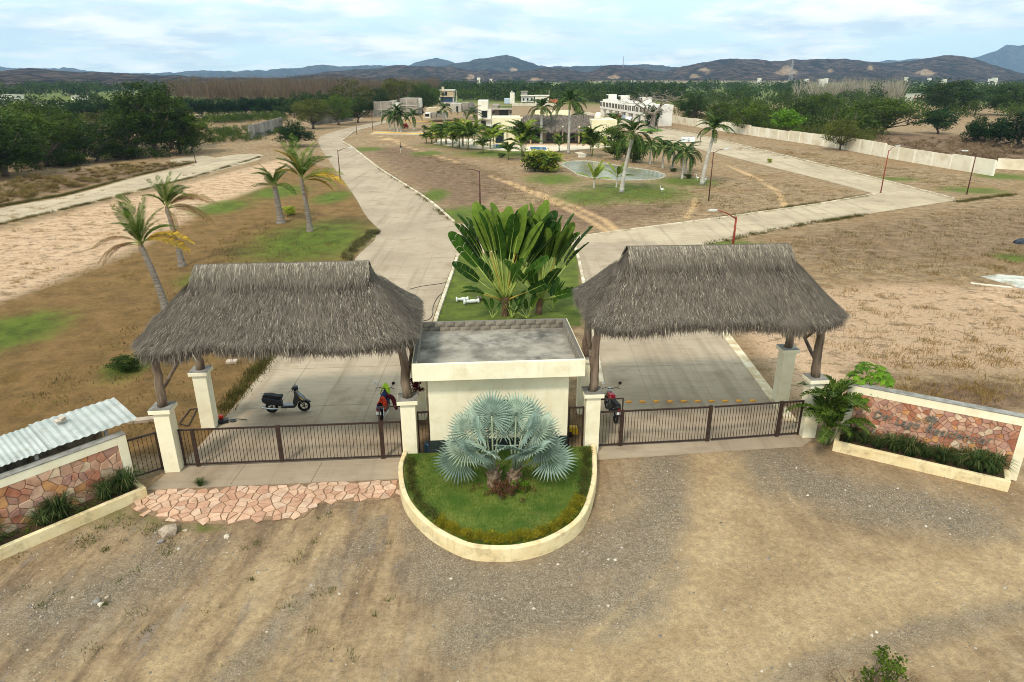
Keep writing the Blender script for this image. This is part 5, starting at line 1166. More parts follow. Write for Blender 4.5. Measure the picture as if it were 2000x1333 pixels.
# white baluster pieces lying on the median lawn
PLAS = mat('white_plaster', S(220, 222, 216), S(190, 192, 184), 5, .8, .2, 20); PLASG = mat('grey_plaster', S(128, 120, 106), S(96, 90, 80), 5, .95)
def baluster(label, u, v, rz, L, m):
    b = MB(); pr = [(0, 0), (.16, 0), (.16, .06), (.11, .10), (.075, .18), (.09, .3), (.12, .42), (.12, L - .25), (.08, L - .16), (.11, L - .09), (.15, L - .05), (.15, L), (0, L)]
    b.lathe(pr, (0, 0, .15), 14, axis='x'); o = tag(b.build('baluster', m, smooth=False), label, 'baluster', 'baluster pieces lying on the grass'); p = G(u, v); o.location = (p.x, p.y, 0); o.rotation_euler = (0, 0, rz)
baluster('white baluster lying on the grass, nearest the left road kerb', 891, 590, R(12), .75, PLAS); baluster('white baluster lying in the middle of the three', 906, 595, R(18), .95, PLAS); baluster('short weathered grey baluster piece beside the white ones', 932, 588, R(20), .45, PLASG)
# ================================================================== wind-blown coconut palms on the left lawn
def coco(label, u, v, h, lean, fr, seed, r=.14):
    p = G(u, v); t = thing('coconut_palm', label, 'palm tree', (p.x, p.y, 0), 0, 'coconut palms on the dry lawn'); _, top = palm_trunk(t, h, r, lean, base=1.7)
    b = MB(); b.tube([top - Vector((0, 0, .25)), top + Vector((0, 0, .25))], [r * .9, r * .6], 8); b.build('crown_heart', FIB, t)
    rr = random.Random(seed)
    for (k, az, el, L) in fr: put_frond(t, k, rr.randrange(2), top + Vector((0, 0, rr.uniform(-.1, .25))), R(az), R(el), L, rr.uniform(-.5, .5))
coco('coconut palm with brown and yellow drooping fronds next to the scooter gate roof', 326, 612, 3.9, (-.9, .3), [('up', 130, 80, 3.0), ('up', 60, 76, 3.0), ('up', 20, 68, 2.6), ('up', 160, 72, 2.7), ('up', -20, 60, 2.1), ('fresh', 250, 70, 2.6), ('up', 90, 62, 2.6), ('fresh', -60, 35, 1.7), ('yellow', 4, 14, 3.1), ('yellow', -6, 6, 2.9), ('brown', 176, 18, 2.7), ('brown', 186, 4, 2.6), ('brown', 194, -6, 2.4), ('up', 300, 66, 2.0), ('up', 110, 84, 3.1), ('coco', 30, 46, 2.4), ('coco', 150, 48, 2.3), ('coco', 280, 50, 2.2)], 1, .2)
coco('coconut palm with brown fronds swept to one side at the lawn edge by the sand', 356, 520, 4.1, (-.5, .3), [('up', 60, 76, 2.9), ('up', 20, 66, 2.7), ('up', 120, 78, 2.6), ('fresh', -40, 66, 2.4), ('up', 150, 72, 2.3), ('up', 0, 52, 2.4), ('brown', 2, 24, 3.6), ('brown', -12, 10, 3.5), ('brown', 8, 0, 3.3), ('brown', -40, -40, 2.3), ('yellow', 20, 34, 2.6), ('brown', 30, 22, 3.0), ('up', -80, 62, 2.2), ('coco', 60, 48, 2.5), ('coco', -20, 44, 2.4), ('coco', 180, 52, 2.0)], 2, .2)
coco('green coconut palm with pale trunk near the lawn shrub', 549, 436, 3.3, (-.25, .2), [('up' if i % 3 else 'coco', i * 37, 66 - (i % 5) * 15, 2.5) for i in range(17)], 3, .3)
coco('tallest wind swept coconut palm by the road with long yellow fronds', 606, 452, 4.5, (-.35, .2), [('up', 90, 84, 4.0), ('fresh', 40, 78, 3.8), ('up', 150, 78, 3.6), ('up', 20, 66, 3.6), ('fresh', 200, 76, 3.2), ('up', 60, 58, 3.4), ('up', 0, 48, 3.4), ('yellow', 180, 66, 3.4), ('yellow', -2, 10, 4.0), ('fresh', -12, 4, 3.7), ('fresh', 8, 20, 3.8), ('brown', -40, -45, 1.8), ('yellow', 190, 30, 2.2), ('up', 120, 66, 3.2), ('up', -40, 62, 2.6), ('yellow', 12, -6, 3.0), ('up', 170, 50, 2.4), ('coco', 40, 56, 3.2), ('coco', 220, 58, 2.8), ('coco', 300, 46, 2.8)], 4, .22)
tree('lawn_shrub', 'low light green shrub beside the pale trunked coconut palm', 'shrub', 'yellow', G(565, 420), 1.0, 1.0)
tree('lawn_shrub', 'low dark creeping shrub behind the pillar of the scooter gate', 'shrub', 'bush', G(245, 722), .7, 2.0, 1.6)
# rough clipped bank of weeds along the road edge
rs = np.random.RandomState(21); C = []
for u, v in ((690, 505), (700, 492), (712, 480), (722, 470), (732, 462), (742, 455)):
    p = G(u, v)
    for k in range(9): C.append((p.x - rs.uniform(.0, .8), p.y + rs.uniform(-.9, .9), rs.uniform(.05, .4)))
V_, F_, rn_ = cloud(np.array(C), .3, 80, .05, rs, .7); V_[:, 2] = np.maximum(V_[:, 2], 0)
hb = thing('verge_bush', 'dark overgrown strip of bush where the lawn meets the left road', 'bush'); ob('foliage', npmesh('foliage', V_, F_, leafmat('verge_leaf', S(44, 46, 26), S(98, 92, 56)), rn_), hb)['kind'] = 'stuff'
# ================================================================== papaya and areca by the sign wall
pp = thing('papaya_tree', 'bright green papaya tree behind the sign wall', 'tree', (13.5, 23.4, 0)); pp.scale = (1.02, 1.02, 1.12)
b = MB(); b.tube([(0, 0, -.05), (.02, 0, 1.0), (0, 0, 2.0)], [.09, .075, .05], 8); b.build('trunk', mat('papaya_trunk', S(132, 116, 96), S(108, 96, 78), 4, .9, .4, 14), pp)
def papaya_leaf(seed):
    rs = np.random.RandomState(seed); b = MB()
    for k in range(7):
        a = R(-126 + 42 * k); L = .36 * (1 - .1 * abs(k - 3) / 3); d = Vector((math.cos(a), math.sin(a), -.12)); s_ = Vector((-math.sin(a), math.cos(a), 0))
        P = [Vector((0, 0, 0)), d * L * .35 + s_ * .035, d * L * .6 + s_ * .11, d * L * .72 + s_ * .04, d * L + Vector((0, 0, -.05)), d * L * .72 - s_ * .04, d * L * .6 - s_ * .11, d * L * .35 - s_ * .035, d * L * .5 + Vector((0, 0, .03))]
        b.add(P, [(0, 1, 8), (1, 2, 8), (2, 3, 8), (3, 4, 8), (4, 5, 8), (5, 6, 8), (6, 7, 8), (7, 0, 8)], rn=float(rs.uniform(.2, .95)))
    return b.mesh('papaya_leaf', LF_BRIGHT)
PL = [papaya_leaf(i) for i in range(3)]; rr = random.Random(3)
for i in range(26):
    a = i * 2.399; el = R(70 - i * 3.2); L = rr.uniform(.55, .85); o_ = Vector((0, 0, 2.0 - i * .014)); d = Vector((math.cos(a) * math.cos(el), math.sin(a) * math.cos(el), math.sin(el))); e = o_ + d * L
    b = MB(); b.tube([o_, o_ + d * L * .5 + Vector((0, 0, .04)), e], [.018, .013, .009], 5); b.build('petiole', PETI, pp)
    ob('papaya_leaf', PL[i % 3], pp, e, Euler((rr.uniform(-.4, .4), R(25) - el * .3, a), 'XYZ'), rr.uniform(.85, 1.2))
b = MB()
for k in range(7): a = k * .9; b.lathe([(0, -.1), (.05, -.06), (.065, 0), (.04, .07), (0, .1)], (.12 * math.cos(a), .12 * math.sin(a), 1.72 - .03 * k), 8)
b.build('papaya_fruit', mat('green_fruit', S(82, 104, 40), S(104, 120, 52), 3, .5), pp, smooth=True)
ar = G(1612, 868)
at_ = thing('areca_palm', 'leafy areca palm in front of the sign wall beside the gate pillar', 'palm', (ar.x, ar.y, 0)); rr = random.Random(8)
for k, (dx, dy, hh) in enumerate(((0, 0, 1.7), (.22, .1, 1.3), (-.2, .05, 1.15), (.3, -.1, .8), (-.08, -.15, .6))):
    b = MB(); b.tube([(dx * .4, dy * .4, -.05), (dx * .8, dy * .8, hh * .5), (dx, dy, hh)], [.06, .05, .035], 7); b.build('cane', mat('cane_pale', S(150, 148, 110), S(120, 124, 80), 6, .7), at_, smooth=True)
    for i in range(9 if k == 0 else 6): put_frond(at_, 'areca', i % 2, Vector((dx, dy, hh)), i * 2.4 + k + rr.uniform(-.3, .3), rr.uniform(.25, 1.3), rr.uniform(1.15, 1.6), rr.uniform(-.4, .4))
# ================================================================== scooter and motorcycles
BLK = mat('black_plastic', S(22, 22, 24), S(30, 30, 32), 6, .45, spec=.4); GREYP = mat('grey_paint', S(34, 37, 39), None, rough=.25, spec=.5, coat=.5); TYRE = mat('tyre_rubber', S(18, 18, 18), S(30, 28, 27), 10, .9); CHROME = mat('chrome', S(170, 170, 168), None, rough=.2, metal=1.0)
ORNG = mat('yellow_stripe', S(214, 160, 50), None, rough=.4); REDP = mat('red_paint', S(150, 22, 34), None, rough=.3, coat=.5); WHITEP = mat('white_plastic', S(224, 224, 220), None, rough=.4); SEATM = mat('black_seat', S(20, 20, 22), S(28, 28, 30), 8, .7)
def wheel(parent, c, R_, wdt, name='wheel'):
    b = MB(); pr = []
    for k in range(9): a = PI * 2 * k / 8; pr.append((R_ - wdt * .5 + wdt * .5 * math.cos(a), wdt * .5 * math.sin(a)))
    b.lathe(pr, (0, 0, 0), 22, axis='y'); b2 = [(q[0] + c[0], q[1] + c[1], q[2] + c[2]) for q in b.v]; b.v = b2
    wv = b.build(name, TYRE, parent, smooth=True); q = MB(); q.lathe([(R_ - wdt * .95, -.02), (R_ - wdt * .75, -.025), (R_ - wdt * .75, .025), (R_ - wdt * .95, .02)], (0, 0, 0), 18, axis='y'); q.lathe([(.0, -.05), (.045, -.05), (.045, .05), (0, .05)], (0, 0, 0), 10, axis='y')
    for k in range(5): a = 2 * PI * k / 5; q.tube([(.03 * math.cos(a), 0, .03 * math.sin(a)), ((R_ - wdt * .9) * math.cos(a), 0, (R_ - wdt * .9) * math.sin(a))], .014, 5)
    q.v = [(v_[0] + c[0], v_[1] + c[1], v_[2] + c[2]) for v_ in q.v]; q.build('rim', mat('dark_rim', S(60, 60, 62), None, rough=.4, metal=.6), wv); return wv
def side_shape(parent, name, prof, wdt, m, bevel=.03):
    """closed x/z outline extruded across y with the given width; shoulders narrowed by the bevel"""
    b = MB(); n = len(prof); P = [(p[0], -wdt / 2, p[1]) for p in prof] + [(p[0], wdt / 2, p[1]) for p in prof]
    b.add(P, [tuple(range(n)), tuple(range(2 * n - 1, n - 1, -1))] + [(i, n + i, n + (i + 1) % n, (i + 1) % n) for i in range(n)]); o = b.build(name, m, parent, bevel=bevel); return o
def scooter(label, p, rz):
    t = thing('scooter', label, 'scooter', (p[0], p[1], .012), rz)
    wheel(t, (-.62, 0, .26), .26, .12); wheel(t, (.68, 0, .26), .26, .11)
    side_shape(t, 'rear_body', [(-.98, .66), (-.9, .50), (-.72, .40), (-.35, .36), (-.22, .30), (-.16, .42), (-.20, .62), (-.5, .70), (-.9, .78)], .30, BLK, .05)
    side_shape(t, 'seat', [(-.92, .79), (-.9, .74), (-.4, .69), (-.18, .66), (-.12, .70), (-.14, .78), (-.35, .79), (-.6, .86), (-.86, .87)], .28, SEATM, .05)
    side_shape(t, 'footboard', [(-.25, .24), (.32, .24), (.40, .32), (.36, .36), (-.2, .36)], .30, GREYP, .02)
    side_shape(t, 'leg_shield', [(.30, .26), (.40, .30), (.50, .52), (.78, .50), (.72, .62), (.52, .86), (.44, 1.02), (.34, 1.02), (.36, .80), (.26, .50)], .34, GREYP, .06)
    b = MB(); b.tube([(.56, -.176, .74), (.70, -.178, .60)], .018, 5); b.tube([(.56, .176, .74), (.70, .178, .60)], .018, 5); b.build('stripe', ORNG, t)
    side_shape(t, 'front_mudguard', [(.42, .46), (.5, .56), (.72, .58), (.92, .48), (.97, .40), (.90, .44), (.72, .53), (.54, .5)], .15, BLK, .02)
    side_shape(t, 'handlebar_cowl', [(.28, 1.02), (.46, .99), (.56, 1.05), (.5, 1.16), (.36, 1.17), (.26, 1.1)], .22, BLK, .04)
    b = MB(); b.tube([(.34, -.36, 1.1), (.38, -.1, 1.09), (.38, .1, 1.09), (.34, .36, 1.1)], .02, 6); b.build('handlebar', BLK, t)
    b = MB(); b.tube([(.68, -.07, .26), (.5, -.07, .62)], .022, 6); b.tube([(.68, .07, .26), (.5, .07, .62)], .022, 6); b.build('fork', CHROME, t)
    b = MB(); b.lathe([(0, .575), (.05, .57), (.07, .545)], (0, 0, 1.08), 10, axis='x'); b.build('headlight', WHITEP, t)
    b = MB(); b.tube([(-.8, -.1, .82), (-1.02, -.1, .84), (-1.02, .1, .84), (-.8, .1, .82)], .014, 6); b.build('grab_rail', CHROME, t)
    b = MB(); b.tube([(-.3, -.19, .26), (-.6, -.2, .28), (-.95, -.21, .36)], [.03, .045, .045], 8); b.build('exhaust', CHROME, t)
    b = MB(); b.tube([(-.1, .12, .3), (-.16, .26, .012)], .014, 5); b.build('kickstand', CHROME, t)
    b = MB(); b.box((-.98, 0, .48), (.02, .16, .11)); b.build('number_plate', WHITEP, t)
    return t
sp_ = (G(535, 808) + G(590, 803)) / 2; scooter('black and dark grey scooter parked sideways on the concrete drive', sp_, R(6))
def motorcycle(name, label, p, rz, paint, jackets=False, plate=True, lean=0.0, tank=None):
    t = thing(name, label, 'motorcycle', (p[0], p[1], .012), rz); t.rotation_euler = (lean, 0, rz)
    wheel(t, (-.66, 0, .30), .30, .10); wheel(t, (.66, 0, .30), .30, .085)
    b = MB(); b.tube([(.66, -.08, .3), (.44, -.08, .92)], .025, 6); b.tube([(.66, .08, .3), (.44, .08, .92)], .025, 6); b.build('fork', CHROME, t)
    side_shape(t, 'engine', [(-.2, .26), (.22, .24), (.3, .4), (.2, .56), (-.1, .58), (-.24, .44)], .24, mat('engine_grey', S(92, 92, 92), S(60, 60, 62), 12, .5, metal=.6), .03)
    side_shape(t, 'fuel_tank', [(-.1, .68), (.36, .70), (.42, .82), (.30, .92), (.02, .92), (-.12, .78)], .26, tank or paint, .07)
    side_shape(t, 'seat', [(-.82, .80), (-.1, .70), (-.04, .78), (-.3, .82), (-.8, .90)], .22, SEATM, .03)
    side_shape(t, 'tail', [(-.95, .78), (-.85, .66), (-.3, .58), (-.1, .66), (-.4, .76), (-.9, .86)], .2, paint, .03)
    side_shape(t, 'rear_mudguard', [(-.98, .76), (-1.02, .5), (-.98, .5), (-.86, .66), (-.7, .68), (-.7, .74)], .14, BLK, .01)
    side_shape(t, 'front_mudguard', [(.36, .56), (.5, .66), (.7, .68), (.92, .56), (.9, .6), (.7, .645), (.52, .62)], .12, paint, .01)
    b = MB(); b.tube([(.30, -.38, 1.08), (.40, -.22, 1.06), (.42, 0, 1.0), (.40, .22, 1.06), (.30, .38, 1.08)], .016, 6); b.build('handlebar', BLK, t)
    b = MB(); b.lathe([(0, .46), (.09, .47), (.10, .53), (.07, .58), (0, .6)], (0, 0, .92), 12, axis='x'); b.build('headlight', WHITEP, t, smooth=True)
    for sd in (-1, 1):
        b = MB(); b.tube([(.34, sd * .26, 1.07), (.34, sd * .34, 1.26)], .008, 5); b.lathe([(0, .32), (.07, .325), (.07, .345), (0, .355)], (0, sd * .36, 1.3), 10, axis='x'); b.build('mirror', [WHITEP, BLK][0 if sd > 0 else 1], t)
    b = MB(); b.tube([(.25, -.12, .4), (.1, -.16, .24), (-.3, -.17, .26), (-.9, -.18, .36)], [.02, .02, .035, .045], 8); b.build('exhaust', CHROME, t)
    b = MB(); b.tube([(-.66, .09, .3), (-.5, .11, .72)], .02, 6); b.tube([(-.66, -.09, .3), (-.5, -.11, .72)], .02, 6); b.build('shock_absorber', CHROME, t)
    if plate: b = MB(); b.box((-1.035, 0, .55), (.012, .2, .14)); b.build('number_plate', WHITEP, t)
    b = MB(); b.tube([(-.05, .1, .3), (-.1, .3, .012)], .014, 5); b.build('kickstand', CHROME, t)
    b = MB(); b.box((-.98, 0, .72), (.03, .1, .05)); b.build('tail_light', mat('red_lens', S(150, 10, 14), None, rough=.2), t)
    return t
mp = G(752, 812); motorcycle('motorcycle', 'motorcycle with colourful jackets thrown over it beside the scooter', mp, R(88), mat('blue_paint', S(30, 44, 110), None, rough=.3, coat=.4), True)
def cloth_lump(name, label, p, dims, rz, m, seed, ex=(), pose=(0, 0)):
    """draped jacket: rumpled closed sheet with hanging sides"""
    rs = np.random.RandomState(seed); n, k = 16, 12; b = MB(); P = []
    for i in range(n + 1):
        for j in range(k + 1):
            x = (i / n - .5) * dims[0]; y = (j / k - .5) * dims[1]; z = dims[2] * (1 - (abs(y) / (dims[1] / 2)) ** 2.2) + .03 * math.sin(x * 19 + seed) * math.cos(y * 17) + .02 * rs.randn()
            P.append((x * (1 + .12 * rs.randn() * (j in (0, k))), y * .62, z))
    b.add(P, [(i * (k + 1) + j, (i + 1) * (k + 1) + j, (i + 1) * (k + 1) + j + 1, i * (k + 1) + j + 1) for i in range(n) for j in range(k)])
    for e in ex: b.tube(smooth_pts([Vector(q) for q in e[0]], 5), [e[1]] * (5 * (len(e[0]) - 1)) + [e[1] * .7], 8)
    o = b.build(name, m, smooth=True); s_ = o.modifiers.new('thick', 'SOLIDIFY'); s_.thickness = .015; o.location = p; o.rotation_euler = (pose[0], pose[1], rz); return tag(o, label, 'jacket', 'jackets on the motorcycle')
cloth_lump('jacket', 'orange red jacket over the motorcycle seat', (mp.x + .02, mp.y - .55, .66), (.5, .62, .36), R(88), mat('orange_cloth', S(232, 78, 38), S(200, 52, 24), 6, .8), 2)
cloth_lump('jacket', 'blue jacket with dark red sleeve over the fuel tank', (mp.x + .02, mp.y - .05, .66), (.46, .6, .38), R(88), mat('blue_cloth', S(52, 72, 118), S(36, 50, 92), 6, .85), 4)
sl = MB(); sl.tube(smooth_pts([Vector((mp.x + .15, mp.y - .05, .95)), Vector((mp.x + .38, mp.y - .12, .86)), Vector((mp.x + .52, mp.y - .3, .6)), Vector((mp.x + .56, mp.y - .36, .45))], 5), [.09] * 12 + [.07, .06, .05, .04], 8); tag(sl.build('jacket_sleeve', mat('maroon_cloth', S(104, 24, 36), S(76, 16, 28), 6, .85), smooth=True), 'dark red sleeve hanging off the side of the motorcycle', 'jacket', 'jackets on the motorcycle')
cloth_lump('safety_vest', 'neon yellow vest on the motorcycle handlebar', (mp.x, mp.y + .36, .84), (.42, .6, .36), R(88), mat('neon_cloth', S(190, 226, 40), S(150, 190, 30), 6, .8), 6)['category'] = 'vest'
mr = G(1192, 812); motorcycle('motorcycle', 'black and red motorcycle parked behind the gate by the sign wall', mr, R(98), BLK, lean=.06, tank=REDP)
# ================================================================== small things round the gate
STUD = mat('orange_stud', S(226, 160, 40), S(200, 130, 30), 8, .6)
me = MB(); me.box((0, 0, 0), (.26, .2, .035), top=(.75, .7)); me.box((0, -.072, .012), (.16, .012, .016)); STM = me.mesh('road_stud', STUD)
for i in range(10):
    p = G(1228, 786).lerp(G(1470, 784), i / 9); o = tag(ob('road_stud', STM, None, (p.x, p.y, .017), (0, 0, R(2 + (i * 37 % 7) - 3))), 'orange plastic road stud, %s from the motorcycle end of the row' % ordinal(i), 'road stud', 'orange studs across the drive')
b = MB(); pth = [G(u, v) for u, v in ((800, 566), (825, 560), (855, 556), (878, 553), (870, 568), (855, 582), (846, 600), (845, 615), (838, 625), (826, 628))]; b.tube(smooth_pts([Vector((p.x, p.y, .03)) for p in pth], 5), .02, 5); tag(b.build('hose', mat('black_hose', S(40, 38, 36), None, rough=.6), smooth=True), 'thin dark hose lying across the left road behind the gate roof', 'hose')
# rusty frame, slabs and pieces by the left pillars
b = MB()
for (p0, p1) in (((371, 800), (350, 828)), ((371, 800), (385, 798)), ((350, 828), (366, 832)), ((385, 798), (368, 832))): b.tube([G(*p0, .04), G(*p1, .04)], .022, 4)
tag(b.build('steel_frame', RUST), 'rusty rectangular steel frame lying behind the pillar of the scooter gate', 'frame')
b = MB(); b.box((0, 0, 0), (1.5, .32, .12)); o = tag(b.build('concrete_slab', mat('pale_slab', S(178, 160, 140), S(150, 132, 112), 4, .95, .4, 14)), 'pale concrete slab lying behind the small gate', 'slab'); p = G(290, 822); o.location = (p.x, p.y, 0); o.rotation_euler = (0, 0, R(14))
b = MB(); b.box((0, 0, -.02), (.5, .4, .12), R(10)); o = tag(b.build('manhole_block', mat('block_pinkish', S(190, 172, 152), S(160, 142, 124), 4, .95)), 'small square concrete block set in the lawn beside the drive', 'block'); o.location = G(453, 708)
mw = thing('lawn_trimmer', 'dark garden machine with red cap lying behind the gate pillar', 'machine', G(437, 826)); b = MB(); b.box((0, 0, 0), (.35, .25, .16), .3); b.tube([(.1, 0, .1), (.5, .1, .12), (.9, .15, .05)], .02, 6); b.lathe([(0, 0), (.12, 0), (.12, .03), (0, .04)], (.35, .1, .02), 12); b.build('body', BLK, mw, bevel=.02); b = MB(); b.lathe([(0, .3), (.09, .3), (.1, .22), (.07, .161), (0, .161)], (-.1, .05, 0), 10); b.build('cap', mat('red_plastic', S(190, 36, 24), None, rough=.4), mw)
b = MB(); b.lathe([(0, 0), (.13, 0), (.135, .02), (.135, .3), (.11, .36), (.035, .4), (.035, .45), (0, .45)], (0, 0, 0), 16); o = tag(b.build('water_bottle', mat('blue_bottle', S(60, 104, 130), None, rough=.15, spec=.5, trans=.3), smooth=True), 'large blue water bottle behind the narrow gate of the guardhouse', 'bottle'); o.location = (-3.12, 22.15, .012)
mc = thing('pressure_washer', 'small yellow machine on wheels beside the guardhouse', 'machine', (2.35, 23.4, 0.012)); b = MB(); b.box((0, 0, .08), (.42, .3, .3), 0, top=(.8, .8)); b.build('casing', mat('yellow_plastic', S(222, 180, 30), None, rough=.4), mc, bevel=.03); wheel(mc, (-.12, -.2, .12), .12, .05); wheel(mc, (-.12, .2, .12), .12, .05); b = MB(); b.tube([(-.2, -.13, .3), (-.26, -.13, .7), (-.26, .13, .7), (-.2, .13, .3)], .014, 5); b.build('handle', BLK, mc)
b = MB(); rs = np.random.RandomState(3); A_ = np.stack([-3.45 + rs.normal(0, .1, 26), 22.35 + rs.normal(0, .1, 26), 2.95 - rs.rand(26) * .75], 1); V_, F_, rn_ = cloud(A_, .13, 30, .04, rs)
hp = thing('hanging_plant', 'dark red leafy plant hanging from the guardhouse eave', 'plant'); ob('foliage', npmesh('foliage', V_, F_, leafmat('wine_leaf', S(56, 12, 20), S(106, 26, 34)), rn_), hp)['kind'] = 'stuff'; b.tube([(-3.3, 22.3, 3.41), (-3.45, 22.35, 2.9), (-3.45, 22.35, 2.3)], .012, 5); b.build('stems', BARK, hp)
# rubble and stones on the dirt
ROCK = [mat('rock_%d' % i, S(*a), S(*c_), 6, .95, .4, 16, rnd=.12) for i, (a, c_) in enumerate((((186, 168, 146), (150, 132, 112)), ((150, 142, 134), (116, 108, 100)), ((206, 192, 170), (170, 156, 136))))]
def rock_mesh(seed, m):
    rs = np.random.RandomState(seed); bm = bmesh.new(); bmesh.ops.create_icosphere(bm, subdivisions=1, radius=1.0)
    for v in bm.verts: v.co = Vector((v.co.x * rs.uniform(.75, 1.15), v.co.y * rs.uniform(.65, 1.0), v.co.z * rs.uniform(.45, .75)))
    me = bpy.data.meshes.new('stone'); bm.to_mesh(me); bm.free(); me.materials.append(m); return me
RM = [rock_mesh(i, ROCK[i % 3]) for i in range(6)]
for i, (u, v, s, lb) in enumerate(((331, 1040, .34, 'large tan boulder half buried near the flagstones'), (315, 1058, .13, 'pale stone in front of the tan boulder'), (443, 1049, .13, 'round pale stone beside the flagstone edge'), (362, 1037, .09, 'small stone between the boulder and the flagstones'), (189, 1177, .12, 'grey stone in the little rubble pile on the dirt'), (196, 1182, .10, 'whitish stone at the front of the little rubble pile'), (209, 1168, .08, 'small stone at the back of the little rubble pile'), (776, 1105, .06, 'small white stone on the gravel by the island wall'), (663, 1160, .05, 'tiny white stone on the dirt in the middle of the yard'), (1415, 1194, .06, 'small greenish stone on the tan track'))):
    p = G(u, v); tag(ob('stone', RM[i % 6], None, (p.x, p.y, gz(p.x, p.y) + s * .25), (0, 0, i * 1.1), s), lb, 'stone', 'loose stones on the dirt yard')
rs = np.random.RandomState(41); ico = np.array([(0, 0, 1), (.9, 0, 0), (0, .9, 0), (-.9, 0, 0), (0, -.9, 0)]); n = 5200
px_ = np.concatenate([rs.uniform(-14, 17, 42000)]); py_ = rs.uniform(8.5, 21.5, 42000); gmask = soft(2, 1)
mg = np.array([np.interp(0, [0], [0])] * 0)
def mask_at(A_, x, y):
    i = np.clip(np.searchsorted(gx, x) - 1, 0, nx - 1); j = np.clip(np.searchsorted(gy, y) - 1, 0, ny - 1); return A_[j, i]
kp = rs.rand(42000) < (.10 + .55 * mask_at(m_gravel, px_, py_)) * mask_at(front, px_, py_); ipoly = [(p.x, p.y) for p in offset(IP, -.1)]
kp &= poly_dist(px_, py_, ipoly) < 0; kp &= poly_dist(px_, py_, [(-12.7, 17.7), (-3.5, 17.7), (-3.5, 22), (3, 21.4), (12, 22.6), (12, 25), (-12.7, 25)]) < 0
px_, py_ = px_[kp], py_[kp]; n = len(px_); sz = rs.uniform(.008, .03, n) * (1 + 1.2 * (rs.rand(n) < .05)); zz0 = mask_at(Z, px_, py_)
V_ = (ico[None] * sz[:, None, None] * rs.uniform(.6, 1.2, (n, 5, 3)) + np.stack([px_, py_, zz0 + sz * .05], 1)[:, None]).reshape(-1, 3); q = np.arange(n)[:, None] * 5
PEB = mat('pebble', S(120, 112, 102), S(96, 86, 76), 3, .95, acol=S(206, 194, 176))
tag(ob('gravel', npmesh('gravel', V_, np.concatenate([q + [0, 1, 2], q + [0, 2, 3], q + [0, 3, 4], q + [0, 4, 1]]), PEB, np.repeat(rs.rand(n) ** 2, 5))), 'loose grey and pale gravel scattered over the dirt yard', 'gravel', kind='stuff')
# weeds: thin dry and green tufts on the yard, the verges and the fields
def weed_field(name, label, spots, m, seed, n, h, wd=.012):
    rs = np.random.RandomState(seed); C = []
    for (x, y, r, k) in spots: C.append(np.stack([x + rs.normal(0, r, k), y + rs.normal(0, r, k)], 1))
    C = np.concatenate(C); n = len(C); a = rs.uniform(0, 6.28, n); a2 = rs.uniform(0, 6.28, n); hh = h * rs.uniform(.4, 1.3, n); ln = hh * rs.uniform(.2, .9, n); zb = mask_at(Z, C[:, 0], C[:, 1])
    B = np.stack([C[:, 0], C[:, 1], zb - .01], 1); W_ = np.stack([np.cos(a) * wd, np.sin(a) * wd, 0 * a], 1); T = B + np.stack([np.cos(a2) * ln, np.sin(a2) * ln, hh], 1)
    tag(ob(name, npmesh(name, np.stack([B - W_, B + W_, T], 1).reshape(-1, 3), np.arange(3 * n).reshape(n, 3), m, np.repeat(rs.rand(n), 3))), label, 'weeds', kind='stuff')
rr = random.Random(4); sp = []
for i in range(44):
    u = rr.uniform(20, 760); v = rr.uniform(1000, 1300); p = G(u, v)
    if poly_dist(np.array([p.x]), np.array([p.y]), fl_poly)[0] > -.15: continue
    sp.append((p.x, p.y, rr.uniform(.05, .16), rr.randint(12, 50)))
for i in range(26): p = G(rr.uniform(20, 420), rr.uniform(995, 1060)); q_ = (p.x, p.y); sp.append((p.x, p.y - .3, .2, 60)) if poly_dist(np.array([p.x]), np.array([p.y]), fl_poly)[0] < -.2 and (Vector(q_) - pl_p).dot(nl_) < -.3 else None
weed_field('dirt_weeds', 'small green weeds dotted over the rutted dirt', sp, leafmat('weed_green', S(58, 70, 26), S(112, 116, 54)), 5, 0, .09)
p = G(392, 950); g_ = thing('weed_tuft', 'bright green weed tuft growing between apron and flagstones', 'weed', (p.x, p.y, .03)); ob('blades', TUFTS[1], g_, scale=.4)['kind'] = 'stuff'
DRY = leafmat('dry_grass', S(96, 76, 44), S(170, 140, 88), rough=.9); sp = []
for poly, cnt in (([(1700, 690), (1900, 700), (1980, 720), (1750, 720)], 40), ([(1600, 560), (2000, 500), (2000, 690), (1620, 690)], 120), ([(1700, 740), (2000, 750), (2000, 790)], 60), ([(0, 560), (330, 480), (500, 380), (360, 370), (0, 460)], 120), ([(0, 430), (400, 335), (400, 318), (0, 400)], 120)):
    us = [q[0] for q in poly]; vs_ = [q[1] for q in poly]
    for i in range(cnt): p = G(rr.uniform(min(us), max(us)), rr.uniform(min(vs_), max(vs_))); sp.append((p.x, p.y, rr.uniform(.15, .5), rr.randint(14, 60)))
weed_field('dry_grass_tufts', 'tufts of dry straw coloured grass on the open fields', sp, DRY, 6, 0, .2, .014)
sp = []
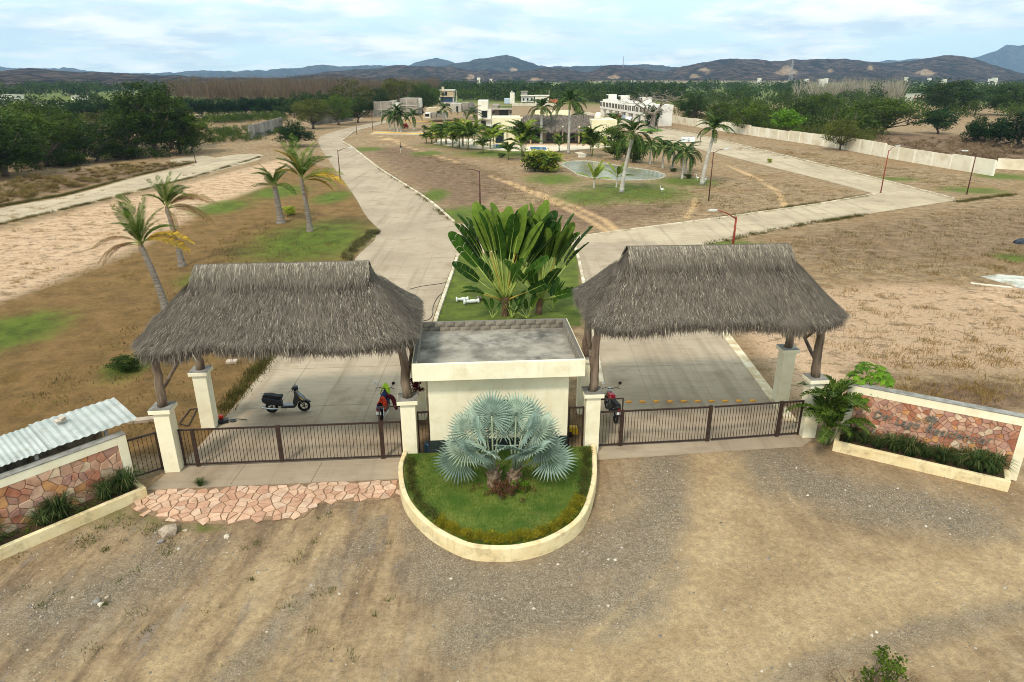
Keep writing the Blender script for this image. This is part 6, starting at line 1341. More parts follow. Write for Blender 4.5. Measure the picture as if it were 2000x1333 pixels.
for poly, cnt in (([(700, 285), (1000, 400), (1300, 430), (1690, 378), (1500, 340), (1300, 360), (1100, 380), (900, 310)], 420), ([(1440, 480), (1900, 402), (2200, 410), (2200, 540), (1600, 540)], 420), ([(1420, 290), (1860, 375), (1930, 355), (1500, 285)], 260), ([(260, 620), (420, 460), (600, 400), (690, 470), (530, 690), (300, 880), (0, 800)], 260)):
    pw_ = [G(*q) for q in poly]; x0, x1, y0, y1 = min(q.x for q in pw_), max(q.x for q in pw_), min(q.y for q in pw_), max(q.y for q in pw_); c_ = 0
    while c_ < cnt:
        x, y = rr.uniform(x0, x1), rr.uniform(y0, y1)
        if poly_dist(np.array([x]), np.array([y]), pw_)[0] > .6: sp.append((x, y, rr.uniform(.2, .7), rr.randint(14, 40))); c_ += 1
weed_field('field_weeds', 'sparse brown and olive weeds on the dry plots', sp, leafmat('field_weed', S(74, 62, 38), S(138, 118, 76), tint=S(92, 100, 46), rough=.9), 16, 0, .16, .022)
sp = []
for line, cnt, k in (([(0, 440), (200, 393), (380, 347), (512, 307)], 150, 40), ([(0, 405), (130, 382), (270, 344), (380, 318)], 170, 60), ([(1380, 480), (1560, 442), (1700, 420)], 70, 40), ([(885, 432), (830, 385), (740, 328)], 60, 30), ([(1400, 428), (1700, 383)], 60, 40), ([(1876, 396), (1930, 388), (1990, 380)], 60, 40), ([(450, 800), (540, 690)], 60, 40)):
    pts = [G(*q) for q in line]
    for i in range(cnt): q = pts[(j := rr.randrange(len(pts) - 1))].lerp(pts[j + 1], rr.random()); sp.append((q.x - .25, q.y + rr.uniform(-.2, .4) * (1 if line[0][1] > 420 or line[0][0] > 0 else 3), .22, k))
weed_field('verge_weeds', 'rough olive weeds along the road edges', sp, leafmat('weed_olive', S(66, 66, 34), S(130, 120, 66), rough=.9), 8, 0, .26, .016)
# foreground bush at the bottom edge
rs = np.random.RandomState(15); e1 = G(1690, 1345)
fg = thing('wayside_shrub', 'straggly half dry shrub at the near edge of the track', 'shrub', (e1.x, e1.y, 0)); C = np.stack([rs.normal(.05, .5, 40), rs.normal(0, .2, 40), rs.uniform(.05, .55, 40)], 1); C[:14, 0] = rs.normal(.45, .16, 14); C[:14, 2] += .25
V_, F_, rn_ = cloud(C[:22], .16, 30, .05, rs); ob('foliage', npmesh('foliage', V_, F_, LF_MID, rn_), fg)['kind'] = 'stuff'; V_, F_, rn_ = cloud(C[22:], .15, 34, .025, rs); ob('dry_foliage', npmesh('dry_foliage', V_, F_, LF_BROWN, rn_), fg)['kind'] = 'stuff'
b = MB()
for c in C: b.tube([(c[0] * .5, c[1] * .5, -.03), (c[0] * .8, c[1] * .8, c[2] * .6), (c[0], c[1], c[2] + .1)], [.012, .009, .005], 4)
b.build('stems', BARK, fg)
# boards, bag and pad on the field at the right
b = MB(); b.box((0, 0, 0), (2.3, .3, .05)); o = tag(b.build('white_plank', mat('whitewashed_board', S(226, 218, 200), S(200, 190, 168), 3, .8)), 'long white board lying on the dry field', 'plank'); p = G(1935, 559); o.location = (p.x, p.y, .02); o.rotation_euler = (0, 0, R(-27))
b = MB(); pp_ = [G(*q) for q in ((1915, 541), (1950, 537), (2060, 545), (2060, 575), (1985, 562))]; b.prism([(q.x, q.y) for q in pp_], -.05, .03); tag(b.build('pavement_pad', mat('cement_pad', S(206, 202, 190), S(150, 148, 138), .9, .9, grime=(S(170, 150, 118), .8, .8))), kind='structure')
rs = np.random.RandomState(2); bm = bmesh.new(); bmesh.ops.create_icosphere(bm, subdivisions=3, radius=1)
for v in bm.verts: f = 1 + .35 * (vnoise(v.co.x * 3 + 5, v.co.y * 3 + v.co.z * 2 + 9) - .5); v.co = Vector((v.co.x * .55 * f, v.co.y * .35 * f, max(-.02, v.co.z) * .4 * f))
me = bpy.data.meshes.new('bag'); bm.to_mesh(me); bm.free(); me.materials.append(mat('dark_tarpaulin', S(52, 62, 72), S(34, 40, 48), 5, .5)); p = G(1993, 476); tag(ob('rubbish_bag', me, None, (p.x, p.y, .01)), 'dark bundle of plastic lying on the field at the picture edge', 'bag')
# ================================================================== street lamps
LRED = mat('lamp_red_paint', S(150, 58, 36), S(110, 44, 34), 3, .6); LDK = mat('lamp_dark_paint', S(92, 48, 38), S(70, 44, 38), 3, .7); LHEAD = mat('lamp_head_grey', S(196, 196, 188), S(160, 160, 154), 4, .5)
def lamp(label, u, v, vt, arms, m, r=.06, head=True):
    """arms: list of (dx, dy, dz) ends"""
    p = G(u, v); h = HT(vt, p.y); t = thing('street_lamp', label, 'street lamp', (p.x, p.y, 0), 0, 'street lamps along the roads')
    b = MB(); b.tube([(0, 0, -.05), (0, 0, h * .5), (0, 0, h)], [r * 1.15, r, r * .8], 8); b.build('pole', m, t, smooth=True); b = MB(); b.box((0, 0, 0), (r * 4, r * 4, .03)); b.build('base_plate', m, t)
    for a in arms:
        e = Vector(a) + Vector((0, 0, h)); b = MB(); b.tube([(0, 0, h - .15), Vector((0, 0, h)).lerp(e, .5) + Vector((0, 0, .05)), e], [r * .6, r * .5, r * .45], 6); b.build('arm', m, t, smooth=True)
        if head:
            d = (Vector((a[0], a[1], 0))).normalized(); rz = math.atan2(d.y, d.x); q = MB(); q.box((e.x + d.x * .3, e.y + d.y * .3, e.z - .05), (.72, .26, .11), rz, top=(.9, .7)); hd = q.build('lamp_head', LHEAD, t, bevel=.02); q = MB(); q.box((e.x + d.x * .36, e.y + d.y * .36, e.z - .071), (.4, .2, .02), rz); q.build('lens', mat('lamp_lens', S(214, 214, 204), None, rough=.3), hd)
    return t
lamp('orange red street lamp rising behind the thatched roof by the sign wall', 1429, 500, 424, [(-1.6, -.2, .55)], LRED, .09)
lamp('dark red street lamp with headless arm behind the travellers palms', 938, 418, 334, [(-1.3, .3, .15)], LDK, .07, False)
lamp('rusty street lamp beside the tall palm on the pond lawn', 1384, 392, 297, [(1.2, .2, .3)], LDK)
lamp('red street lamp at the street corner of the park', 1720, 377, 294, [(.9, .3, .45)], LRED)
lamp('dark street lamp in front of the perimeter wall end', 1888, 380, 300, [(-1.1, 0, .3)], LDK)
lamp('grey street lamp by the left road opposite the park kerb', 665, 356, 294, [(1.4, .2, .3)], LDK)
lamp('thin dark pole between the left side road and the trees', 382, 318, 288, [], mat('old_pole', S(70, 62, 56)))
lamp('far street lamp at the bend of the left road', 697, 263, 233, [(1.0, 0, .2)], LDK)
lamp('far street lamp near the grey block building', 728, 254, 219, [(-1.6, 0, .2)], LDK)
lamp('street lamp pole on the wall side street near the cut palm', 1367, 283, 256, [], LDK)
lamp('street lamp pole in front of the white row houses', 1247, 252, 228, [], LDK)
lamp('far street lamp pole near the bare tree', 1283, 262, 238, [], LDK)
# ================================================================== pond
pond_pts = smooth_line(GX([(1092, 322), (1110, 316), (1150, 315), (1190, 321), (1225, 327), (1265, 332), (1292, 338), (1300, 345), (1285, 351), (1245, 353), (1200, 353), (1160, 349), (1130, 343), (1115, 335), (1092, 322)]), 90)
b = MB(); rng = [(-.05, -.05), (-.05, .08), (.35, .10), (.6, -.12)]; ln = [(offset(pond_pts, o_), z_) for o_, z_ in rng]
area = sum(pond_pts[i].x * pond_pts[i + 1].y - pond_pts[i + 1].x * pond_pts[i].y for i in range(len(pond_pts) - 1)); sg = 1 if area > 0 else -1
ln = [(offset(pond_pts, sg * o_), z_) for o_, z_ in rng]; P = []
for i in range(len(pond_pts)):
    for l, z_ in ln: P.append((l[i].x, l[i].y, z_))
b.add(P, [(i * 4 + k, (i + 1) * 4 + k, (i + 1) * 4 + k + 1, i * 4 + k + 1) for i in range(len(pond_pts) - 1) for k in range(3)]); tag(b.build('pond_rim', mat('pond_cement', S(172, 162, 142), S(142, 132, 114), 1, .9)), 'pale cement rim around the pond', 'pond rim')
WAT = bpy.data.materials.new('pond_water'); WAT.use_nodes = True; nt_ = WAT.node_tree; bs_ = nt_.nodes['Principled BSDF']; co_ = N(nt_, 'ShaderNodeTexCoord').outputs['Object']
nt_.links.new(MIX(nt_, RAMP(nt_, NOISE(nt_, .25, 4, .6, co_), .4, .65), S(112, 112, 84), S(138, 132, 98)), bs_.inputs['Base Color']); bs_.inputs['Roughness'].default_value = .22; bs_.inputs['Specular IOR Level'].default_value = .3
nt_.links.new(N(nt_, 'ShaderNodeBump', {'Strength': .12, 'Distance': .05, 'Height': NOISE(nt_, 2.5, 3, .6, co_)}).outputs[0], bs_.inputs['Normal'])
b = MB(); b.prism([(p.x, p.y) for p in offset(pond_pts, sg * .2)[:-1]], -.03, .035); tag(b.build('pond_water', WAT), kind='structure')
# pool and its terrace
WHT = mat('white_render', S(228, 222, 206), S(216, 208, 190), .5, .9, grime=(S(206, 196, 172), .35, .5)); CRM2 = mat('club_cream', S(232, 220, 184), S(222, 208, 168), .6, .9)
tp = [G(u, v) for u, v in ((846, 281), (900, 289), (1000, 296), (1085, 296), (1170, 290), (1196, 287), (1000, 272), (860, 272))]
b = MB(); b.prism([(q.x, q.y) for q in tp], -.05, .06); tag(b.build('pavement_terrace', mat('terrace_tile', S(222, 206, 182), S(200, 182, 156), .6, .8)), kind='structure')
for lb, us in (('bright blue swimming pool water near the club corner', ((963, 291), (996, 292.5), (1000, 285), (968, 283.5))), ('strip of blue pool water in front of the club', ((1034, 294), (1068, 294.5), (1066, 289.5), (1036, 289)))):
    pq = [G(*q) for q in us]; t = thing('swimming_pool', lb, 'pool'); b = MB(); b.prism([(q.x, q.y) for q in pq], .0, .11); b.build('water', mat('pool_water', S(30, 120, 190), S(60, 150, 210), .8, .08, spec=.5), t)
    c = sum(pq, Vector()) / 4; b = MB(); o4 = [c + (q - c) * 1.14 for q in pq]; i4 = [c + (q - c) * 1.005 for q in pq]; P = [(q.x, q.y, .14) for q in o4] + [(q.x, q.y, .14) for q in i4] + [(q.x, q.y, .0) for q in o4]; b.add(P, [(k, (k + 1) % 4, 4 + (k + 1) % 4, 4 + k) for k in range(4)] + [(8 + k, 8 + (k + 1) % 4, (k + 1) % 4, k) for k in range(4)]); b.build('pool_edge', WHT, t)
pth = [G(*q) for q in ((1128, 308), (1143, 308), (1146, 302), (1134, 297), (1122, 298), (1130, 302))]; b = MB(); b.prism([(q.x, q.y) for q in pth], -.03, .02); tag(b.build('path_club', mat('path_cement', S(214, 200, 176), S(190, 174, 148), 1, .9)), kind='structure')
# ================================================================== club house
GLS = mat('dark_glass_and_shade', S(38, 42, 44), S(26, 30, 32), 2, .15, spec=.5)  # dark window glass, also used as painted shade in far-house openings
c0 = G(1082, 284); ch = thing('club_house', 'cream club house with wide thatched veranda behind the pool', 'building', (c0.x, c0.y, 0), R(1)); s_ = c0.y * 1.04 / FPX   # metres per px there
def cb(name, m, u0, u1, y0, y1, h, z0=0.0, parent=None): b = MB(); x0, x1 = (u0 - 1082) * s_, (u1 - 1082) * s_; b.box(((x0 + x1) / 2, (y0 + y1) / 2, z0), (x1 - x0, y1 - y0, h)); return b.build(name, m, parent or ch)
H1 = 4.7
cb('wing_wall', CRM2, 970, 1022, 2.0, 10.0, H1 + .5); cb('wing_wall', CRM2, 1150, 1195, .2, 9.0, H1 + .1); cb('back_wall', CRM2, 1022.2, 1149.8, 7.0, 7.3, H1 + .3); cb('upper_parapet', CRM2, 1052, 1120, 9.5, 11.0, H1 + 1.5); cb('roof_slab', WHT, 1022.2, 1149.8, 7.31, 10, .2, H1)
cb('front_step', mat('step_tile', S(206, 176, 140), S(188, 156, 120), 1), 1022.4, 1149.6, .4, 6.9, .16); cb('window', GLS, 976, 991, 1.93, 1.998, 2.3, .3); cb('wing_return', CRM2, 991, 996, 1.3, 1.95, 3.4)
for u0, u1 in ((1048, 1062), (1072, 1085), (1098, 1108), (1118, 1126)): cb('window', GLS, u0, u1, 6.9, 6.98, 2.4, .3)
cb('door', GLS, 1134, 1141, 6.9, 6.98, 2.6, .17)
for u in (1040, 1060, 1098, 1128, 1146): b = MB(); x = (u - 1082) * s_; b.tube([(x, 1.2, .1), (x, 1.2, 3.6)], .16, 8); b.build('veranda_post', mat('veranda_cream', S(226, 206, 168), None), ch, smooth=True)
# thatch of the veranda: a single pitched sheet of straw with ragged front
rs = np.random.RandomState(8); x0, x1 = (1012 - 1082) * s_, (1162 - 1082) * s_
def vz(x, t): return 3.0 + 2.5 * t + .12 * np.sin(x * 1.3)
bq = MB(); P = []
for t in (0, .5, 1):
    for k in range(21): x = (x0 - (1 - t) * .8) + (x1 - x0 - 2.2 * t + (1 - t) * 1.0) * k / 20 + t * 2.0; P.append((x, .3 + 6.9 * t, float(vz(x, t)) - .08))
bq.add(P, [(j * 21 + k, j * 21 + k + 1, (j + 1) * 21 + k + 1, (j + 1) * 21 + k) for j in range(2) for k in range(20)], rn=.15); bq.build('thatch_core', THATCH, ch)
n = 9000; t_ = rs.rand(n) ** 1.1; xs_ = x0 + (x1 - x0) * rs.rand(n); xs_ = np.where(t_ > .5, np.clip(xs_, x0 + 2.0 * t_, x1 - .5 * t_), xs_); P_ = np.stack([xs_, .3 + 6.9 * t_, vz(xs_, t_) + rs.uniform(-.05, .06, n)], 1); D_ = np.stack([rs.normal(0, .1, n), np.full(n, -.93), -.36 + rs.normal(0, .08, n)], 1); l_ = rs.uniform(.5, 1.2, n)[:, None]; w_ = rs.uniform(.02, .05, n)[:, None]; sx_ = np.array([[1, 0, 0]]); E_ = P_ + D_ * l_; E_[:, 2] -= np.where(t_ < .1, .35, 0)
V_ = np.stack([P_ - sx_ * w_, P_ + sx_ * w_, E_], 1).reshape(-1, 3); o = ob('veranda_thatch', npmesh('veranda_thatch', V_, np.arange(3 * n).reshape(n, 3), THATCH, np.repeat(np.clip(rs.beta(2, 2, n), 0, 1), 3)), ch); o['kind'] = 'stuff'
b = MB(); b.lathe([(0, 0), (.55, 0), (.62, .3), (.6, 1.0), (.45, 1.2), (.2, 1.3), (0, 1.3)], ((1166 - 1082) * s_, 5.0, H1 + .1), 14); b.build('water_tank', WHT, ch, smooth=True)
# ================================================================== far houses
def house(name, label, u, v, parts, cat='house', rz=0.0):
    """parts: (part name, material, u0, u1, vtop, vbottom, depth from front, thickness, parent index)"""
    p = G(u, v); t = thing(name, label, cat, (p.x, p.y, 0), rz); s = (p.y * math.cos(PITCH) + CAMH * math.sin(PITCH)) / FPX; made = []
    for q in parts:
        nm, m, u0, u1, vt, vb, y0, th = q[:8]; par_ = made[q[8]] if len(q) > 8 else t
        z1 = HT(vt, p.y); z0 = max(HT(vb, p.y), -.05); b = MB(); b.box((((u0 + u1) / 2 - u) * s, y0 + th / 2, z0), ((u1 - u0) * s, th, z1 - z0)); made.append(b.build(nm, m, par_))
    return t
GB = mat('grey_blockwork', S(158, 148, 134), S(132, 124, 112), .5, .95, .3, 6, grime=(S(112, 104, 94), .6, .4)); GB2 = mat('grey_concrete', S(182, 174, 160), S(160, 152, 138), .6, .95); TAN = mat('tan_render', S(196, 178, 146), S(176, 156, 124), .5, .9); BLU = mat('blue_render', S(74, 94, 120), S(60, 78, 100), .5, .9); BRK = mat('brick_wall', S(176, 108, 72), S(150, 90, 62), .8, .95)
house('block_building', 'long grey blockwork building shell near the left road end', 785, 228, [('wall', GB, 731, 766, 199, 229, 0, 12), ('wall', GB2, 766.2, 770, 197, 228, .3, 9), ('wall', GB, 777, 812, 194, 223, 6, 14), ('pilaster', GB2, 744.5, 746.5, 199, 229, -.15, .149), ('ring_beam', GB2, 731, 766, 213, 215, -.12, .119), ('pilaster', GB2, 790, 791.4, 194, 223, 5.8, .199), ('ring_beam', GB2, 777, 812, 207, 209, 5.85, .149), ('window', WHT, 769.9, 776.9, 202, 213, 1, 6), ('pane', GLS, 771, 773, 203, 210, .9, .08, 7), ('end_wall', WHT, 812, 815, 195, 213, 8, 8), ('garden_wall', GB2, 728, 731, 216, 229, .2, .3)], 'building')
house('unfinished_house', 'tan upper storey house on stilts rising among the trees', 872, 207, [('upper_wall', TAN, 860, 886, 177, 190, 0, 9), ('window', GLS, 863, 869, 181, 187, -.2, .19), ('opening_shade', GLS, 870, 874, 180, 187, -.2, .19), ('roof', WHT, 858, 888, 176, 177.4, -.5, 10), ('roof_tank', TAN, 863, 867, 170, 176, 2, 2.5), ('lower_wall', BLU, 860, 886, 191, 205, 1.5, 7), ('pier', GB2, 858, 861, 191, 205, 0, 1), ('pier', GB2, 884.5, 887, 191, 205, 0, 1), ('slab', GB2, 856, 892, 200, 203, -2, 10), ('pole', GB2, 891, 892.3, 176, 203, 0, .3)])  # the opening is a dark plate on the wall, its shade put into colour
house('low_shell', 'low unfinished grey house shell with rebar beside the left road', 852, 240, [('wall', TAN, 829, 877, 213, 221, 6, 8), ('wall', GB, 841, 872, 221, 233, 2.5, 4), ('white_panel', WHT, 830, 840, 221, 231, 0, 5), ('window', GLS, 831, 839, 223, 228, -.1, .09, 2), ('opening_shade_panel', GLS, 852, 860, 218, 222, 2.3, .19, 1), ('wall', GB2, 876, 898, 205, 222, 8, 8), ('doorway_shade_panel', GLS, 888, 891.5, 210, 221, 7.8, .19, 5), ('wall', GB, 898.2, 912, 204, 221, 9, 6), ('rebar', RUST, 828, 828.4, 209, 214, 6, .1), ('rebar', RUST, 844, 844.4, 209, 214, 6, .1), ('rebar', RUST, 863, 863.4, 209, 214, 6, .1), ('garden_wall', TAN, 826, 829, 222, 236, 1, .4)])  # opening and doorway are dark plates, interior shade put into the colour
# thatched cone hut
p = G(922, 226); t = thing('round_hut', 'grey cone roofed hut beside the white modern house', 'hut', (p.x, p.y, 0)); sh_ = p.y / FPX; b = MB(); b.lathe([(11.5 * sh_, HT(217, p.y) - .3), (11.5 * sh_, HT(217, p.y)), (7 * sh_, HT(209, p.y)), (.3, HT(199, p.y)), (0, HT(198.5, p.y))], n=18); b.build('roof', mat('hut_thatch', S(112, 106, 100), S(90, 84, 80), 1, .95, .5, 3), t); b = MB(); b.lathe([(9 * sh_, 0), (9 * sh_, HT(216, p.y))], n=16); b.build('wall', TAN, t)
house('modern_house', 'white two storey modern house with grey concrete annexe', 960, 252, [('wall', WHT, 934, 960, 214, 251, 0, 10), ('parapet', WHT, 934, 953, 197, 213.9, .2, 8), ('window', GLS, 941, 952, 217, 230, -.12, .11), ('window_frame', GB2, 940, 953, 216.2, 217, -.2, .19), ('balcony_slab', WHT, 935, 958, 231, 233.5, -.9, .89), ('door', GLS, 940, 949, 236, 250, -.12, .11), ('annexe_wall', GB, 960.2, 975, 206, 250, 3, 8), ('annexe_slab', GB2, 962, 1000, 212, 215, 1.0, 9), ('annexe_wall', GB, 993, 1000, 215, 236, 2, 7), ('room_shade_block', GLS, 973, 993, 215.2, 231, 4.2, 4), ('small_window', GLS, 963, 966, 219, 223, 2.85, .14), ('small_window', GLS, 996, 998, 219, 222.5, 1.85, .14), ('planted_roof', mat('roof_green', S(82, 96, 44), S(106, 112, 60), .8), 972, 1000, 209, 211.9, 3, 6)])  # solid dark block paints the shade inside the open annexe room
house('white_house', 'white narrow house with pale blue side far behind the modern house', 998, 204, [('wall', WHT, 996, 1005, 182, 203, 0, 9), ('wall', mat('pale_blue_wall', S(176, 190, 200), None), 985, 995.9, 193, 203, 1, 8), ('water_tank', GB2, 998, 1001, 178, 182, 2, 2)])
house('grey_villa', 'pale grey villa with columns and roof turret among trees', 1033, 204, [('wall', mat('villa_grey', S(190, 190, 182), S(172, 172, 164), .5), 1018, 1043, 188, 204, 0, 9), ('cornice', WHT, 1017, 1044, 187, 188.4, -.5, 10), ('turret', mat('villa_dark', S(150, 146, 138), None), 1018, 1030, 180, 187, 2, 6), ('turret_roof', GB, 1017, 1031, 178.6, 180, 1.5, 7), ('window', GLS, 1021, 1024, 192, 197, -.15, .14), ('window', GLS, 1029, 1032, 192, 197, -.15, .14), ('window', GLS, 1037, 1040, 192, 197, -.15, .14), ('balcony', WHT, 1019, 1042, 198, 199.4, -1, .99)])
house('arched_house', 'white house with dark arched porch beside the grey villa', 1058, 204, [('wall', WHT, 1045, 1072, 188, 204, 0, 8), ('porch', GLS, 1048, 1054, 194, 202, -.15, .14), ('porch', GLS, 1056, 1063, 193, 202, -.15, .14), ('roof_parapet', WHT, 1044, 1073, 186.6, 188, -.4, 9), ('pole', GB2, 1071.5, 1072.6, 176, 188, 0, .3)])  # porch recesses are flat dark plates, their shade given as colour
house('boundary_wall', 'long pale garden wall in front of the far white houses', 1045, 208, [('wall', mat('garden_wall_pale', S(208, 200, 180), S(188, 178, 156), .5, .95), 1000, 1092, 202, 207.5, 0, .4), ('wall', BRK, 1073, 1090, 195, 202, 2, .4)], 'wall')
for lb, u, v, q in (('small white house far off at the left picture edge', 12, 197, (0, 30, 186, 197)), ('pale bluish building glimpsed between the left trees', 84, 217, (70, 102, 203, 217)), ('flat white far house behind the left trees', 148, 196, (140, 158, 188, 196)), ('tiny white house in the far valley behind the villa', 1236, 166, (1232, 1241, 158, 166)), ('white farm building far off right of the highway', 1600, 178, (1585, 1607, 173, 178)), ('white and orange house in the trees beyond the wall', 1792, 199, (1782, 1802, 184, 199))):
    house('far_house', lb, u, v, [('wall', WHT, q[0], q[1], q[2], q[3], 0, 8), ('window', GLS, q[0] + 2, q[0] + 4, q[2] + 2, (q[2] + q[3]) / 2 + 1, -.15, .14), ('window', GLS, q[1] - 4, q[1] - 2, q[2] + 2, (q[2] + q[3]) / 2 + 1, -.15, .14), ('roof', GB2, q[0] - .5, q[1] + .5, q[2] - .6, q[2], -.4, 9)] + ([('tile_roof', BRK, q[0] - 1, q[1] + 1, q[2] + 7, q[2] + 9, -2, 1.99)] if u == 1792 else []))
# white row houses stepping along the side street
A_ = G(1176, 225); B_ = G(1286, 247); d_ = Vector((B_.x - A_.x, B_.y - A_.y, 0)); d_.normalize(); LT = (Vector((B_.x, B_.y, 0)) - Vector((A_.x, A_.y, 0))).length; rz_ = math.atan2(d_.y, d_.x); NU = 8; UW = LT / NU
RW = mat('row_house_white', S(226, 222, 212), S(212, 206, 194), .4, .9)
base_wall = MB(); base_wall.box((0, 1.9, 0), (UW * .995, 3.8, 4.9)); wallm = base_wall.mesh('wall', RW)
bay = MB(); bay.box((0, 0, 0), (UW * .42, 1.0, 2.4)); baym = bay.mesh('bay', RW); wnm = MB(); wnm.box((0, 0, 0), (UW * .14, .06, 1.4)); wnm = wnm.mesh('window', GLS); drm = MB(); drm.box((0, 0, 0), (UW * .2, .06, 2.1)); drm = drm.mesh('door', GLS); prm = MB(); prm.box((0, 1.9, 0), (UW * .995, 3.8, .5)); prm = prm.mesh('parapet', RW); tkm = MB(); tkm.box((0, 0, 0), (UW * .4, 3.0, 1.7)); tkm = tkm.mesh('stair_tower', RW); ptm = MB(); ptm.box((0, 0, 0), (.16, 1.6, 2.3)); ptm = ptm.mesh('porch_fin', mat('porch_white', S(226, 220, 208), None))
for i in range(NU):
    c = Vector((A_.x, A_.y, 0)) + d_ * (UW * (i + .5)); t = thing('row_house', 'white terraced house, %s from the far end of the row' % ordinal(i), 'house', c, rz_, 'white row houses along the side street')
    ob('wall', wallm, t); ob('parapet', prm, t, (0, .3 if i % 2 else 0, 4.902), None, (1, .96, 1 + .4 * (i % 2)))
    for k in (-.24, .24): 
        bo = ob('bay', baym, t, (k * UW, -.502, 2.4)); ob('window', wnm, bo, (-.1 * UW, -.52, .7)); ob('window', wnm, bo, (.1 * UW, -.52, .7)); ob('door', drm, t, (k * UW, -.04, .05))
    ob('porch_fin', ptm, t, (0, -.81, 0))
    if i in (0, 2, 5): tw = ob('stair_tower', tkm, t, (0, 2.1, 5.4)); ob('window', wnm, tw, (0, -1.64, .3), None, (2.4, 1, .8))
    ob('end_wall', wallm, t, (0, .02, 0), None, (.98, .98, .98)) if False else None
# ================================================================== perimeter wall on the right, built of stepped panels
PW = mat('wall_panel_white', S(232, 222, 200), S(214, 200, 172), .25, .92, .2, 8, grime=(S(190, 174, 144), .5, .5), rnd=.03)
pw = thing('perimeter_wall', 'long stepped whitewashed boundary wall beyond the right street', 'wall'); pts = GX([(1312, 240), (1352, 247), (1400, 255), (1520, 273), (1640, 291), (1760, 314), (1860, 331), (1938, 344)])
tot = resample(pts, 31); capm = mat('wall_cap', S(236, 228, 208), None)
for i in range(30):
    p, q = tot[i], tot[i + 1]; L = (q - p).length; rz = math.atan2(q.y - p.y, q.x - p.x); h = 2.1 + .14 * ((i // 4) % 3) - .02 * (i % 2); b = MB(); b.box(((p.x + q.x) / 2, (p.y + q.y) / 2, -.05), (L - .01, .18, h), rz); pn = b.build('wall_panel', PW, pw); b = MB(); b.box((q.x, q.y, -.05), (.26, .26, h - .12), rz); b.build('wall_post', capm, pn)
b = MB(); e_ = GX([(1945, 330), (2200, 345)]); d2 = e_[1] - e_[0]; b.box(((e_[0].x + e_[1].x) / 2, (e_[0].y + e_[1].y) / 2, -.05), (d2.length, .2, 1.6), math.atan2(d2.y, d2.x)); tag(b.build('far_boundary_wall', PW), 'lower white wall continuing behind bushes at the picture edge', 'wall')
b = MB(); e_ = GX([(488, 274), (552, 252)]); d2 = e_[1] - e_[0]; b.box(((e_[0].x + e_[1].x) / 2, (e_[0].y + e_[1].y) / 2, -.05), (d2.length, .25, 3.0), math.atan2(d2.y, d2.x)); tag(b.build('grey_field_wall', mat('old_grey_wall', S(150, 144, 134), S(118, 112, 104), .4, .95, .3, 5)), 'weathered grey wall at the field edge left of the round bush', 'wall')
b = MB(); e_ = GX([(608, 246), (690, 236)]); d2 = e_[1] - e_[0]; b.box(((e_[0].x + e_[1].x) / 2, (e_[0].y + e_[1].y) / 2, -.05), (d2.length, .25, 2.2), math.atan2(d2.y, d2.x)); tag(b.build('tree_shaded_wall', mat('old_grey_wall2', S(140, 134, 122), S(108, 102, 92), .4, .95)), 'dull wall under the trees beside the left road bend', 'wall')
# yellow kerbs of the far cross streets
YK = mat('yellow_kerb', S(226, 178, 84), S(206, 156, 66), .6, .9)
for a, c in (((730, 259), (822, 262)), ((822, 262), (935, 262)), ((790, 237.5), (935, 238))): kerb(resample(GX([a, c]), 12), .9, .16, 'kerb_yellow', YK)
for a, c, e, f in (((720, 262.5), (935, 266), (935, 258.5), (735, 257)),): pq = [G(*q) for q in (a, c, e, f)]; b = MB(); b.prism([(q.x, q.y) for q in pq], -.03, .02); tag(b.build('road_far_cross', CONC_FAR), kind='structure')
# ================================================================== park palms
k = 0
def RP(lb, u, v, vt, L, **kw):
    global k
    k += 1; p = G(u, v); h = HT(vt, p.y); return palm('royal_palm', lb, p, h, L, seed=k, group='palms of the park', **kw)
RP('tall grey trunked royal palm left of the thatched club veranda', 1057, 283, 222, 3.6, shaft=1.0, n=14, r=.3)
RP('tall royal palm rising in the middle of the club veranda', 1110, 301, 214, 3.6, shaft=1.1, n=14, r=.24)
RP('leaning pale trunked palm at the pond edge', 1214, 376, 272, 3.1, shaft=.5, n=14, r=.24, lean=(.95, .2), els=(1.3, -.7), kind='royal')
RP('tall palm with bound upright crown between pond and side street', 1371, 361, 268, 2.7, shaft=.8, n=16, r=.25, lean=(.9, .2), els=(1.35, .0))
RP('young palm with stiff pale fronds in front of the pond, nearest the yellow shrub', 1160, 367, 352, 2.5, kind='stiff', n=6, r=.1, els=(1.25, .25))
RP('young palm with stiff pale fronds beside the leaning palm', 1204, 366, 346, 2.4, kind='stiff', n=6, r=.1, els=(1.2, .3))
for u, v, vt, lb in ((1269, 321, 291, 'small palm nearest the round dark bush'), (1294, 329, 296, 'dark trunked small palm second from the round dark bush'), (1313, 335, 298, 'small palm in the middle of the row by the side street'), (1332, 350, 308, 'front palm of the pair near the pond end'), (1339, 338, 305, 'rear palm of the pair near the pond end')): RP(lb, u, v, vt, 2.6, n=11, r=.14, shaft=.4, els=(1.0, -.5))
for u, v, vt, lb in ((777, 259, 226, 'tallest of the three royal palms by the red bush'), (783, 259, 236, 'right one of the three royal palms by the red bush'), (771, 258.5, 236, 'left one of the three royal palms by the red bush'), (762, 254, 232, 'slim palm left of the three royal palms'), (808, 254, 233, 'slim royal palm right of the red bush'), (925, 254, 230, 'royal palm standing before the white modern house'), (906, 231, 219, 'far palm in front of the grey hut'), (868, 244, 221, 'bushy palm before the low grey shell')): RP(lb, u, v, vt, 3.0, n=11, r=.22, shaft=.8)
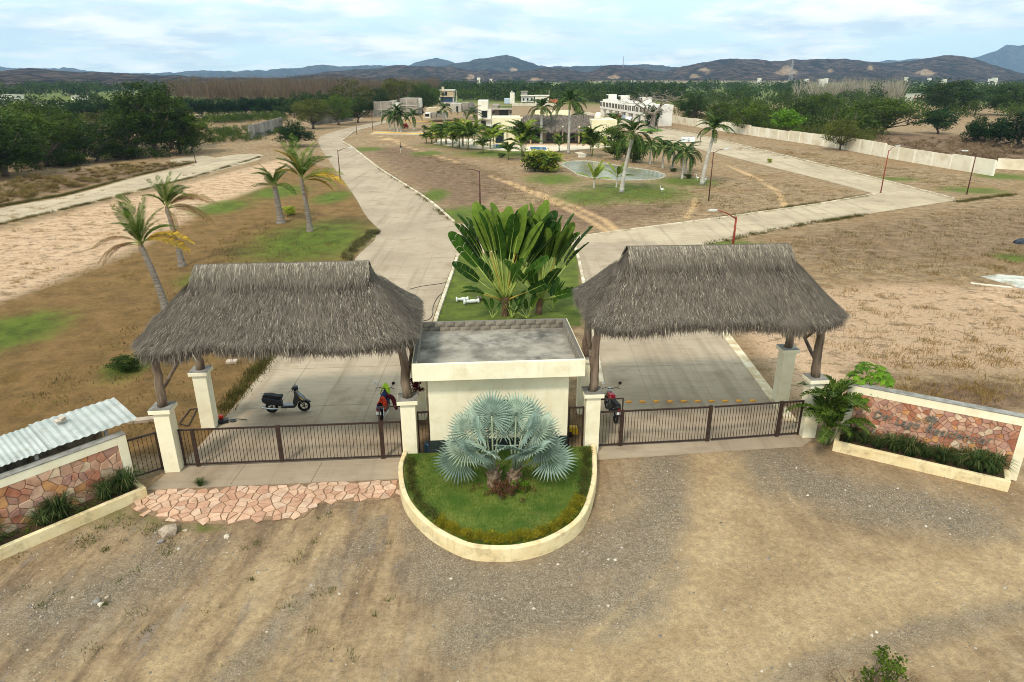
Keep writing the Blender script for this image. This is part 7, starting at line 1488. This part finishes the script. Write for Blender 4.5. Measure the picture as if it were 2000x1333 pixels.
for i, (u, v, vt) in enumerate(((833, 280, 262), (843, 281, 266), (852, 279, 255), (862, 284, 262), (872, 283, 252), (884, 288, 264), (896, 290, 258), (905, 287, 252), (914, 294, 258), (926, 285, 252), (944, 300, 276), (958, 292, 262), (966, 288, 256), (888, 281, 250))):
    p = G(u, v); areca('areca_palm', 'bushy areca palm, %s along the pool hedge from the royal palms' % ordinal(i), p, HT(vt, p.y) * 1.75, 20, 20 + i, 'areca palms round the pool', kind=['areca', 'arecay'][i % 2])
for u, v, vt, n, lb in ((1022, 306, 252, 30, 'largest clump of areca palm in front of the club veranda'), (993, 313, 283, 14, 'areca palm clump in front of the blue pool'), (1156, 306, 262, 24, 'wide areca palm clump right of the club veranda'), (1092, 297, 270, 14, 'small areca palm before the veranda posts'), (1182, 296, 274, 12, 'yellowish areca clump below the cream club wing'), (1076, 337, 305, 14, 'areca clump beside the yellow shrub at the pond'), (1130, 240, 220, 12, 'palm clump at the far street by the parked cars'), (1196, 250, 226, 10, 'palm tuft near the red parked car'), (1206, 255, 236, 10, 'low palm clump beside the parked white car')):
    p = G(u, v); areca('areca_palm', lb, p, HT(vt, p.y) * 1.5, n + 6, int(u), 'areca palms round the pool')
for lb, key, u, v, vt, wd in (('dark green glossy bush at the left of the pond', 'bush', 1044, 336, 298, 1.0), ('big yellow green shrub beside the pond', 'yellow', 1068, 334, 288, 1.25), ('round dark bush between leaning palm and small palms', 'bush', 1240, 318, 278, .95), ('green bush behind the leaning pond palm', 'bush2', 1204, 312, 272, .8), ('low grey green bush beside the pool palms', 'bush2', 980, 308, 298, 1.2), ('tall green shrub against the cream club wing', 'bush2', 1200, 290, 244, .75), ('small dark clipped bush under the pair of pond palms', 'bush', 1344, 349, 339, 1.2), ('small bush under the dark trunked palm', 'bush2', 1315, 336, 328, 1.2), ('red flowering bush beside the three royal palms', 'red', 790, 252, 240, 1.0), ('second red bush further right along the yellow kerb', 'red', 899, 252, 244, .9), ('green shrub between red bushes', 'bush2', 830, 254, 244, .9), ('low bush by the far yellow kerb', 'bush', 853, 255, 244, 1.1), ('small yellowish bush alone near the side street', 'yellow', 1503, 318, 309, .8), ('green bush behind the club wing towards the row houses', 'bush2', 1270, 262, 254, 1.6)):
    p = G(u, v); tree('park_shrub', lb, 'shrub', key, p, HT(vt, p.y), None, wd)
# ================================================================== bare tree by the row houses
p = G(1272, 252); t = thing('bare_tree', 'large leafless spreading tree before the white row houses', 'tree', (p.x, p.y, 0)); hb_ = HT(176, p.y)
bt = bare_proto(5, 11, .62, 6, mat('pale_bare_twig', S(150, 138, 124), S(120, 108, 96), 2, .95), .36); o = ob('branches', bt, t); co_b = np.empty(len(bt.vertices) * 3, np.float32); bt.vertices.foreach_get('co', co_b); co_b = co_b.reshape(-1, 3); kx = 20.0 / (co_b[:, 0].max() - co_b[:, 0].min()); kz = hb_ * 1.05 / co_b[:, 2].max(); o.scale = (kx, kx, kz)
tree('ivy_shrub', 'dark green bush growing round the bare tree trunk', 'shrub', 'bush', G(1274, 250), 6.0, 0, .55)
p = G(1272, 256); b = MB(); b.lathe([(0, .5), (2.2, .4), (2.9, .1), (3.0, 0)], (p.x, p.y, 0), 20); tag(b.build('planted_mound', mat('mound_green', S(70, 104, 34), S(96, 124, 46), .8, .95, .6, 6), smooth=True), 'round green planted mound at the foot of the bare tree', 'flower bed')
# cars
def car(name, label, u, v, rz, paint):
    p = G(u, v); t = thing(name, label, 'car', (p.x, p.y, .02), rz, 'cars parked by the row houses')
    side_shape(t, 'body', [(-2.1, .3), (2.1, .3), (2.2, .6), (2.0, .8), (1.1, .92), (.5, 1.42), (-.9, 1.46), (-1.7, 1.0), (-2.15, .92)], 1.7, paint, .12)
    for sd in (-1, 1): b = MB(); b.add([(-1.35, sd * .856, 1.0), (.85, sd * .856, .95), (.4, sd * .80, 1.36), (-.85, sd * .80, 1.4)], [(0, 1, 2, 3)]); b.build('side_window', GLS, t)
    for x in (-1.3, 1.3):
        for sd in (-1, 1): wheel(t, (x, sd * .76, .31), .31, .2)
    b = MB(); b.box((0.85, 0, 1.0), (.08, 1.4, .34)); b.build('windscreen', GLS, t)
    for sd in (-1, 1): b = MB(); b.box((2.14, sd * .6, .62), (.08, .3, .14)); b.build('headlight', WHITEP, t)
car('parked_car', 'dark red car parked by the white row houses', 1210, 233, R(60), REDP); car('parked_car', 'silver car parked in front of the row houses', 1222, 235, R(60), mat('silver_paint', S(150, 158, 168), None, rough=.3, metal=.5)); car('parked_car', 'white car parked nearest the bare tree', 1231, 238, R(60), mat('white_car_paint', S(230, 232, 232), None, rough=.3, coat=.4))
for u, lb in ((1336, 'white cube shaped cistern left on the lawn by the side street'), (1350, 'second white cube shaped cistern nearer the tall palm')):
    p = G(u, 279); t = thing('water_cistern', lb, 'cistern', (p.x, p.y, 0), R(12), 'white cisterns'); b = MB(); b.box((0, 0, .12), (1.2, 1.0, 1.0)); b.build('tank', mat('cistern_white', S(226, 230, 228), None, rough=.5), t, bevel=.08); b = MB(); b.box((0, 0, 0), (1.25, 1.05, .118)); b.build('pallet', LOG, t); b = MB(); b.lathe([(0, .06), (.12, .06), (.14, 0)], (0, 0, 1.121), 10); b.build('lid', BLK, t)
# worker standing in the park
p = G(783, 300); wk = thing('person', 'worker in dark shirt and pale trousers standing on the dry park ground', 'person', (p.x, p.y, 0), R(30))
me = bpy.data.meshes.new('body'); sk = [((0, 0, .95), .15), ((0, 0, 1.2), .15), ((0, 0, 1.42), .16), ((0, 0, 1.53), .06), ((.02, 0, 1.62), .09), ((.02, 0, 1.74), .085), ((0, .2, 1.42), .07), ((.05, .3, 1.18), .05), ((.15, .28, .95), .04), ((.19, .27, .86), .035), ((0, -.2, 1.42), .07), ((.12, -.28, 1.2), .05), ((.32, -.2, 1.12), .04), ((.4, -.17, 1.1), .035), ((0, .1, .9), .11), ((.05, .12, .5), .075), ((0, .13, .08), .05), ((.13, .13, .04), .045), ((0, -.1, .9), .11), ((-.03, -.12, .5), .075), ((-.08, -.13, .08), .05), ((.05, -.13, .04), .045)]
me.from_pydata([s[0] for s in sk], [(0, 1), (1, 2), (2, 3), (3, 4), (4, 5), (2, 6), (6, 7), (7, 8), (8, 9), (2, 10), (10, 11), (11, 12), (12, 13), (0, 14), (14, 15), (15, 16), (16, 17), (0, 18), (18, 19), (19, 20), (20, 21)], [])
bd = ob('body', me, wk); sm = bd.modifiers.new('skin', 'SKIN')
for i, s in enumerate(sk): me.skin_vertices[0].data[i].radius = (s[1], s[1]); me.skin_vertices[0].data[i].use_root = (i == 0)
ss = bd.modifiers.new('sub', 'SUBSURF'); ss.levels = 1; ss.render_levels = 1
PM_ = bpy.data.materials.new('worker_clothes'); PM_.use_nodes = True; nt_ = PM_.node_tree; zc = N(nt_, 'ShaderNodeSeparateXYZ', {0: N(nt_, 'ShaderNodeTexCoord').outputs['Object']}).outputs[2]
cc = MIX(nt_, MATH(nt_, 'GREATER_THAN', zc, .93), S(180, 170, 150), S(62, 60, 58)); cc = MIX(nt_, MATH(nt_, 'GREATER_THAN', zc, 1.5), cc, S(140, 98, 72)); nt_.links.new(cc, nt_.nodes['Principled BSDF'].inputs['Base Color']); me.materials.append(PM_)
b = MB(); b.lathe([(.17, 1.74), (.1, 1.755), (.1, 1.83), (.05, 1.87), (0, 1.87)], (.02, 0, 0), 10); b.build('hat', mat('hat_cloth', S(70, 64, 56), None), wk)
# egrets on the pond lawn and a bird on the lamp
def egret(label, u, v, rz, zoff=0.0, m=None, s=1.0, name='egret'):
    p = G(u, v); b = MB(); b.lathe([(0, -.28), (.05, -.2), (.10, -.02), (.09, .12), (.03, .2), (0, .22)], (0, 0, .42), 8, axis='x'); b.tube([(.18, 0, .46), (.24, 0, .62), (.20, 0, .74), (.26, 0, .82)], [.04, .025, .022, .03], 6); b.tube([(.26, 0, .82), (.38, 0, .80)], [.018, .003], 5); b.tube([(0, .03, .36), (0, .03, 0)], .009, 4); b.tube([(.03, -.03, .36), (.05, -.03, 0)], .009, 4)
    o = tag(b.build(name, m or mat('white_feather', S(240, 240, 236), None), smooth=True), label, 'bird', 'birds'); o.location = (p.x, p.y, zoff); o.rotation_euler = (0, 0, rz); o.scale = (s, s, s); return o
egret('white egret left of the tall palm trunk on the pond lawn', 1362, 354, 2.0); egret('white egret right of the tall palm trunk', 1377, 357, .5); egret('white egret alone on the grass in front of the pond', 1293, 377, 3.0)
# ================================================================== trees
random.seed(11)
T = [ # label, prototype, u, v base, v top, width factor
 ('large dense dark tree, tallest of the trees left of the field', 'tall', 310, 306, 156, 1.1), ('dark tree leaning against the tallest left tree on its road side', 'broad2', 352, 300, 200, .95), ('bushy dark tree on the left flank of the tallest left tree', 'broad2', 262, 308, 196, .9),
 ('tree with pale forked trunk in the front left group', 'broad', 95, 326, 214, 1.15), ('dark spreading tree at the left picture edge', 'broad2', 10, 345, 206, 1.15), ('low dense dark tree between the forked tree and the tallest left tree', 'broad2', 190, 316, 232, 1.2), ('green tree behind the forked tree', 'broad', 60, 290, 192, 1.1), ('dark tree filling the gap left of the forked tree', 'broad2', 45, 318, 222, 1.0), ('mid green tree right of the forked tree', 'broad', 142, 305, 212, 1.0), ('far left tree cut by the picture edge', 'broad', -45, 320, 196, 1.1),
 ('big green tree spreading between the picture edge and the forked tree', 'broad', 20, 300, 205, 1.3), ('dark tree in the second rank behind the forked tree', 'broad2', 110, 288, 200, 1.2), ('olive tree left of the tallest left tree in the second rank', 'olive', 215, 290, 214, 1.3), ('tall dark tree joined to the tallest left tree from behind', 'tall', 335, 292, 176, 1.0), ('green tree hanging over the left side road corner', 'broad', 375, 300, 216, .9), ('dark tree low at the picture edge nearest the side road', 'broad2', -30, 352, 240, 1.2), ('low dark shrub tree under the forked tree', 'bush', 140, 326, 296, 1.4), ('dark round bush under the tallest left tree', 'bush', 250, 312, 282, 1.4),
 ('round dark green tree at the left road bend', 'mango2', 578, 287, 232, 1.35), ('light olive broad tree behind the round dark tree', 'olive', 612, 252, 190, 1.1), ('green broad tree right of the olive tree', 'broad', 662, 245, 182, 1.05), ('dark tree close to the grey block building', 'broad2', 700, 240, 186, 1.0), ('tall tree with grey bare top behind the left road', 'thin', 690, 230, 152, 1.1), ('dark green tree left above the grey block building', 'broad2', 736, 226, 166, 1.0), ('olive tree rising above the grey block building', 'olive', 780, 220, 152, 1.1), ('dark dense tree right of the grey block building', 'broad2', 826, 222, 158, .9), ('green tree between block building and tan house', 'broad', 846, 214, 168, .9),
 ('bright green round tree standing inside the perimeter wall', 'bright', 1533, 272, 211, .95), ('olive tree standing in front of the perimeter wall', 'olive', 1640, 294, 230, .95), ('large green tree over the wall left of the bright tree', 'broad', 1465, 262, 196, 1.3), ('green tree over the wall near the bound palm', 'broad', 1408, 250, 196, 1.0), ('dark green tree behind the bare tree', 'broad2', 1352, 240, 178, .9), ('broad green tree in the scrub right of the bright tree', 'broad', 1720, 262, 186, 1.6), ('dark mango tree on the brown field beyond the wall', 'mango', 1832, 262, 208, 1.15), ('dark mango tree beside the field at the right edge', 'mango2', 1908, 284, 222, 1.0), ('mango tree cut by the right picture edge', 'mango', 1985, 290, 218, 1.25), ('mango tree behind the right edge mango tree', 'mango2', 1945, 282, 226, .9), ('large dark spreading tree on the right skyline', 'broad2', 1850, 222, 150, 1.7), ('big dark tree at the right edge of the skyline', 'broad2', 1975, 226, 158, 1.6), ('tall green tree standing above the scrub in the middle right', 'broad', 1600, 236, 178, 1.3), ('dense dark green tree among the right scrub', 'broad2', 1565, 246, 188, 1.2)]
for lb, key, u, v, vt, wd in T:
    p = G(u, v); tree('broadleaf_tree', lb, 'tree', key, p, HT(vt, p.y), None, wd)
for i in range(13):
    p = G(376 + i * 17.5 + random.uniform(-3, 3), 229 - i * .35); tree('mango_tree', 'dark mango tree, %s in the orchard row counted from the tallest left tree' % ordinal(i), 'tree', ('mango', 'mango2')[i % 2], p, HT(190 + random.uniform(-2, 3), p.y), None, 1.15, 'orchard row of mango trees')
for i in range(6):
    p = G(148 + i * 20, 240 + (i % 2)); tree('mango_tree', 'mango tree with visible trunk, %s from the left of the near orchard trees' % ordinal(i), 'tree', ('mango2', 'mango')[i % 2], p, HT(196 + random.uniform(-3, 3), p.y), None, 1.05, 'orchard trees behind the left group')
# the far wood, scrub and bare thicket read as masses: merged low-detail trees
def arr(me):
    v = np.empty(len(me.vertices) * 3, np.float32); me.vertices.foreach_get('co', v); f = np.empty(len(me.loops), np.int32); me.loops.foreach_get('vertex_index', f); r = np.empty(len(me.vertices), np.float32)
    me.attributes['rnd'].data.foreach_get('value', r); return v.reshape(-1, 3), f.reshape(-1, 4), r
def mass(name, label, spots, seed, m, nclump=16, per=22, leaf=.34, trunk=True):
    rs = np.random.RandomState(seed); VV, FF, RR = [], [], []; o = 0; b = MB()
    for (x, y, h, wd) in spots:
        A = rs.normal(size=(nclump, 3)); A /= np.linalg.norm(A, axis=1, keepdims=True); A *= rs.uniform(.45, 1, (nclump, 1)); A[:, 2] = np.abs(A[:, 2]) * .75 + .05 * rs.rand(nclump)
        A = A * np.array([wd, wd, h * .72]) + np.array([x, y, h * .22]); V, F, r = cloud(A, wd * .36, per, leaf * (wd / 3.5) ** .5, rs, .8); r = np.clip(r * .75 + rs.uniform(-.05, .3), 0, 1)
        VV.append(V); FF.append(F + o); RR.append(r); o += len(V)
        if trunk: b.tube([(x, y, -.1), (x, y, h * .6)], [h * .03, h * .015], 4)
    oo = tag(ob(name, npmesh(name, np.concatenate(VV), np.concatenate(FF), m, np.concatenate(RR))), label, 'trees', kind='stuff')
    if trunk: tr = b.build(name + '_trunks', BARK, oo); tr.name = 'trunks'
def scatter(n, poly, hr, wr, seed, zfac=1.0):
    rr = random.Random(seed); us = [q[0] for q in poly]; vs_ = [q[1] for q in poly]; out = []; pg = poly
    pw_ = [G(*q) for q in poly]; x0, x1 = min(q.x for q in pw_), max(q.x for q in pw_); y0, y1 = min(q.y for q in pw_), max(q.y for q in pw_); tries = 0
    while len(out) < n and tries < n * 60:
        tries += 1; v = rr.uniform(min(vs_), max(vs_)); u = rr.uniform(min(us), max(us)); p = G(u, v)
        if poly_dist(np.array([p.x]), np.array([p.y]), pw_)[0] > 0: out.append((p.x, p.y, rr.uniform(*hr), rr.uniform(*wr)))
    return out
mass('far_woods', 'far green woodland stretching across the plain', scatter(330, [(740, 182), (1330, 182), (1330, 200), (1180, 200), (900, 196), (740, 196)], (7, 12), (5, 8), 1) + scatter(150, [(820, 170), (2100, 170), (2100, 180), (820, 182)], (8, 12), (8, 14), 5) + scatter(150, [(-400, 178), (420, 172), (420, 186), (-400, 200)], (8, 12), (7, 12), 6), 3, LF_DARK, 11, 13, .6)
mass('middle_woods', 'green trees behind the far houses', scatter(90, [(900, 190), (1180, 190), (1180, 204), (1000, 200), (900, 200)], (6, 10), (4, 6.5), 7), 4, LF_MID, 14, 20, .42)
mass('right_scrub_trees', 'green scrub trees beyond the perimeter wall', scatter(290, [(1310, 228), (1380, 240), (1500, 262), (1700, 268), (1680, 240), (1900, 232), (2800, 275), (2800, 195), (1330, 190)], (4, 9), (3, 6), 9), 5, LF_MID, 18, 26, .3)
mass('right_dark_trees', 'dark trees between scrub and hills on the right', scatter(190, [(1330, 184), (3000, 184), (3000, 215), (1330, 200)], (7, 12), (5, 8), 19), 15, LF_DARK, 14, 20, .45)
mass('right_low_scrub', 'low olive scrub just behind the perimeter wall', scatter(240, [(1320, 234), (1520, 266), (1690, 285), (1720, 262), (1500, 240), (1340, 224)], (1.5, 3.2), (1.5, 3), 29), 25, LF_OLIVE, 10, 22, .2, False)
mass('left_scrub', 'low green scrub along the field edge on the left', scatter(60, [(385, 285), (500, 276), (560, 258), (540, 246), (430, 256), (385, 268)], (1.2, 2.6), (1.3, 2.4), 39) + scatter(70, [(395, 246), (560, 238), (545, 229), (400, 234)], (2, 4), (2.0, 3.5), 49), 35, LF_MID, 10, 22, .2, False)
mass('left_undergrowth', 'dark undergrowth under the front left trees', scatter(90, [(-120, 350), (120, 332), (250, 314), (390, 306), (390, 292), (200, 290), (-120, 300)], (1.2, 3.0), (1.6, 3.0), 59), 45, LF_DARK, 12, 24, .18, False)
mass('left_woods', 'green woods behind the orchard on the far left', scatter(150, [(-900, 205), (330, 205), (330, 222), (120, 236), (-300, 270), (-900, 320)], (5, 9), (4, 6.5), 69) + scatter(60, [(560, 236), (740, 226), (740, 205), (580, 212)], (6, 9), (4, 6), 79), 55, LF_DARK, 16, 22, .38)
# bare brown thicket: many thin leafless trees
def bare_mass(name, label, spots, seed, m, K=46, wr=(.04, .13)):
    rs = np.random.RandomState(seed); P0, P1, W_ = [], [], []
    for (x, y, h, wd) in spots:
        for k in range(K):
            a = rs.uniform(0, 6.28); r = wd * rs.rand() ** .6; z0 = h * rs.uniform(.15, .5); P0.append((x + r * .35 * math.cos(a), y + r * .35 * math.sin(a), z0)); P1.append((x + r * math.cos(a), y + r * math.sin(a), min(h, z0 + h * rs.uniform(.3, .65)))); W_.append(rs.uniform(*wr))
        P0.append((x, y, 0)); P1.append((x, y, h * .7)); W_.append(wr[1] * 1.7)
    P0, P1, W_ = np.array(P0), np.array(P1), np.array(W_)[:, None]; n = len(P0); s = np.cross(P1 - P0, rs.normal(size=(n, 3))); s /= np.linalg.norm(s, axis=1, keepdims=True); V = np.stack([P0 - s * W_, P0 + s * W_, P1 + s * W_ * .5, P1 - s * W_ * .5], 1).reshape(-1, 3)
    tag(ob(name, npmesh(name, V, np.arange(4 * n).reshape(n, 4), m, np.repeat(rs.rand(n), 4))), label, 'trees', kind='stuff')
BT = leafmat('thicket_twig', S(74, 62, 50), S(116, 98, 78), trans=0, rough=.95, rnd=0)
bare_mass('bare_thicket', 'brown leafless thicket behind the orchard', scatter(330, [(330, 205), (330, 192), (600, 184), (860, 180), (860, 194), (700, 206), (420, 212)], (9, 14), (4, 6.5), 89), 65, BT, 64, (.03, .08))
bare_mass('bare_right_trees', 'grey leafless trees in the right distance', scatter(46, [(1540, 190), (1740, 186), (1740, 200), (1560, 206)], (8, 13), (4, 6.5), 99) + scatter(14, [(1700, 190), (1760, 190), (1760, 205), (1700, 205)], (9, 14), (4, 6), 109), 75, leafmat('grey_twig', S(120, 112, 100), S(166, 156, 140), trans=0, rough=.95, rnd=0))
bare_mass('dry_weeds_field', 'dry brown weeds on the field beyond the wall', scatter(330, [(1700, 270), (2300, 280), (2300, 325), (1960, 318), (1760, 300)], (.5, 1.3), (.8, 1.8), 119), 85, leafmat('dry_weed', S(98, 80, 62), S(144, 122, 96), trans=0, rough=.95, rnd=0), 60, (.015, .04))
bare_mass('dry_weeds_left', 'dry brown weeds beside the left side road', scatter(260, [(-200, 440), (0, 402), (260, 345), (390, 312), (250, 322), (0, 355), (-200, 385)], (.3, .9), (.5, 1.2), 129), 95, leafmat('dry_weed2', S(84, 74, 40), S(140, 118, 74), trans=0, rough=.95, rnd=0), 80, (.01, .03))
# power pylons on the skyline
for lb, u, v, vt, D in (('lattice pylon on the right hill foot', 1479, 158, 118, 1500), ('thin mast on the left hill ridge', 90, 140, 122, 2400), ('thin mast on the middle hill', 1190, 128, 110, 2250)):
    t = thing('pylon', lb, 'pylon', ((u - 1000) / FPX * D * 1.06, D, 0)); z1 = HT(vt, D); z0 = HT(v, D) - 6; b = MB(); w0 = 3.2 if D == 1500 else 1.2
    for sx in (-1, 1):
        for sy in (-1, 1): b.tube([(sx * w0, sy * w0, max(z0, -1)), (sx * .5, sy * .5, z1)], .35, 4)
    for k in range(6): f = k / 6; zq = z0 + (z1 - z0) * f; wq = w0 + (.5 - w0) * f; b.tube([(-wq, -wq, zq), (wq, -wq, zq + (z1 - z0) / 6)], .22, 4)
    if D == 1500:
        for f in (.8, .92): zq = z0 + (z1 - z0) * f; b.tube([(-5, 0, zq), (5, 0, zq)], .3, 4)
    b.build('lattice', mat('pylon_steel', S(150, 150, 150), None, rough=.6), t)
# white specks of far villages: small houses on the plain
rr = random.Random(21); vm = MB()
for (u, v) in [(rr.uniform(1480, 2050), rr.uniform(163, 172)) for _ in range(9)] + [(rr.uniform(760, 960), rr.uniform(164, 170)) for _ in range(2)]:
    p = G(u, v); s_2 = p.y / 900.0; vm.box((p.x, p.y, 0), (rr.uniform(3, 5), 8, rr.uniform(9, 11.5)))
tag(vm.build('far_village', WHT), 'white specks of distant villages on the plain', 'village', kind='stuff')
b = MB(); e0, e1 = (1130 - 1000) / FPX * 1500 * 1.06, (1500 - 1000) / FPX * 1500 * 1.06; b.box(((e0 + e1) / 2, 1500, 0), (e1 - e0, 12, HT(158, 1500))); tag(b.build('road_embankment', mat('embankment', S(176, 160, 132), S(140, 124, 100), .02, .95)), kind='structure')
# ================================================================== air
b = MB(); b.box((0, 3150, -14), (18400, 7500, 450)); hz = tag(b.build('haze', None), 'thin bluish haze over the plain and hills', 'haze', kind='stuff')
hm = bpy.data.materials.new('haze_air'); hm.use_nodes = True; nt = hm.node_tree; nt.nodes.remove(nt.nodes['Principled BSDF'])
pv = N(nt, 'ShaderNodeVolumePrincipled', {'Color': (0.48, 0.70, 1.0, 1), 'Density': 0.00011, 'Anisotropy': 0.2}); nt.links.new(pv.outputs[0], nt.nodes['Material Output'].inputs['Volume'])
hz.data.materials.clear(); hz.data.materials.append(hm)
